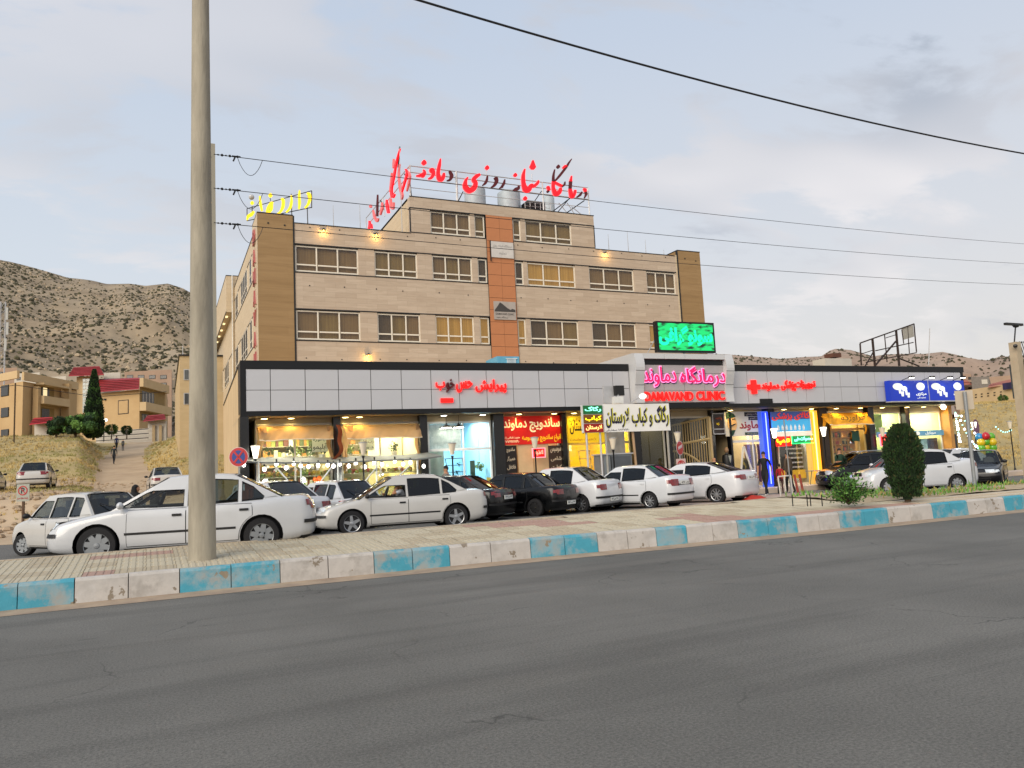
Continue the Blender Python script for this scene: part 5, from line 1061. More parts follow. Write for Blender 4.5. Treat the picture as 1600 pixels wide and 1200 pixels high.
# sandwich kiosk, flood light and lamp
kc = thing('steel_kiosk', 'grey steel food cart standing before the yellow shop', 'food cart')
a, z0 = AN.pt(946, 765, -1.5); b_, _ = AN.pt(990, 760, -1.5); zt = AN.pt(965, 708, -1.5)[1]; B(a, b_, -1.5, -.7, .05, zt-.05).build('body', mat('kiosk_grey', '#80868a', .4, metal=.3, var=.1), kc); B(a-.06, b_+.06, -1.56, -.65, zt-.05, zt).build('top', m_rail, kc); B(a+.35, b_-.05, -1.515, -1.5, zt-.55, zt-.12).build('hatch', mat('kiosk_dark', '#5c6064', .4, metal=.3), kc); B(a+.3, a+.33, -1.52, -1.5, .1, zt-.1).build('seam', m_trim, kc)
fl = thing('flood_light', 'black square lamp on a white bracket over the white banner', 'flood light')
a, z0 = AN.pt(961, 618, -1.3); b_, z1 = AN.pt(974, 602.5, -1.3); B(a, b_, -1.35, -1.2, z0, z1).build('head', m_trim, fl); B(a-.45, a-.003, -1.2, -1.12, z0-.3, z1).build('side_panel', m_rail, fl); a, z0 = AN.pt(958.5, 631, -1.3); b_, z1 = AN.pt(972, 620, -1.3); B(a, b_, -1.4, -1.15, z0, z1).build('bracket', mat('bracket_white', '#d0d0cc', .5), fl); B((a+b_)/2-.04, (a+b_)/2+.04, -1.35, -1.2, z1, z1+.1).build('neck', m_rail, fl)
sl = thing('spot_arm', 'glowing white lamp on an arm at the banner top right', 'spotlight'); a = AN.pt(985, 629, -1.5); b_ = AN.pt(1001, 620, -1.9); mb = MB(); mb.tube([(a[0], -1.5, a[1]), (b_[0], -1.9, b_[1])], .02, 5); mb.build('arm', m_rail, sl); mb = MB(); mb.ball((b_[0]+.1, -1.9, b_[1]+.02), .16, .12, .11); mb.build('bulb', glow('soft_lamp', '#fff2e0', 1.6), sl)
# ------------------------------------------------------------------ juice stall with bulbs in front of the left shops
st = thing('juice_stall', 'stall of clear plastic under a long grey tarpaulin edge hung with bulbs', 'market stall')
def sp_(px, py, v=-.9): u, zz = AN.pt(px, py, v); return (u, v, zz)
top = [(372, 720), (420, 722), (480, 722), (525, 722), (560, 720), (610, 718), (650, 717), (668, 715), (690, 712)]
P0 = [sp_(*q) for q in top]
mb = MB(); n = len(P0)
for i in range(n-1):
    a, b_ = P0[i], P0[i+1]; mb.add([a, b_, (b_[0], .95, b_[2]+.22), (a[0], .95, a[2]+.22), (a[0], a[1], a[2]-.05), (b_[0], b_[1], b_[2]-.05)], [(0, 1, 2, 3), (4, 5, 1, 0), (3, 2, 5, 4)])
mb.build('tarpaulin', mat('grey_tarp', '#6f7472', .7, var=.2), st)
mb = MB()
for px in (404, 470, 528, 588, 652): a = sp_(px, 720); mb.tube([(a[0], -.9, 0), a], .03, 5)
for a, b_ in (((430, 728), (462, 765)), ((492, 765), (518, 730)), ((590, 728), (560, 765)), ((600, 765), (640, 728))): mb.tube([sp_(*a), sp_(*b_)], .025, 4)
mb.build('pole', mat('pole_white', '#c5c8c4', .5), st)
B(P0[0][0]+.8, 6.2, -.4, .5, 0, .85).build('counter', mat('counter_cream', '#bdb388', .5, var=.15), st)
mb = MB(); mb.grid(lambda i, j: (P0[0][0]+.7+(6.4-P0[0][0]-.7)*i, -.75+.04*math.sin(i*60), .9+.85*j), 60, 3); mb.build('plastic_sheet', glass('hazy_plastic', (.82, .87, .84), rough=.18, ior=1.25), st, smooth=80)
for (c, r_, m_, nm, lb, n_) in (((2.0, .1, 1.15), .32, m_leaf[0], 'herb_pile', 'heap of fresh green herbs on the stall', 420), ((2.9, .0, .85), .3, m_leaf[2], 'herb_pile', 'yellow-green leafy heap low on the stall', 260)):
    mb = MB(); leafball(mb, c, r_, n_, .07); mb.build(nm, m_, label=lb, cat='herbs')
mb = MB(); [mb.ball((2.55+random.uniform(-.12, .12), .1+random.uniform(-.1, .1), .95+random.uniform(0, .65)), .08, n=7, m=5) for _ in range(45)]; mb.build('orange_pile', mat('orange_fruit', '#d8601a', .5), label='tall heap of oranges beside the green herbs', cat='fruit')
mb = MB(); [mb.ball((4.0+random.uniform(-.5, .5), .1+random.uniform(-.2, .2), .9+random.uniform(0, .1)), .09, n=7, m=5) for _ in range(40)]; mb.build('melon_pile', mat('yellow_fruit', '#cdb648', .5), label='low heap of yellow fruit in the middle of the stall', cat='fruit')
mb = MB(); mb.grid(lambda i, j: (4.6+1.5*i, -.3, .95+.5*j+.2*abs(math.sin(i*6))), 12, 3); mb.build('gold_cloth', mat('gold_cloth', '#a08a3e', .7, col2='#c9b25a', scale=3), label='gold patterned cloth hung at the right of the stall', cat='cloth')
g_bulb = glow('white_bulb', '#fffaf0', 7)
random.seed(8)
bulb_m = MB(); bulb_m.ball((0, 0, 0), .062, .062, .072, 8, 6); bulb_m = bulb_m.mesh('bulb', g_bulb, True); sock_m = MB(); sock_m.tube([(0, 0, .07), (0, 0, .17)], .03, 6); sock_m = sock_m.mesh('socket', m_trim)
bx = [381, 413, 432, 447, 459, 470, 482, 497, 512, 521, 531, 545, 556, 570, 585, 597, 617, 630, 641, 662]
for k, px in enumerate(bx):
    u, zz = AN.pt(px, 727+(3 if k % 2 else 0)+random.uniform(-2, 4)-(px-380)*.018, -.75)
    t = thing('hanging_bulb', '%s bare white bulb from the left under the stall tarpaulin' % 'first second third fourth fifth sixth seventh eighth ninth tenth eleventh twelfth thirteenth fourteenth fifteenth sixteenth seventeenth eighteenth nineteenth last'.split()[k], 'light bulb', 'bulbs hanging under the stall tarpaulin', loc=AN.W(u, -.75, zz))
    link('bulb', bulb_m, t); link('socket', sock_m, t); mb = None
for uu in (1.0, 2.4, 3.8, 5.4): lamp('POINT', (uu, -.6, 1.55), 30, (1, .96, .88), .12, st)
# ================================================================== CARS
use(WF)
m_tyre = mat('tyre_rubber', '#17171a', .85, var=.15, scale=6); m_rim = mat('rim_silver', '#b3b5b8', .3, metal=.75, var=.05); m_rimc = mat('hubcap_grey', '#8d9195', .4, metal=.5, var=.08); m_rimg = mat('rim_gold', '#c2a878', .35, metal=.5)
m_blkp = mat('black_plastic', '#141416', .55, var=.1); m_inter = mat('car_interior', '#1b1a1a', .9, var=.1); m_seat = mat('seat_fabric', '#2f2e2e', .9, var=.15, scale=8); m_seatt = mat('seat_tan', '#a8603a', .85, var=.15)
m_tail = mat('tail_lamp_red', '#560508', .12, col2='#8a1012', scale=14, coat=.8, detail=2); m_head = mat('headlamp_glass', '#c9d0d4', .08, var=.2, scale=14, spec=.9, coat=1); m_chrome = mat('chrome', '#c8cacc', .12, metal=.95, var=0); m_plate = mat('number_plate', '#d6d7d2', .5, var=0); m_seam = mat('door_gap', '#1a1a1b', .8, var=0)
m_gdark = glass('car_glass_dark', (.07, .085, .09), rough=.02, ior=1.5); m_gmid = glass('car_glass', (.42, .48, .47), rough=.02, ior=1.5); m_glight = glass('car_glass_clear', (.72, .76, .72), rough=.02, ior=1.45)
def car_paint(name, c, rough=.28): return mat(name, c, rough, var=.05, scale=1.2, coat=.85, spec=.5)
P_WHITE = car_paint('white_car_paint', '#bcbec1'); P_DUST = car_paint('dusty_white_paint', '#b9b7b3', .4); P_BLACK = mat('black_car_paint', '#050608', .25, var=.05, coat=.35, spec=.3); P_PEARL = car_paint('pearl_white_paint', '#c6c8cb'); P_DGREY = mat('dark_grey_paint', '#0d0f12', .25, var=.05, coat=.35, spec=.3)
# type: L, W, wheelbase, front overhang, wheel radius, top profile [(x from front 0..1 , z)], greenhouse [ws base, roof front, roof rear, rear base] as fractions from the front, roof z
TY = {
 'sedan': dict(L=4.50, W=1.72, wb=2.67, fo=.88, wr=.315, top=[(0, .64), (.03, .69), (.12, .775), (.265, .895), (.5, .89), (.78, .925), (.86, .965), (.97, .97), (1, .92)], gh=[.235, .44, .685, .87], zr=1.425, zend=.975, hatch=0, win=[(.285, .50), (.515, .70), (.715, .80)], lamp=(.60, .74), tail=(.74, .93), tw=.30, doors=(.30, .51, .755), bump=.52),
 'p405': dict(L=4.40, W=1.70, wb=2.67, fo=.84, wr=.295, top=[(0, .66), (.02, .70), (.12, .78), (.27, .90), (.5, .90), (.78, .93), (.85, .96), (.98, .97), (1, .94)], gh=[.26, .43, .69, .85], zr=1.405, zend=.96, hatch=0, win=[(.30, .50), (.515, .68), (.70, .775)], lamp=(.58, .70), tail=(.70, .86), tw=.34, doors=(.31, .51, .74), bump=.50),
 'pride': dict(L=3.94, W=1.605, wb=2.345, fo=.72, wr=.27, top=[(0, .66), (.02, .72), (.1, .80), (.26, .90), (.5, .90), (.9, .93), (.97, .94), (1, .93)], gh=[.235, .40, .80, .955], zr=1.45, zend=.94, hatch=1, win=[(.27, .49), (.505, .70), (.72, .83)], lamp=(.62, .74), tail=(.74, .90), tw=.16, doors=(.29, .50, .75), bump=.50),
 'p206': dict(L=3.83, W=1.65, wb=2.44, fo=.78, wr=.29, top=[(0, .60), (.03, .68), (.1, .78), (.25, .92), (.5, .92), (.85, .96), (.95, .98), (1, .90)], gh=[.21, .42, .80, .955], zr=1.43, zend=.98, hatch=1, win=[(.27, .50), (.515, .70), (.72, .84)], lamp=(.62, .80), tail=(.74, .93), tw=.30, doors=(.29, .51, .77), bump=.52),
 'tondar': dict(L=4.25, W=1.74, wb=2.63, fo=.80, wr=.30, top=[(0, .68), (.03, .76), (.12, .86), (.25, .96), (.5, .95), (.8, .98), (.87, 1.05), (.97, 1.06), (1, .98)], gh=[.23, .42, .70, .87], zr=1.52, zend=1.04, hatch=0, win=[(.275, .49), (.505, .72)], lamp=(.64, .80), tail=(.74, .93), tw=.34, doors=(.29, .50, .745), bump=.50),
 'saina': dict(L=4.10, W=1.66, wb=2.42, fo=.75, wr=.285, top=[(0, .66), (.03, .74), (.12, .84), (.25, .95), (.5, .95), (.8, 1.0), (.87, 1.06), (.96, 1.10), (1, 1.02)], gh=[.22, .41, .70, .86], zr=1.47, zend=1.05, hatch=0, win=[(.27, .48), (.495, .72)], lamp=(.64, .80), tail=(.76, .98), tw=.40, doors=(.29, .485, .75), bump=.50),
 'cerato': dict(L=4.53, W=1.775, wb=2.65, fo=.90, wr=.325, top=[(0, .62), (.03, .70), (.12, .82), (.25, .97), (.5, .98), (.8, 1.05), (.88, 1.10), (.97, 1.12), (1, 1.02)], gh=[.215, .42, .68, .885], zr=1.46, zend=1.10, hatch=0, win=[(.28, .49), (.505, .73)], lamp=(.60, .80), tail=(.82, 1.0), tw=.42, doors=(.30, .50, .755), bump=.50),
 'suv': dict(L=4.05, W=1.75, wb=2.5, fo=.82, wr=.32, top=[(0, .66), (.03, .76), (.1, .88), (.24, 1.02), (.5, 1.02), (.85, 1.05), (.95, 1.06), (1, .98)], gh=[.20, .40, .82, .955], zr=1.56, zend=1.06, hatch=1, win=[(.27, .50), (.515, .70), (.72, .86)], lamp=(.68, .86), tail=(.8, 1.0), tw=.30, doors=(.29, .51, .76), bump=.52)}
def car(kind, name, label, x, y, th, z0, paint, gl=None, glf=None, rim='star', rimm=None, plate=False, moulding=True, lit=False, open_front=False, seats=None, roofrail=False, cat='car', wheel_turn=0, plate_t='', simple=False):
    T = TY[kind]; L, W, wb, wr = T['L'], T['W'], T['wb'], T['wr']; gl = gl or m_gdark; glf = glf or gl
    root = thing(name, label, cat, loc=(x, y, z0), rz=th)
    hl, hw = L/2, W/2; rc = .22; xf = hl-T['fo']; xr = xf-wb
    X = lambda f: hl-f*L
    tp = T['top']
    def zt(xx): return itp((hl-xx)/L, [p[0] for p in tp], [p[1] for p in tp])
    def zb(xx): f = (hl-xx)/L; return .19+.05*max(0, (.1-f)/.1)+.07*max(0, (f-.9)/.1)
    ins = [(0, .09), (.06, .035), (.2, .008), (.45, 0), (.70, .004), (.87, .014), (.95, .034), (1, .075)]
    def P2(q):                            # plan outline of the left half, rear centre -> front centre
        if q <= 1: x_, y_ = -hl, (hw-rc)*q
        elif q <= 2: a = (q-1)*PI/2; x_, y_ = -hl+rc-rc*math.cos(a), hw-rc+rc*math.sin(a)
        elif q <= 3: x_, y_ = -hl+rc+(L-2*rc)*(q-2), hw
        elif q <= 4: a = (q-3)*PI/2; x_, y_ = hl-rc+rc*math.sin(a), hw-rc+rc*math.cos(a)
        else: x_, y_ = hl, (hw-rc)*(5-q)
        f = abs(x_)/hl; k = (abs(y_)/hw)**2
        return x_*(1-(.052 if x_ > 0 else .034)*k*f**3), y_*(1-.055*f**4)
    def Sf(q, zz, off=0.0, s=1):
        x_, y_ = P2(q); a, b_ = zb(x_), zt(x_); t = min(1, max(0, (zz-a)/(b_-a))); i_ = itp(t, [p[0] for p in ins], [p[1] for p in ins])
        if abs(x_) > hl-.5: i_ += (.10 if x_ > 0 else .05)*max(0, t-.55)*(abs(x_)-(hl-.5))/.5
        i_ -= off
        return (x_*(1-i_/hl), s*y_*(1-i_/hw), zz)
    qx = lambda xx: 2+(xx+hl-rc)/(L-2*rc)
    qs = [0, .35, .7, 1, 1.25, 1.5, 1.75, 2]+[2+k/22 for k in range(1, 22)]+[3, 3.25, 3.5, 3.75, 4, 4.3, 4.65, 5]
    tl_ = [p[0] for p in ins]
    tl_ = [0, .06, .2, .34, .45, .56, .66, .76, .84, .89, .93, .97, 1]
    mb = MB(); nq = len(qs)
    def ring(q, s): 
        x_, _ = P2(q); a, b_ = zb(x_), zt(x_); return [Sf(q, a+(b_-a)*t, 0, s) for t in tl_]
    Lr = [ring(q, 1) for q in qs]; Rr_ = [ring(q, -1) for q in qs]
    nt_ = len(tl_); vs = []; idx = {}
    for s, Rg in ((0, Lr), (1, Rr_)):
        for i in range(nq):
            for j in range(nt_): idx[s, i, j] = len(vs); vs.append(Rg[i][j])
    fs = []
    for i in range(nq-1):
        for j in range(nt_-1):
            fs.append((idx[0, i, j], idx[0, i, j+1], idx[0, i+1, j+1], idx[0, i+1, j])); fs.append((idx[1, i, j], idx[1, i+1, j], idx[1, i+1, j+1], idx[1, i, j+1]))
    # top and bottom strips
    for jj, cr_ in ((nt_-1, .035), (0, 0)):
        rows = []
        for i in range(nq):
            a, b_ = Vector(vs[idx[0, i, jj]]), Vector(vs[idx[1, i, jj]]); row_ = [idx[0, i, jj]]
            for f in (.2, .5, .8):
                p = a.lerp(b_, f); c_ = cr_*(1-(2*f-1)**2)*min(1, abs(a.y)/.5); row_.append(len(vs)); vs.append((p.x, p.y, p.z+c_))
            row_.append(idx[1, i, jj]); rows.append(row_)
        for i in range(nq-1):
            for k in range(4):
                q = (rows[i][k], rows[i][k+1], rows[i+1][k+1], rows[i+1][k]); fs.append(q if jj else q[::-1])
    mb.v = vs; mb.f = fs; mb.mi = [0]*len(fs)
    me = mb.mesh('body', [paint, m_blkp], 50)
    # wheel arches
    cut = MB()
    for xc in (xf, xr):
        for s in (1, -1): cut.lathe([(wr+.055, min(s*(hw-.24), s*(hw+.2))), (wr+.055, max(s*(hw-.24), s*(hw+.2)))], (xc, 0, wr), 22, axis='y')
    cme = cut.mesh('cut', [m_blkp]); co = bpy.data.objects.new('cut', cme)
    for o_ in (co,):
        bm = bmesh.new(); bm.from_mesh(o_.data); bmesh.ops.recalc_face_normals(bm, faces=bm.faces); bm.to_mesh(o_.data); bm.free()
    bm = bmesh.new(); bm.from_mesh(me); bmesh.ops.remove_doubles(bm, verts=bm.verts, dist=1e-4); bmesh.ops.recalc_face_normals(bm, faces=bm.faces); bm.to_mesh(me); bm.free()
    bo = bpy.data.objects.new('body', me); md = bo.modifiers.new('b', 'BOOLEAN'); md.operation = 'DIFFERENCE'; md.object = co; md.solver = 'EXACT'
    try: md.material_mode = 'TRANSFER'
    except Exception: pass
    nm = baked(bo, (co,)); nm.name = 'body'; link('body', nm, root)
    def patch(q0, q1, z0_, z1_, off, nq_=8, nz_=3, s=1, mb=None, zf=None):
        mb = mb or MB()
        def P(i, j):
            q = q0+(q1-q0)*i; zz = z0_+(z1_-z0_)*j
            if zf: zz = zf(q, j)
            return Sf(q, zz, off, s)
        b0 = len(mb.f); mb.grid(P, nq_, nz_)
        if s < 0: mb.f[b0:] = [f[::-1] for f in mb.f[b0:]]
        return mb
    # arch lips, sills
    for s in (1, -1):
        # doors: dark gap underneath, painted skin above, trimmed by the wheel arch
        d0, d1, d2 = (X(f) for f in T['doors'])
        R2 = wr+.075
        for nm_, xa, xb in (('door', d1+.008, d0), ('door', d2, d1-.008)):
            for off, grow, m_, n_ in ((.0035, .011, m_seam, 'gap'), (.008, 0, paint, nm_)):
                q_ = MB(); nz_ = 9; z_lo = .27-grow; 
                def P(i, j):
                    f_ = z_lo; zz = z_lo+((zt((xa+xb)/2)-.022+grow)-z_lo)*j; xl = xa-grow; xh = xb+grow
                    dz = zz-wr
                    if xl < xr+R2 and abs(dz) < R2: xl = max(xl, xr+math.sqrt(max(0, R2*R2-dz*dz))-grow)
                    if xh > xf-R2 and abs(dz) < R2: xh = min(xh, xf-math.sqrt(max(0, R2*R2-dz*dz))+grow)
                    xx = xl+(xh-xl)*i; return Sf(qx(xx), min(zz, zt(xx)-.01), off, s)
                q_.grid(P, 6, nz_)
                if s < 0: q_.f = [f[::-1] for f in q_.f]
                if n_ == 'gap': gp = q_.build('door_gap', m_, root, smooth=60)
                else: 
                    do = q_.build('door', m_, root, smooth=60); hx = xa+.14; h_ = MB(); hz_ = zt(hx)-.13; a_ = Sf(qx(hx), hz_, .012, s); h_.box(a_[0]-.075, a_[0]+.075, a_[1]-.012, a_[1]+.014, hz_-.018, hz_+.022); h_.build('handle', m_blkp if paint is not P_PEARL else paint, do)
        ml = patch(qx(xr+wr+.12), qx(xf-wr-.12), .46, .50, .012, 14, 1, s)
        if moulding: ml.build('side_moulding', m_blkp if kind != 'p405' or paint is not P_BLACK else m_chrome, root)
        if not simple: patch(qx(xr+wr+.09), qx(xf-wr-.09), .19, .235, .004, 10, 1, s).build('sill', m_blkp, root)
        # head and tail lamps wrap the corners
        l0, l1 = T['lamp']; patch(3.35, 4.42, l0, l1, .008, 10, 2, s, zf=lambda q, j: (l0+(l1-l0)*j-(.03*(q-3.35)*0)) if q > 3.6 else l0+(l1-l0)*(.25+.6*j)).build('headlight', m_head, root, smooth=70)
        t0, t1 = T['tail']; tw = T['tw']
        if kind in ('pride',): patch(1.0, 1.9, t0, t1, .008, 6, 2, s).build('tail_lamp', m_tail, root, smooth=70)
        else: patch(1.0-tw, 1.0+tw*2.1, t0, t1, .009, 10, 2, s, zf=lambda q, j: t0+(t1-t0)*(j if q < 1.35 else .35+.55*j)).build('tail_lamp', m_tail, root, smooth=70)
        if kind == 'saina': patch(.05, .7, t0+.02, t0+.06, .012, 6, 1, s).build('trunk_strip', m_blkp, root)
    # bumper strips, grille, plates
    if moulding:
        for s in (1, -1):
            patch(3.15, 5, T['bump']-.035, T['bump']+.03, .014, 16, 1, s).build('bumper_strip', m_blkp, root); patch(0, 1.85, T['bump']-.03, T['bump']+.035, .014, 16, 1, s).build('bumper_strip', m_blkp, root)
    for s in (1, -1):
        patch(0, 1.9, .2, .27, .004, 10, 1, s).build('lower_bumper', m_blkp, root)
        if not simple: patch(4.5, 5, T['lamp'][0]+.02, T['lamp'][1]-.02, .008, 5, 1, s).build('grille', m_blkp, root); patch(4.2, 5, .27, .38, .006, 5, 1, s).build('air_intake', m_blkp, root)
    if plate:
        zz = plate if isinstance(plate, float) else .62; a_ = Sf(0, zz, .02); p_ = MB(); p_.box(a_[0]-.012, a_[0]+.004, -.26, .26, zz-.06, zz+.06); po_ = p_.build('number_plate', m_plate, root)
        if plate_t:
            vs_, fs_2 = text_mesh(plate_t, .01, 1.0); x0 = min(v.x for v in vs_); x1 = max(v.x for v in vs_); y0_ = min(v.y for v in vs_); y1_ = max(v.y for v in vs_)
            q_ = MB(); q_.add([(a_[0]-.013-.002*v.z, .22-.44*(v.x-x0)/(x1-x0), zz-.035+.07*(v.y-y0_)/(y1_-y0_)) for v in vs_], fs_2); q_.build('plate_text', m_trim, po_)
    # greenhouse
    xa, xb, xc, xd = (X(f) for f in T['gh']); zr0 = T['zr']; za = zt(xa)-.01; zd = T['zend']-.015; hb = hw-.085
    def gy(xx, zz): zb_ = .92; return (hb-.33*max(-.05, zz-zb_)-.035*max(0, zz-1.25)*3)*(1-.05*(abs(xx)/hl)**3*2)
    def zroof(xx): # roof line
        t = (xb-xx)/(xb-xc); return zr0-.028*(2*t-1)**2-.0*t
    out = [(xa, za-.03), (xa, za)]
    nn = 5
    out += [(xa+(xb-xa)*t, za+(zroof(xb)-za)*(t**.92)) for t in (.25, .5, .75, .9)]
    out += [(xb+(xc-xb)*k/8, zroof(xb+(xc-xb)*k/8)) for k in range(9)]
    out += [(xc+(xd-xc)*t, zroof(xc)+(zd-zroof(xc))*(t**(1.12))) for t in (.12, .3, .5, .75, 1)]
    out += [(xd, zd-.05)]
    # window outlines inside the side panel
    def topz(xx):
        ps = out
        for (x0, z0_), (x1, z1_) in zip(ps, ps[1:]):
            if x1 <= xx <= x0 and x0 != x1: return z0_+(z1_-z0_)*(x0-xx)/(x0-x1)
        return za
    wins = []
    for k, (f0, f1) in enumerate(T['win']):
        x0, x1 = X(f0), X(f1); n_ = 8; pts = []
        for j in range(n_+1): xx = x0+(x1-x0)*j/n_; pts.append((xx, min(topz(xx)-.05, zroof(xx)-.075)))
        zbl = lambda xx: zt(xx)+.012
        if k == 0: pts[0] = (x0, max(zbl(x0)+.02, min(topz(x0)-.06, 9)))
        if k == 0:
            xs = xa-.16; pts = [(xs, zbl(xs)+.015)]+[(xs+(x0-xs)*.0+ (X(f1)-xs)*j/10, min(topz(xs+(X(f1)-xs)*j/10)-.055, zroof(xs)-.075)) for j in range(1, 11)]
        pts += [(x1, zbl(x1)), ((x0+x1)/2, zbl((x0+x1)/2))]+([(x0, zbl(x0))] if k else [])
        if k == len(T['win'])-1 and len(T['win']) == 3 and T['hatch'] == 0: pts = [(x0, topz(x0)-.055), (x0+(x1-x0)*.5, topz(x0+(x1-x0)*.5)-.06), (x1, zbl(x1)+.05), (x1+.03, zbl(x1)), (x0, zbl(x0))]
        wins.append(pts)
    def fill(polys, th_):
        cu = bpy.data.curves.new('c', 'CURVE'); cu.dimensions = '2D'; cu.fill_mode = 'BOTH'; cu.extrude = th_
        for pl_ in polys:
            sp_ = cu.splines.new('POLY'); sp_.points.add(len(pl_)-1); sp_.use_cyclic_u = True
            for i, p in enumerate(pl_): sp_.points[i].co = (p[0], p[1], 0, 1)
        o = bpy.data.objects.new('c', cu); m_ = bpy.data.meshes.new_from_object(o); v = [q.co.copy() for q in m_.vertices]; f = [tuple(q.vertices) for q in m_.polygons]
        bpy.data.objects.remove(o); bpy.data.curves.remove(cu); bpy.data.meshes.remove(m_); return v, f
    v_, f_ = fill([out]+wins, .016)
    for s in (1, -1):
        mb = MB(); mb.add([(p.x, s*(gy(p.x, p.y)-.016-p.z), p.y) for p in v_], f_); mb.build('side_frame', paint, root)
        for k, wp in enumerate(wins):
            # black rubber edge and glass
            if open_front and k == 0 and s == 1: 
                mb = MB(); mb.tube([(p[0], s*(gy(*p)-.004), p[1]) for p in wp]+[(wp[0][0], s*(gy(*wp[0])-.004), wp[0][1])], .011, 4); mb.build('window_rubber', m_blkp, root); continue
            mb = MB(); mb.face([(p[0], s*(gy(*p)-.020), p[1]) for p in (wp if s < 0 else wp[::-1])]); wo_ = mb.build('window', gl if k or not glf else glf, root)
            mb = MB(); mb.tube([(p[0], s*(gy(*p)-.006), p[1]) for p in wp]+[(wp[0][0], s*(gy(*wp[0])-.006), wp[0][1])], .010, 4); mb.build('rubber', m_blkp, wo_)
    # roof
    mb = MB()
    def rf(i, j):
        xx = xb+(xc-xb)*i; zz = zroof(xx); y_ = gy(xx, zz)*(2*j-1); return (xx, y_, zz+.045*(1-(2*j-1)**4)-.006)
    mb.grid(rf, 10, 10); mb.f = [f[::-1] for f in mb.f]; mb.build('roof', paint, root, smooth=60)
    # screens
    def screen(nm_, x0, z0_, x1, z1_, gm):
        def P(i, j, e_=0): xx = x0+(x1-x0)*j; zz = z0_+(z1_-z0_)*j; w_ = gy(xx, zz)-.006; a = 2*i-1; return (xx+(.05 if x0 > x1 else -.05)*(1-a*a)*(1-.3*j), w_*a, zz+.03*(1-a**4)*j)
        g_ = MB(); g_.grid(lambda i, j: P(.05+.9*i, .04+.92*j), 8, 4); g_.build(nm_, gm, root, smooth=80)
        fr_ = MB()
        for i0, i1, j0, j1 in ((0, .05, 0, 1), (.95, 1, 0, 1), (.05, .95, .96, 1), (.05, .95, 0, .04)): fr_.grid(lambda i, j: P(i0+(i1-i0)*i, j0+(j1-j0)*j), 4, 4)
        fr_.build('screen_frame', paint, root, smooth=60)
        rb = MB(); pts = [P(.05, .04), P(.05, .96)]+[P(.05+.9*k/6, .96) for k in range(1, 7)]+[P(.95, .04)]+[P(.95-.9*k/6, .04) for k in range(1, 7)]
        rb.tube([(p[0]+(.004 if x0 > x1 else -.004), p[1], p[2]+.004) for p in pts], .012, 4); rb.build('screen_rubber', m_blkp, root)
        return P
    screen('windscreen', xa, za, xb, zroof(xb), glf if glf is not m_gdark else m_gmid)
    screen('rear_window', xd, zd, xc, zroof(xc), gl)
    if T['hatch'] and not simple: mb = MB(); mb.tube([(xd-.06, .0, zd+.06), (xd-.01, .1, zd+.14), ((xc+xd)/2-.04, .34, (zd+zr0)/2+.02)], .012, 4); mb.build('rear_wiper', m_blkp, root)
    # cabin floor, seats, dashboard
    mb = MB(); mb.grid(lambda i, j: ((xa-.06)+(xd+.1-xa+.06)*i, (hb-.03)*(2*j-1), zt((xa-.06)+(xd+.1-xa+.06)*i)+.040+.0*j), 8, 2); mb.f = [f[::-1] for f in mb.f]; mb.build('cabin_lining', m_inter, root)
    sm = seats or m_seat
    xs1 = (xa+xd)/2+.12; xs2 = xs1-.85
    for xx, ys in ((xs1, (-.36, .36)), (xs2, (-.36, .36))):
        for yy in ys:
            mb = MB(); mb.box(xx-.10, xx+.02, yy-.24, yy+.24, .80, 1.12); mb.box(xx-.12, xx-.03, yy-.13, yy+.13, 1.13, 1.30); mb.build('seat', sm, root)
    mb = MB(); mb.lathe([(.18, -.012), (.18, .012)], n=12); mb.v = [((q[2]+xs1+.55)-q[0]*.35, q[1]+.36, 1.0+q[0]*.9) for q in mb.v]; mb.build('steering_wheel', m_blkp, root)
    # mirrors
    for s in (1, -1):
        mb = MB(); xm = xa-.20; zm = zt(xm)+.07; mb.ball((xm, s*(hw+.045), zm), .06, .095, .065, 8, 6); mb.tube([(xm, s*(hb-.05), zm-.04), (xm, s*(hw+.0), zm-.02)], .02, 4); mb.build('mirror', paint if kind in ('saina', 'cerato', 'tondar') or name == 'moving_sedan' else m_blkp, root, smooth=60)
    if roofrail:
        for s in (1, -1): mb = MB(); mb.tube([(xb-.05, s*(gy(xb, zr0)-.05), zr0+.02)]+[(xb-.2+(xc-xb+.3)*k/4, s*(gy(xb, zr0)-.05), zr0+.07) for k in range(5)]+[(xc+.0, s*(gy(xb, zr0)-.05), zr0+.02)], .018, 5); mb.build('roof_rail', m_rim, root)
    # wheels
    w_ = .19; key = (kind, rim, (rimm or m_rim).name)
    if key not in WHC:
        ty = MB(); ty.lathe([(wr*.66, -w_/2), (wr*.93, -w_/2), (wr*.985, -w_/2+.02), (wr, -w_/2+.045), (wr, w_/2-.045), (wr*.985, w_/2-.02), (wr*.93, w_/2), (wr*.66, w_/2), (wr*.64, w_/2-.03)], (0, 0, 0), 28, axis='y')
        rm = MB(); ro = wr*.67; yo = w_/2
        rm.lathe([(ro*.62, yo-.055), (ro*.9, yo-.05), (ro*.93, yo-.01), (ro, yo-.002), (ro, yo-.06)], (0, 0, 0), 28, axis='y')
        bk_ = MB(); bk_.lathe([(ro*.95, yo-.085), (ro*.95, yo-.08)], (0, 0, 0), 20, axis='y')
        ns = {'star': 5, 'multi': 9, 'cap': 8, 'gold': 6}[rim]; wd = {'star': .26, 'multi': .13, 'cap': .34, 'gold': .3}[rim]
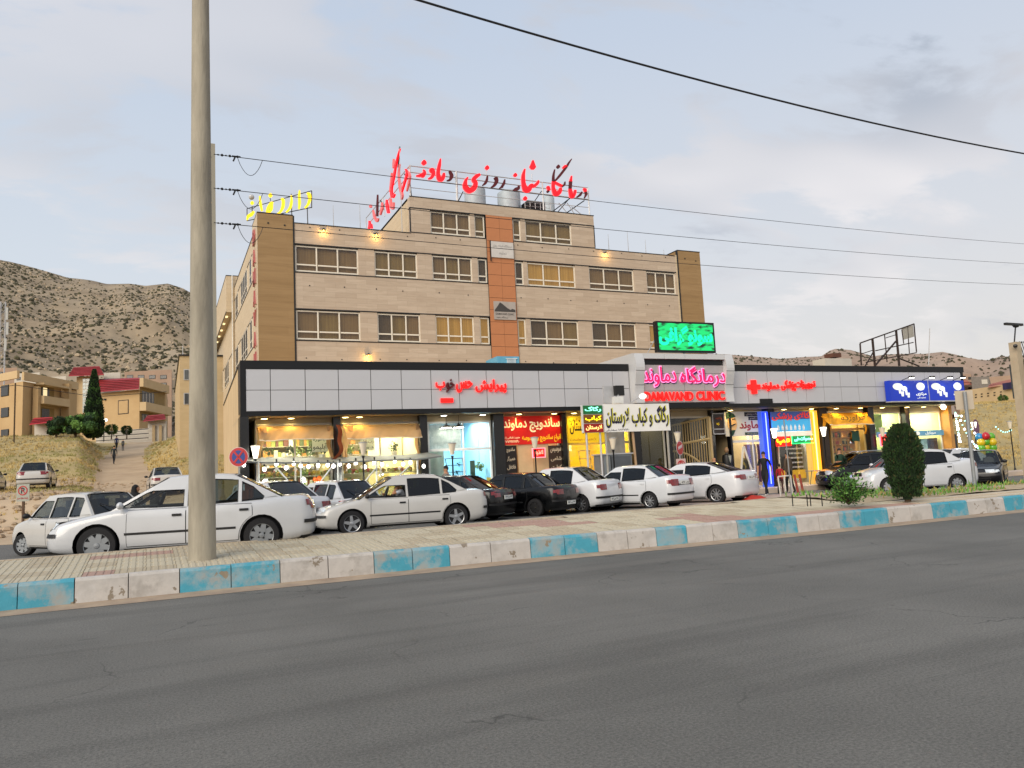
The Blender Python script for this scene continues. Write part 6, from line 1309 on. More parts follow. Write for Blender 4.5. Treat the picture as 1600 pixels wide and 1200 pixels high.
        for k in range(ns):
            a = 2*PI*k/ns+.2; c_, s_ = math.cos(a), math.sin(a); r0, r1 = ro*.12, ro*.92; hw0, hw1 = ro*wd*.8, ro*wd*.55
            q = [(r0, -hw0), (r1, -hw1), (r1, hw1), (r0, hw0)]
            rm.prism([(u*c_-v*s_, u*s_+v*c_) for u, v in q], yo-.05, yo-.012-(.004*(k % 2)))
        rm.lathe([(.0, yo+.004), (ro*.2, yo+.0), (ro*.26, yo-.02)], (0, 0, 0), 14, axis='y')
        WHC[key] = (ty.mesh('wheel', m_tyre, 40), rm.mesh('rim', rimm or m_rim), bk_.mesh('brake_disc', m_blkp))
    tyre, rimo, bdm = WHC[key]
    for xc_, fr_ in ((xf, 1), (xr, 0)):
        for s in (1, -1):
            wo_ = link('wheel', tyre, root, at=(xc_, s*(hw-.10-.03), wr), rz=(0 if s > 0 else PI)+(wheel_turn if fr_ else 0)); link('rim', rimo, wo_); link('brake_disc', bdm, wo_)
    return root
WHC = {}
D_ = R
def fa(s): return s
# (kind, name, label, x, y, heading, z)
A_ = car('sedan', 'moving_sedan', 'white four door saloon driving past behind the tall concrete pole', .74, 15.55, R(169), .27, P_WHITE, gl=m_gmid, glf=m_glight, rim='cap', rimm=m_rimc, seats=m_seatt)
B_ = car('sedan', 'parked_sedan', 'white saloon with its driver window open, parked parallel to the road', 6.05, 19.8, R(174), .09, P_DUST, rim='star', open_front=True, glf=m_glight)
car('pride', 'white_hatchback', 'boxy white hatchback turning at the far left with its rear window towards the lot', -1.45, 21.7, R(121), .02, P_DUST, gl=m_gmid, rim='cap', rimm=m_rimc, wheel_turn=R(28), moulding=False)
car('tondar', 'parked_sedan', 'white car nosed towards the juice stall, mostly hidden by the moving saloon', 3.15, 23.4, R(115), .0, P_WHITE, simple=True)
car('pride', 'white_hatchback', 'boxy white hatchback parked between the moving saloon and the open-windowed saloon', 5.2, 24.2, R(107), .0, P_WHITE, rim='cap', rimm=m_rimc)
car('sedan', 'black_sedan', 'black saloon just behind the rear of the open-windowed white saloon', 8.75, 23.55, R(127), .0, P_BLACK, plate=.72, plate_t='۴۵ ج ۲۱۸')
car('p405', 'black_sedan', 'angular black saloon in front of the sandwich shop', 11.3, 23.8, R(120), .0, P_BLACK, plate=.42, plate_t='۷۳ ب ۶۵۴', rim='cap', rimm=m_blkp)
car('tondar', 'white_sedan', 'tall white saloon nosed in beside the angular black saloon', 13.2, 24.0, R(118), .0, P_PEARL, plate=.42, plate_t='۸۳ س ۴۲۱', rim='multi')
car('saina', 'white_sedan', 'white saloon with raised boot lid parked before the white kebab banner', 15.6, 22.95, R(111), .0, P_PEARL, plate=.86, plate_t='۱۸ د ۷۳۵', rim='multi')
car('cerato', 'white_sedan', 'sleek white saloon parked before the cream gate', 18.55, 23.3, R(112), .0, P_PEARL, plate=.88, plate_t='۳۴ ن ۵۵۲', rim='multi', moulding=False)
car('suv', 'dark_crossover', 'dark crossover with a silver roof rail half hidden by the green bush', 28.7, 24.3, R(157), .0, P_DGREY, roofrail=True, moulding=False)
car('saina', 'white_saloon', 'white saloon half hidden behind the clipped cypress', 24.3, 18.6, R(158), .07, P_WHITE, rim='cap', rimm=m_rim, moulding=False)
car('tondar', 'white_sedan', 'white car behind the thin street pole at the far right', 31.5, 22.2, R(175), .0, P_WHITE, simple=True)
car('p405', 'black_sedan', 'black saloon facing the road at the right edge', 30.2, 20.0, R(209), .0, P_BLACK, gl=m_gmid, glf=m_glight, rim='gold', rimm=m_rimg)
def terrz(x, y): v = Vector((x, y)); return terr(v.dot(rr_), v.dot(hh))
for kind, nm, lb, px, py, D, th, pt_ in (('p206', 'white_hatchback', 'rounded white hatchback parked on the earth bank by the dry grass', 84-26, 764, 44, 89, P_DUST), ('p405', 'parked_sedan', 'white saloon seen from behind at the foot of the dirt track', 258, 776, 42, 93, P_DUST), ('p405', 'parked_sedan', 'white car cut off by the left edge on the earth bank', -26, 768, 43, 90, P_DUST)):
    p = onD(px, py, D); z_ = terrz(p.x, p.y)
    car(kind, nm, lb, p.x, p.y, R(th), z_+.02, pt_, simple=True, gl=m_gmid if kind == 'p405' else None)
# ================================================================== PEOPLE
m_skin = mat('skin', '#a87858', .6, var=.06); m_hair = mat('black_hair', '#120e0c', .7, var=.1); m_shoe = mat('shoe_dark', '#1a1818', .6); m_shoew = mat('shoe_white', '#c8c8c4', .6)
def skin_body(name, joints, edges, mats, pick, par, sub=1):
    me = bpy.data.meshes.new(name); me.from_pydata([j[0] for j in joints], edges, []); o = bpy.data.objects.new(name, me)
    sk = o.modifiers.new('s', 'SKIN'); sk.use_smooth_shade = True
    for i, j in enumerate(joints): r_ = j[1]; me.skin_vertices[0].data[i].radius = (r_, r_) if not isinstance(r_, tuple) else r_
    me.skin_vertices[0].data[0].use_root = True
    ss = o.modifiers.new('u', 'SUBSURF'); ss.levels = sub; ss.render_levels = sub
    nm = baked(o)
    for m in mats: nm.materials.append(m)
    for p in nm.polygons: p.material_index = pick(p.center); p.use_smooth = True
    nm.name = name; return link(name, nm, par)
def person(label, x, y, z, th, h=1.72, top=None, low=None, stride=.0, arm=(0, 0), sleeve='short', hair=True, shoe=None, female=False, seated=False, bend=0, skirt=False, group=None, fore=(0, 0)):
    """standing or walking figure facing +x locally; arm = forward swing of (left, right), fore = elbow bend"""
    t = thing('person', label, 'person', group, loc=(x, y, z), rz=th); k = h/1.72
    hip = .90*k; sh = 1.42*k; sw = (.17 if female else .20)*k; hw_ = .095*k
    J = [((0, 0, hip), (.12*k, .155*k)), ((.01+bend*.3, 0, 1.12*k), (.105*k, .135*k)), ((.01+bend*.6, 0, 1.32*k), (.115*k, .17*k)), ((bend, 0, 1.44*k), (.07*k, .10*k)), ((bend+.01, 0, 1.52*k), .052*k), ((bend+.025, 0, 1.60*k), (.082*k, .072*k)), ((bend+.02, 0, 1.68*k), (.080*k, .070*k))]
    E = [(0, 1), (1, 2), (2, 3), (3, 4), (4, 5), (5, 6)]
    for s, st in ((1, stride), (-1, -stride)):
        b = len(J); kx, fx = st*.42, st*.72
        J += [((0.0, s*hw_, hip-.06*k), .088*k), ((kx+.02, s*hw_, .49*k), .058*k), ((fx-(.08 if st < 0 else 0), s*hw_, .09*k), .040*k), ((fx+.12*k-(.08 if st < 0 else 0), s*hw_*1.1, .035*k), .034*k)]
        E += [(0, b), (b, b+1), (b+1, b+2), (b+2, b+3)]
    for i_, s in enumerate((1, -1)):
        b = len(J); a = arm[i_]; e_ = fore[i_]; sx_ = bend; el = (sx_+math.sin(a)*.28*k, s*(sw+.035*k), sh-math.cos(a)*.28*k); ha = (el[0]+math.sin(a+e_)*.25*k, s*(sw+.01*k-(.06 if e_ > .6 else 0)), el[2]-math.cos(a+e_)*.25*k)
        J += [((bend, s*sw*.9, sh-.01*k), .058*k), (el, .042*k), (ha, .028*k)]; E += [(3, b), (b, b+1), (b+1, b+2)]
        dx, dz = math.sin(a+e_), -math.cos(a+e_); pb = (ha[0]+dx*.06*k, ha[1], ha[2]+dz*.06*k); J.append((pb, (.022*k, .032*k))); E.append((b+2, b+3)); pi_ = b+3
        for f_ in range(4):
            L_ = (.075, .085, .08, .062)[f_]*k; o_ = (-.024+.016*f_)*k; c = len(J); J += [((pb[0]+dx*.035*k+o_*abs(dz), pb[1], pb[2]+dz*.035*k+o_*dx), .009*k), ((pb[0]+dx*(.035*k+L_*.55)+o_*abs(dz), pb[1]-s*.008, pb[2]+dz*(.035*k+L_*.55)+o_*dx), .008*k), ((pb[0]+dx*(.03*k+L_)+o_*abs(dz), pb[1]-s*.022, pb[2]+dz*(.03*k+L_)+o_*dx), .007*k)]; E += [(pi_, c), (c, c+1), (c+1, c+2)]
        c = len(J); J += [((pb[0]+.035*k, pb[1]-s*.012, pb[2]+.01), .010*k), ((pb[0]+.045*k+dx*.03, pb[1]-s*.018, pb[2]+dz*.035), .008*k)]; E += [(b+2, c), (c, c+1)]
    sleeve_z = {'short': 1.20*k, 'long': .92*k}[sleeve]
    def pick(c):
        if c.z > 1.475*k: return 2
        if abs(c.y) > sw*.82 and c.z > .55*k and (c.z < sleeve_z if arm[0] < .5 and fore[0] < .5 else (Vector((c.x-bend, c.z-sh)).length > (.26 if sleeve == 'short' else .5)*k)): return 2
        if c.z < .075*k: return 3
        return 1 if c.z < .93*k else 0
    bo = skin_body('body', J, E, [top, low, m_skin, shoe or m_shoe], pick, t)
    # face: nose, brow and ears on the head; hair
    hx, hz_ = bend+.03, 1.63*k
    mb = MB(); mb.prism([(-.012, -.02), (.012, -.02), (.004, .02), (-.004, .02)], .0, .022, 'x'); mb.v = [(q[0]+hx+.072*k, q[1], q[2]+hz_-.005) for q in mb.v]
    for s in (1, -1): mb.ball((hx-.005, s*.073*k, hz_-.01), .018, .008, .028, 6, 4)
    mb.build('face', m_skin, t)
    mb = MB(); [mb.ball((hx+.068*k, s*.028*k, hz_+.02*k), .006, .009, .006, 6, 4) for s in (1, -1)]; mb.box(hx+.068*k, hx+.077*k, -.02*k, .02*k, hz_-.05*k, hz_-.043*k); mb.build('eyes_mouth', mat('face_dark', '#3a1e18', .6, var=0), t)
    if hair: mb = MB(); mb.ball((hx-.018*k, 0, hz_+.035*k), .092*k, .083*k, .098*k, 12, 8); mb.v = [q if not (q[2] < hz_-.0 and q[0] > hx+.0) else (hx+.0, q[1]*.9, max(q[2], hz_+.02)) for q in mb.v]; mb.build('hair', m_hair, t, smooth=True)
    return t
def cl(n, c): return mat('cloth_'+n, c, .85, var=.1, scale=6)
def at_px(px, py, D): p = onD(px, py, D); return p
c_blk = cl('black', '#101114'); c_jean = cl('dark_jeans', '#181a22')
def head_place(px, ytop, D, h):           # ground position so that the head top of height h is seen at ytop
    p = onD(px, ytop, D); return p.x, p.y, p.z-h
def put(label, px, ytop, D, h, th, **k): x, y, z_ = head_place(px, ytop, D, h); k.setdefault('low', c_jean); return person(label, x, y, k.pop('zz', z_), th, h, **k)
put('man in black T-shirt and trousers walking past the blue light column', 1193, 712, 31.2, 1.74, R(205), top=c_blk, stride=.42, arm=(-.35, .35), shoe=m_shoew, zz=.02)
put('adult in a long brown coat standing before the medical shop window', 1230, 709, 32.5, 1.70, R(100), top=cl('brown', '#4e4032'), low=c_blk, stride=.12, sleeve='long', zz=.02)
put('small child in red standing beside the adult in brown', 1217, 723, 32.0, 1.22, R(60), top=cl('red', '#a01c24'), low=cl('dark_red', '#3a1a1e'), sleeve='long', female=True, zz=.02)
put('man in a dark green T-shirt looking at his phone behind the green bush', 1311, 705, 34.5, 1.78, R(250), top=cl('green', '#10301f'), arm=(.35, .35), fore=(1.3, 1.3), zz=.0)
put('dark haired man in a white shirt behind the moving saloon by the juice stall', 375, 742, 26.5, 1.74, R(250), top=cl('white', '#c8c8c8'), zz=.0)
put('dark haired man whose head shows above the parked white saloon', 697, 730, 26.2, 1.76, R(200), top=cl('grey', '#6a6560'), zz=.0)
put('bald man whose head shows above the sleek white saloon', 1116, 716, 30.6, 1.68, R(190), top=cl('beige', '#8a7a66'), hair=False, zz=.0)
def walker(label, px, yfeet, yhead, th, top, h=1.72, **k):
    D = 1200*h/(yfeet-yhead); p = onD(px, yfeet, D); z_ = terrz(p.x, p.y); k.setdefault('low', c_jean)
    # slide along the ray until the feet meet the slope
    for _ in range(40):
        p = onD(px, yfeet, D); dz = p.z-terrz(p.x, p.y)
        if abs(dz) < .03: break
        D += dz*6 if dz < 3 else 5
    s = (yfeet-yhead)/1200*D
    return person(label, p.x, p.y, terrz(p.x, p.y)+.01, th, s, top=top, **k)
walker('dark dressed person with a bag walking up the dirt track, nearest of three', 178, 726, 697, R(70), cl('slate', '#1e2426'), stride=.25, arm=(-.2, .2), sleeve='long')
walker('person in a blue shirt walking up the dirt track ahead of the dark dressed one', 182, 704, 682, R(70), cl('blue', '#1f2c56'), stride=.3, sleeve='long')
walker('person in a grey coat walking on the right of the dirt track', 192, 705, 687, R(70), cl('greycoat', '#3a4046'), low=cl('greycoat', '#3a4046'), female=True, sleeve='long', hair=False)
walker('tiny dark figure in front of the white gate on the slope', 233, 686, 674, R(70), cl('navy', '#181c2c'), female=True, sleeve='long')
def chador(label, px, ytop, D, h, th, zg):
    x, y, z_ = head_place(px, ytop, D, h); t = thing('person', label, 'person', None, loc=(x, y, zg), rz=th); h = (ytop and (onD(px, ytop, D).z-zg)) or h
    mb = MB(); n = 18; prof = [(.36, 0), (.33, .3), (.29, .62), (.27, .9), (.27, 1.12), (.22, 1.26), (.13, 1.34), (.125, 1.42), (.11, 1.50), (.05, 1.55), (0, 1.56)]; k = h/1.56
    def P(i, j):
        a = 2*PI*i; q = j*(len(prof)-1); f = int(min(q, len(prof)-2)); t_ = q-f; r_ = prof[f][0]*(1-t_)+prof[f+1][0]*t_; zz = prof[f][1]*(1-t_)+prof[f+1][1]*t_
        r_ *= 1+.05*math.sin(a*5+zz*3)*(zz < 1.2); cx = .04*zz
        front = math.cos(a) > .55 and 1.33 < zz < 1.50
        return ((r_*math.cos(a)*.8*(.55 if front else 1)+cx)*k, r_*math.sin(a)*k, zz*k)
    mb.grid(P, 28, 30); mb.build('chador', cl('chador_black', '#08080a'), t, smooth=80)
    mb = MB(); mb.ball((.10*k, 0, 1.42*k), .072, .062, .09, 10, 8); mb.prism([(-.01, -.02), (.01, -.02), (.003, .02), (-.003, .02)], .165, .19, 'x') if False else None; mb.v += []; mb.build('face', m_skin, t, smooth=True)
    mb = MB(); mb.box(.165*k, .18*k, -.008, .008, 1.40*k, 1.44*k); mb.build('nose', m_skin, t)
    return t
chador('woman in a long black veil walking behind the boxy white hatchback', 208, 757, 22.5, 1.56, R(-15), 0.03)
chador('woman in a dark veil near the saloon at the foot of the dirt track', 246, 765, 27.5, 1.56, R(200), 0.03)
# driver of the open-windowed saloon
drv = thing('person', 'driver leaning his chin on his hand in the open window of the white saloon', 'person', loc=B_.location, rz=B_.rotation_euler.z); bpy.context.view_layer.update(); drv.matrix_world = B_.matrix_world.copy()
xd_ = .10; J = [((xd_-.05, .36, .62), (.13, .16)), ((xd_-.06, .36, .85), (.11, .16)), ((xd_-.04, .38, 1.02), (.10, .17)), ((xd_, .42, 1.10), .06), ((xd_+.02, .44, 1.17), (.078, .07)), ((xd_+.03, .45, 1.25), (.078, .068)),
                ((xd_+.02, .58, 1.02), .055), ((xd_+.22, .66, .985), .04), ((xd_+.10, .58, 1.10), .028), ((xd_+.08, .55, 1.14), (.03, .022)), ((xd_+.10, .53, 1.19), .010), ((xd_+.085, .545, 1.20), .010), ((xd_+.07, .55, 1.19), .010), ((xd_+.055, .555, 1.18), .009), ((xd_+.12, .53, 1.15), .010),
                ((xd_-.02, .2, 1.02), .055), ((xd_+.2, .18, .9), .042), ((xd_+.42, .28, 1.0), .03)]
bo = skin_body('body', J, [(0, 1), (1, 2), (2, 3), (3, 4), (4, 5), (2, 6), (6, 7), (7, 8), (8, 9), (9, 10), (9, 11), (9, 12), (9, 13), (8, 14), (2, 15), (15, 16), (16, 17)], [cl('pale_shirt', '#b8bcc4'), m_skin], lambda c: 1 if (c.z > 1.085 or (c.x > xd_+.12)) else 0, drv)
mb = MB(); mb.ball((xd_+.0, .45, 1.27), .09, .08, .085, 12, 8); mb.v = [q if not (q[2] < 1.24 and q[0] > xd_+.02) else (xd_+.02, q[1], max(q[2], 1.25)) for q in mb.v]; mb.build('hair', m_hair, drv, smooth=True)
mb = MB(); mb.box(xd_+.10, xd_+.125, .445, .465, 1.19, 1.225); mb.build('nose', m_skin, drv)
# ================================================================== POLES, WIRES, LAMPS, SIGNS, PLANTS
use(WF)
m_conc = mat('pole_concrete', '#7f786a', .85, col2='#a39b8a', scale=3.2, bump=.5, bscale=22, stretch=(1, 1, .22), detail=9, thr=(.3, .6)); m_conc2 = mat('pole_concrete_grey', '#8f8a7c', .85, col2='#a09a8a', scale=1.6, stretch=(1, 1, .3))
m_wire = mat('wire_black', '#101012', .6, var=0)
p = onZ(316, 866, .465); pole = thing('concrete_pole', 'tall round tapered concrete pole standing on the median in front of the moving saloon', 'utility pole', loc=(p.x, p.y, .46))
mb = MB(); mb.lathe([(.205, -.1), (.203, 0), (.165, 4.6), (.1645, 4.62), (.165, 4.64), (.118, 11.2), (.0, 11.2)], n=36); mb.build('shaft', m_conc, pole, smooth=40)
mb = MB(); [mb.lathe([(.012, .0), (.012, .012)], (0, 0, 0), 8, axis='y') for _ in range(1)]; mb.v = [(q[0]-.02, q[1]-.142, q[2]+7.05) for q in mb.v]; mb.build('bolt_hole', m_trim, pole)
p2 = onD(328.5, 226, 17.5); pl2 = thing('concrete_pole', 'shorter concrete pole hidden behind the tall one, carrying three wires', 'utility pole', loc=(p2.x, p2.y, .12)); H2 = p2.z-.12
mb = MB(); mb.prism([(-.13, -.11), (.13, -.11), (.13, .11), (-.13, .11)], -.1, H2, 'z'); mb.v = [(q[0]*(1 if q[2] < 1 else .78), q[1]*(1 if q[2] < 1 else .78), q[2]) for q in mb.v]; mb.build('shaft', m_conc2, pl2)
mb = MB()
for k in range(7): mb.box(-.01+.0, .012, -.092, -.083, H2-.35-.42*k, H2-.33-.42*k)
mb.build('bolt_hole', m_trim, pl2)
fitm = MB()
def wire(label, pts, r, m=m_wire, cat='wire', name='wire', sag=0):
    a, b_ = Vector(pts[0]), Vector(pts[-1]); n = 30; mb = MB(); mb.tube([a.lerp(b_, 1.9*k/n)+Vector((0, 0, -sag*4*(1.9*k/n)*(1-1.9*k/n)*(1 if 1.9*k < n else .3))) for k in range(n+1)], r, 5); return mb.build(name, m, label=label, cat=cat, group='wires strung from the shorter concrete pole')
for k, (y0, y1, lb) in enumerate(((241, 381, 'top wire strung from the shorter pole across the clinic to the right'), (294, 411, 'middle wire of three strung across the clinic'), (348, 443, 'lowest wire of three strung across the clinic'))):
    a = onD(334, y0, 17.4); b_ = onD(1660, y1+4, 46); wire(lb, [a, b_], .0095, sag=.25)
    q = thing('strain_insulator', ['topmost', 'middle', 'lowest'][k]+' black wire fitting with a hanging loop by the shorter pole', 'insulator')
    mb = MB(); d = (b_-a).normalized(); s0 = a+d*.02
    for j in range(6): c = s0+d*(.08+.09*j); mb.ball(c, .022+.012*(j % 2), n=6, m=4)
    mb.build('insulator', m_wire, q)
    mb = MB(); c0, c1 = a+d*.55, a+d*1.15; mb.tube([c0.lerp(c1, j/10)+Vector((0, 0, -.42*math.sin(PI*j/10)**.8-.02)) for j in range(11)], .007, 4); mb.build('loop', m_wire, q)
    mb = MB(); mb.tube([a+d*.5, a+d*.45+Vector((0, 0, -.12))], .02, 5); mb.tube([a+d*.42, a+d*.62], .022, 5); mb.build('clamp', m_wire, q)
a = onD(600, -16, 13); b_ = onD(1700, 256, 24); mb = MB(); n = 40
mb.tube([a.lerp(b_, 2.2*k/n-.6)+Vector((0, 0, -.35*4*(2.2*k/n-.6)*(1-(2.2*k/n-.6)))) for k in range(n+1)], .022, 6); mb.build('overhead_cable', m_wire, label='thick black cable slanting across the upper right sky', cat='cable')
# right pole
p3 = onD(1585, 535, 33); pr = thing('concrete_pole', 'square concrete pole with fittings at the right edge behind the cars', 'utility pole', loc=(p3.x, p3.y, 0)); H3 = p3.z
mb = MB(); mb.prism([(-.2, -.19), (.2, -.19), (.2, .19), (-.2, .19)], -.1, H3, 'z'); mb.v = [(q[0]*(1 if q[2] < 1 else .85), q[1]*(1 if q[2] < 1 else .85), q[2]) for q in mb.v]; mb.build('shaft', mat('pole_tan', '#a3937a', .85, col2='#b5a68d', scale=2), pr, rz=0)
mb = MB(); mb.box(.25, 1.6, -.5, .5, H3-2.4, H3-.9); mb.build('transformer', mat('transformer_grey', '#4c5250', .5, metal=.3), pr); mb = MB(); mb.box(.2, 1.2, -.05, .05, H3-2.8, H3-2.7); [mb.tube([(.1, 0, H3-.1), (.35+.15*k, 0, H3+.05), (.5+.15*k, 0, H3-.4), (.6, 0, H3-.9)], .02, 4) for k in range(3)]; mb.build('cable_bundle', m_wire, pr)
mb = MB(); mb.tube([(.0, 0, H3), (.25, 0, H3+.8)], .03, 5); mb.box(-.5, .7, -.06, .06, H3+.75, H3+.85); mb.ball((.25, 0, H3+.75), .18, .12, .1, 8, 4); mb.build('bracket_lamp', m_trim, pr)
mb = MB(); mb.ball((-.3, -.2, H3-.2), .09, n=6, m=4); mb.build('insulator', m_trim, pr)
# garden lamps
def glamp(px, ytop, D, label, lit, m=None):
    p = onD(px, ytop, D); zb = 0.0 if D < 50 else terrz(p.x, p.y); H = p.z-zb; t = thing('garden_lamp', label, 'lamp post', 'black lamp posts along the forecourt', loc=(p.x, p.y, zb))
    mb = MB(); mb.lathe([(.07, 0), (.06, .25), (.035, .32), (.028, H-.55), (.05, H-.5), (.05, H-.46)], n=10); mb.build('post', m_blk, t, smooth=40)
    mb = MB(); mb.lathe([(.065, H-.42), (.12, H-.10), (.145, H-.02), (.07, H)], n=12); mb.build('lantern', glow('lantern_lit', '#fff6e0', 4.5) if lit else mat('lantern_cream', '#c8bda8', .4, emit=.12, ecol='#ffe8c8'), t, smooth=40)
    mb = MB(); mb.lathe([(.15, H-.03), (.16, H-.005), (.0, H+.02)], n=12); mb.build('cap', m_rail if not lit else mat('lamp_cap', '#d8d2c4', .4), t)
    if lit: lamp('POINT', (0, 0, H-.25), 16, (1, .95, .85), .15, t)
for a in ((399, 696, 25.6, 'glowing lamp post beside the round no stopping sign', 1), (567, 691, 26.2, 'unlit white lamp post before the second shop window', 0), (706, 692, 27.5, 'lamp post before the cracked blue shop glass', 0), (835, 683, 28.5, 'unlit lamp post before the cream shutters', 0), (957, 684, 29.3, 'dark lamp post in front of the steel food cart', 0), (1058, 675, 31, 'unlit cone lamp over the red oval sign', 0), (1209, 669, 33.0, 'glowing lamp post before the medical shop', 1), (1286, 667, 35.0, 'glowing lamp post by the amber light column', 1), (1521, 659, 42, 'glowing lamp post beyond the right end of the shop row', 1), (1577, 658, 44, 'unlit lamp post near the right edge of the slope', 0), (1373+5, 668, 36, 'dark lamp post left of the clipped cypress', 0)): glamp(*a)
# signs ---------------------------------------------------------------
def facing(px, py, D): p = onD(px, py, D); return p
def camrz(off=0): return YAW-PI/2+off          # local x = right, local -y = towards the camera
m_sred = mat('sign_red', '#b0141c', .4, var=.04); m_sblue = mat('sign_blue', '#14327e', .4, var=.04); m_post = mat('galv_post', '#8c8f90', .5, metal=.4)
def disc(mb, r_, y, rx=1): mb.prism([(r_*rx*math.cos(k*PI/16), r_*math.sin(k*PI/16)) for k in range(32)], y, y+.004)
p = onD(373, 714, 25); t = thing('road_sign', 'round red and blue no stopping sign with a red cross', 'road sign', loc=(p.x, p.y, 0), rz=camrz()); zc = p.z
for r_, y, m, nm in ((.315, -.01, mat('sign_rim', '#c8b8b8', .4, var=0), 'rim'), (.30, -.016, m_sred, 'border'), (.215, -.022, m_sblue, 'field')): mb = MB(); disc(mb, r_, y); mb.v = [(q[0], q[1], q[2]+zc) for q in mb.v]; mb.build(nm, m, t)
mb = MB()
for s in (1, -1): mb.prism([(-.20*.72-.03, s*.18-.0), (-.20*.72+.03, s*.20), (.20*.72+.03, -s*.18), (.20*.72-.03, -s*.20)][::s], -.034, -.024-.001*s)
mb.v = [(q[0], q[1], q[2]+zc) for q in mb.v]; mb.build('cross', m_sred, t); mb = MB(); mb.tube([(0, .03, 0), (0, .03, zc+.25)], .03, 8); mb.build('post', m_post, t)
p = onD(36, 770, 24.5); t = thing('parking_sign', 'white no parking board with a red ring on a wooden post by the earth bank', 'road sign', loc=(p.x, p.y, p.z-1.2), rz=camrz()); H = 1.2
mb = MB(); mb.box(-.2, .2, -.01, .01, H-.27, H+.27); mb.build('board', m_paper, t)
mb = MB(); n = 24
for k in range(n): a0, a1 = 2*PI*k/n, 2*PI*(k+1)/n; mb.add([(r_*math.cos(a), y, H+.07+r_*math.sin(a)) for y in (-.022, -.012) for r_, a in ((.15, a0), (.15, a1), (.12, a1), (.12, a0))], [(0, 3, 2, 1), (0, 1, 5, 4), (2, 3, 7, 6)])
mb.prism([(-.10, H+.17), (-.08, H+.18), (.10, H-.03), (.08, H-.04)], -.024, -.014); mb.build('ring', m_sred, t)
mb = MB(); text(mb, 'P', -.055, .055, H-.02, H+.16, -.012, .02, .004, fa=False); mb.build('letter', m_ink, t); mb = MB(); text(mb, 'پارکینگ مطلقا ممنوع', -.17, .17, H-.22, H-.13, -.012, .01, .003); mb.build('lettering', m_sred, t)
mb = MB(); mb.box(-.03, .03, .0, .06, -.2, H-.27); mb.build('post', mat('wood_post', '#5a4432', .9), t)
p = onD(1062, 700, 30.2); t = thing('road_sign', 'red oval sign over a white notice on a post before the gate', 'road sign', loc=(p.x, p.y, 0), rz=camrz(.9)); zc = p.z
mb = MB(); disc(mb, .30, -.01, 1); mb.v = [(q[0], q[1], q[2]*.95+zc) for q in mb.v]; mb.build('rim', MC['sign_rim'], t); mb = MB(); disc(mb, .27, -.018); mb.v = [(q[0], q[1], q[2]*.95+zc) for q in mb.v]; mb.build('disc', m_sred, t); mb = MB(); mb.box(-.16, .16, -.026, -.016, zc-.02, zc+.09); mb.v = [(q[0], q[1], q[2]+q[0]*.3) for q in mb.v]; mb.build('bar', MC['sign_rim'], t)
mb = MB(); mb.tube([(0, .02, 0), (0, .02, zc+.3)], .03, 8); mb.build('post', m_post, t)
t2 = thing('parking_sign', 'white notice with a red P ring hung below the red oval sign', 'road sign', loc=(p.x, p.y, 0), rz=camrz(.35)); mb = MB(); mb.box(-.21, .21, -.03, -.01, zc-1.08, zc-.42); mb.build('board', mat('pink_white', '#c4a8a0', .6), t2)
mb = MB(); text(mb, 'P', -.07, .07, zc-.78, zc-.52, -.032, .02, .004, fa=False); mb.build('letter', m_sred, t2); mb = MB(); text(mb, 'ممنوع', -.16, .16, zc-1.02, zc-.9, -.032, .01, .003); mb.build('lettering', m_sred, t2)
mb = MB()
for k in range(n): a0, a1 = 2*PI*k/n, 2*PI*(k+1)/n; mb.add([(r_*math.cos(a), y, zc-.65+r_*math.sin(a)) for y in (-.044, -.032) for r_, a in ((.17, a0), (.17, a1), (.14, a1), (.14, a0))], [(0, 3, 2, 1), (0, 1, 5, 4), (2, 3, 7, 6)])
mb.build('ring', m_sred, t2)
p = onZ(1523, 757, .5); t = thing('road_sign', 'blank back of a square plate on a leaning grey post at the right', 'road sign', loc=(p.x, p.y, .45), rz=camrz()); q = onD(1507, 612, _f.to_2d().normalized().dot(p.to_2d()))
top_ = Vector((q-Vector((p.x, p.y, .45)))); tl2 = Matrix.Rotation(-camrz(), 3, 'Z') @ top_
mb = MB(); mb.tube([(0, 0, -.1), tuple(tl2)], .05, 10); mb.build('post', m_post, t, smooth=60); mb = MB(); c = tl2; s_ = .27; mb.box(c.x-s_*.95+.01, c.x+s_*.95+.01, c.y-.075, c.y-.06, c.z-.50, c.z+.04); mb.v = [(a_+(.0)*b_, b_, cc) for a_, b_, cc in mb.v]; mb.build('plate', mat('plate_back', '#b8ab98', .5, var=.05), t); t_o = t
for ch in t.children:
    if ch.name.startswith('plate'): ch.location = (0, .14, 0)
p = onD(1525, 668, 42); t = thing('road_sign', 'dull purple round sign seen at a slant right of the glowing lamp', 'road sign', loc=(p.x, p.y, 0), rz=camrz(.7)); mb = MB(); disc(mb, .45, -.01); mb.v = [(a_, b_, c_+p.z) for a_, b_, c_ in mb.v]; mb.build('disc', mat('sign_purple', '#6a3a5e', .5), t); mb = MB(); mb.tube([(0, .03, 0), (0, .03, p.z)], .035, 6); mb.build('post', m_post, t)
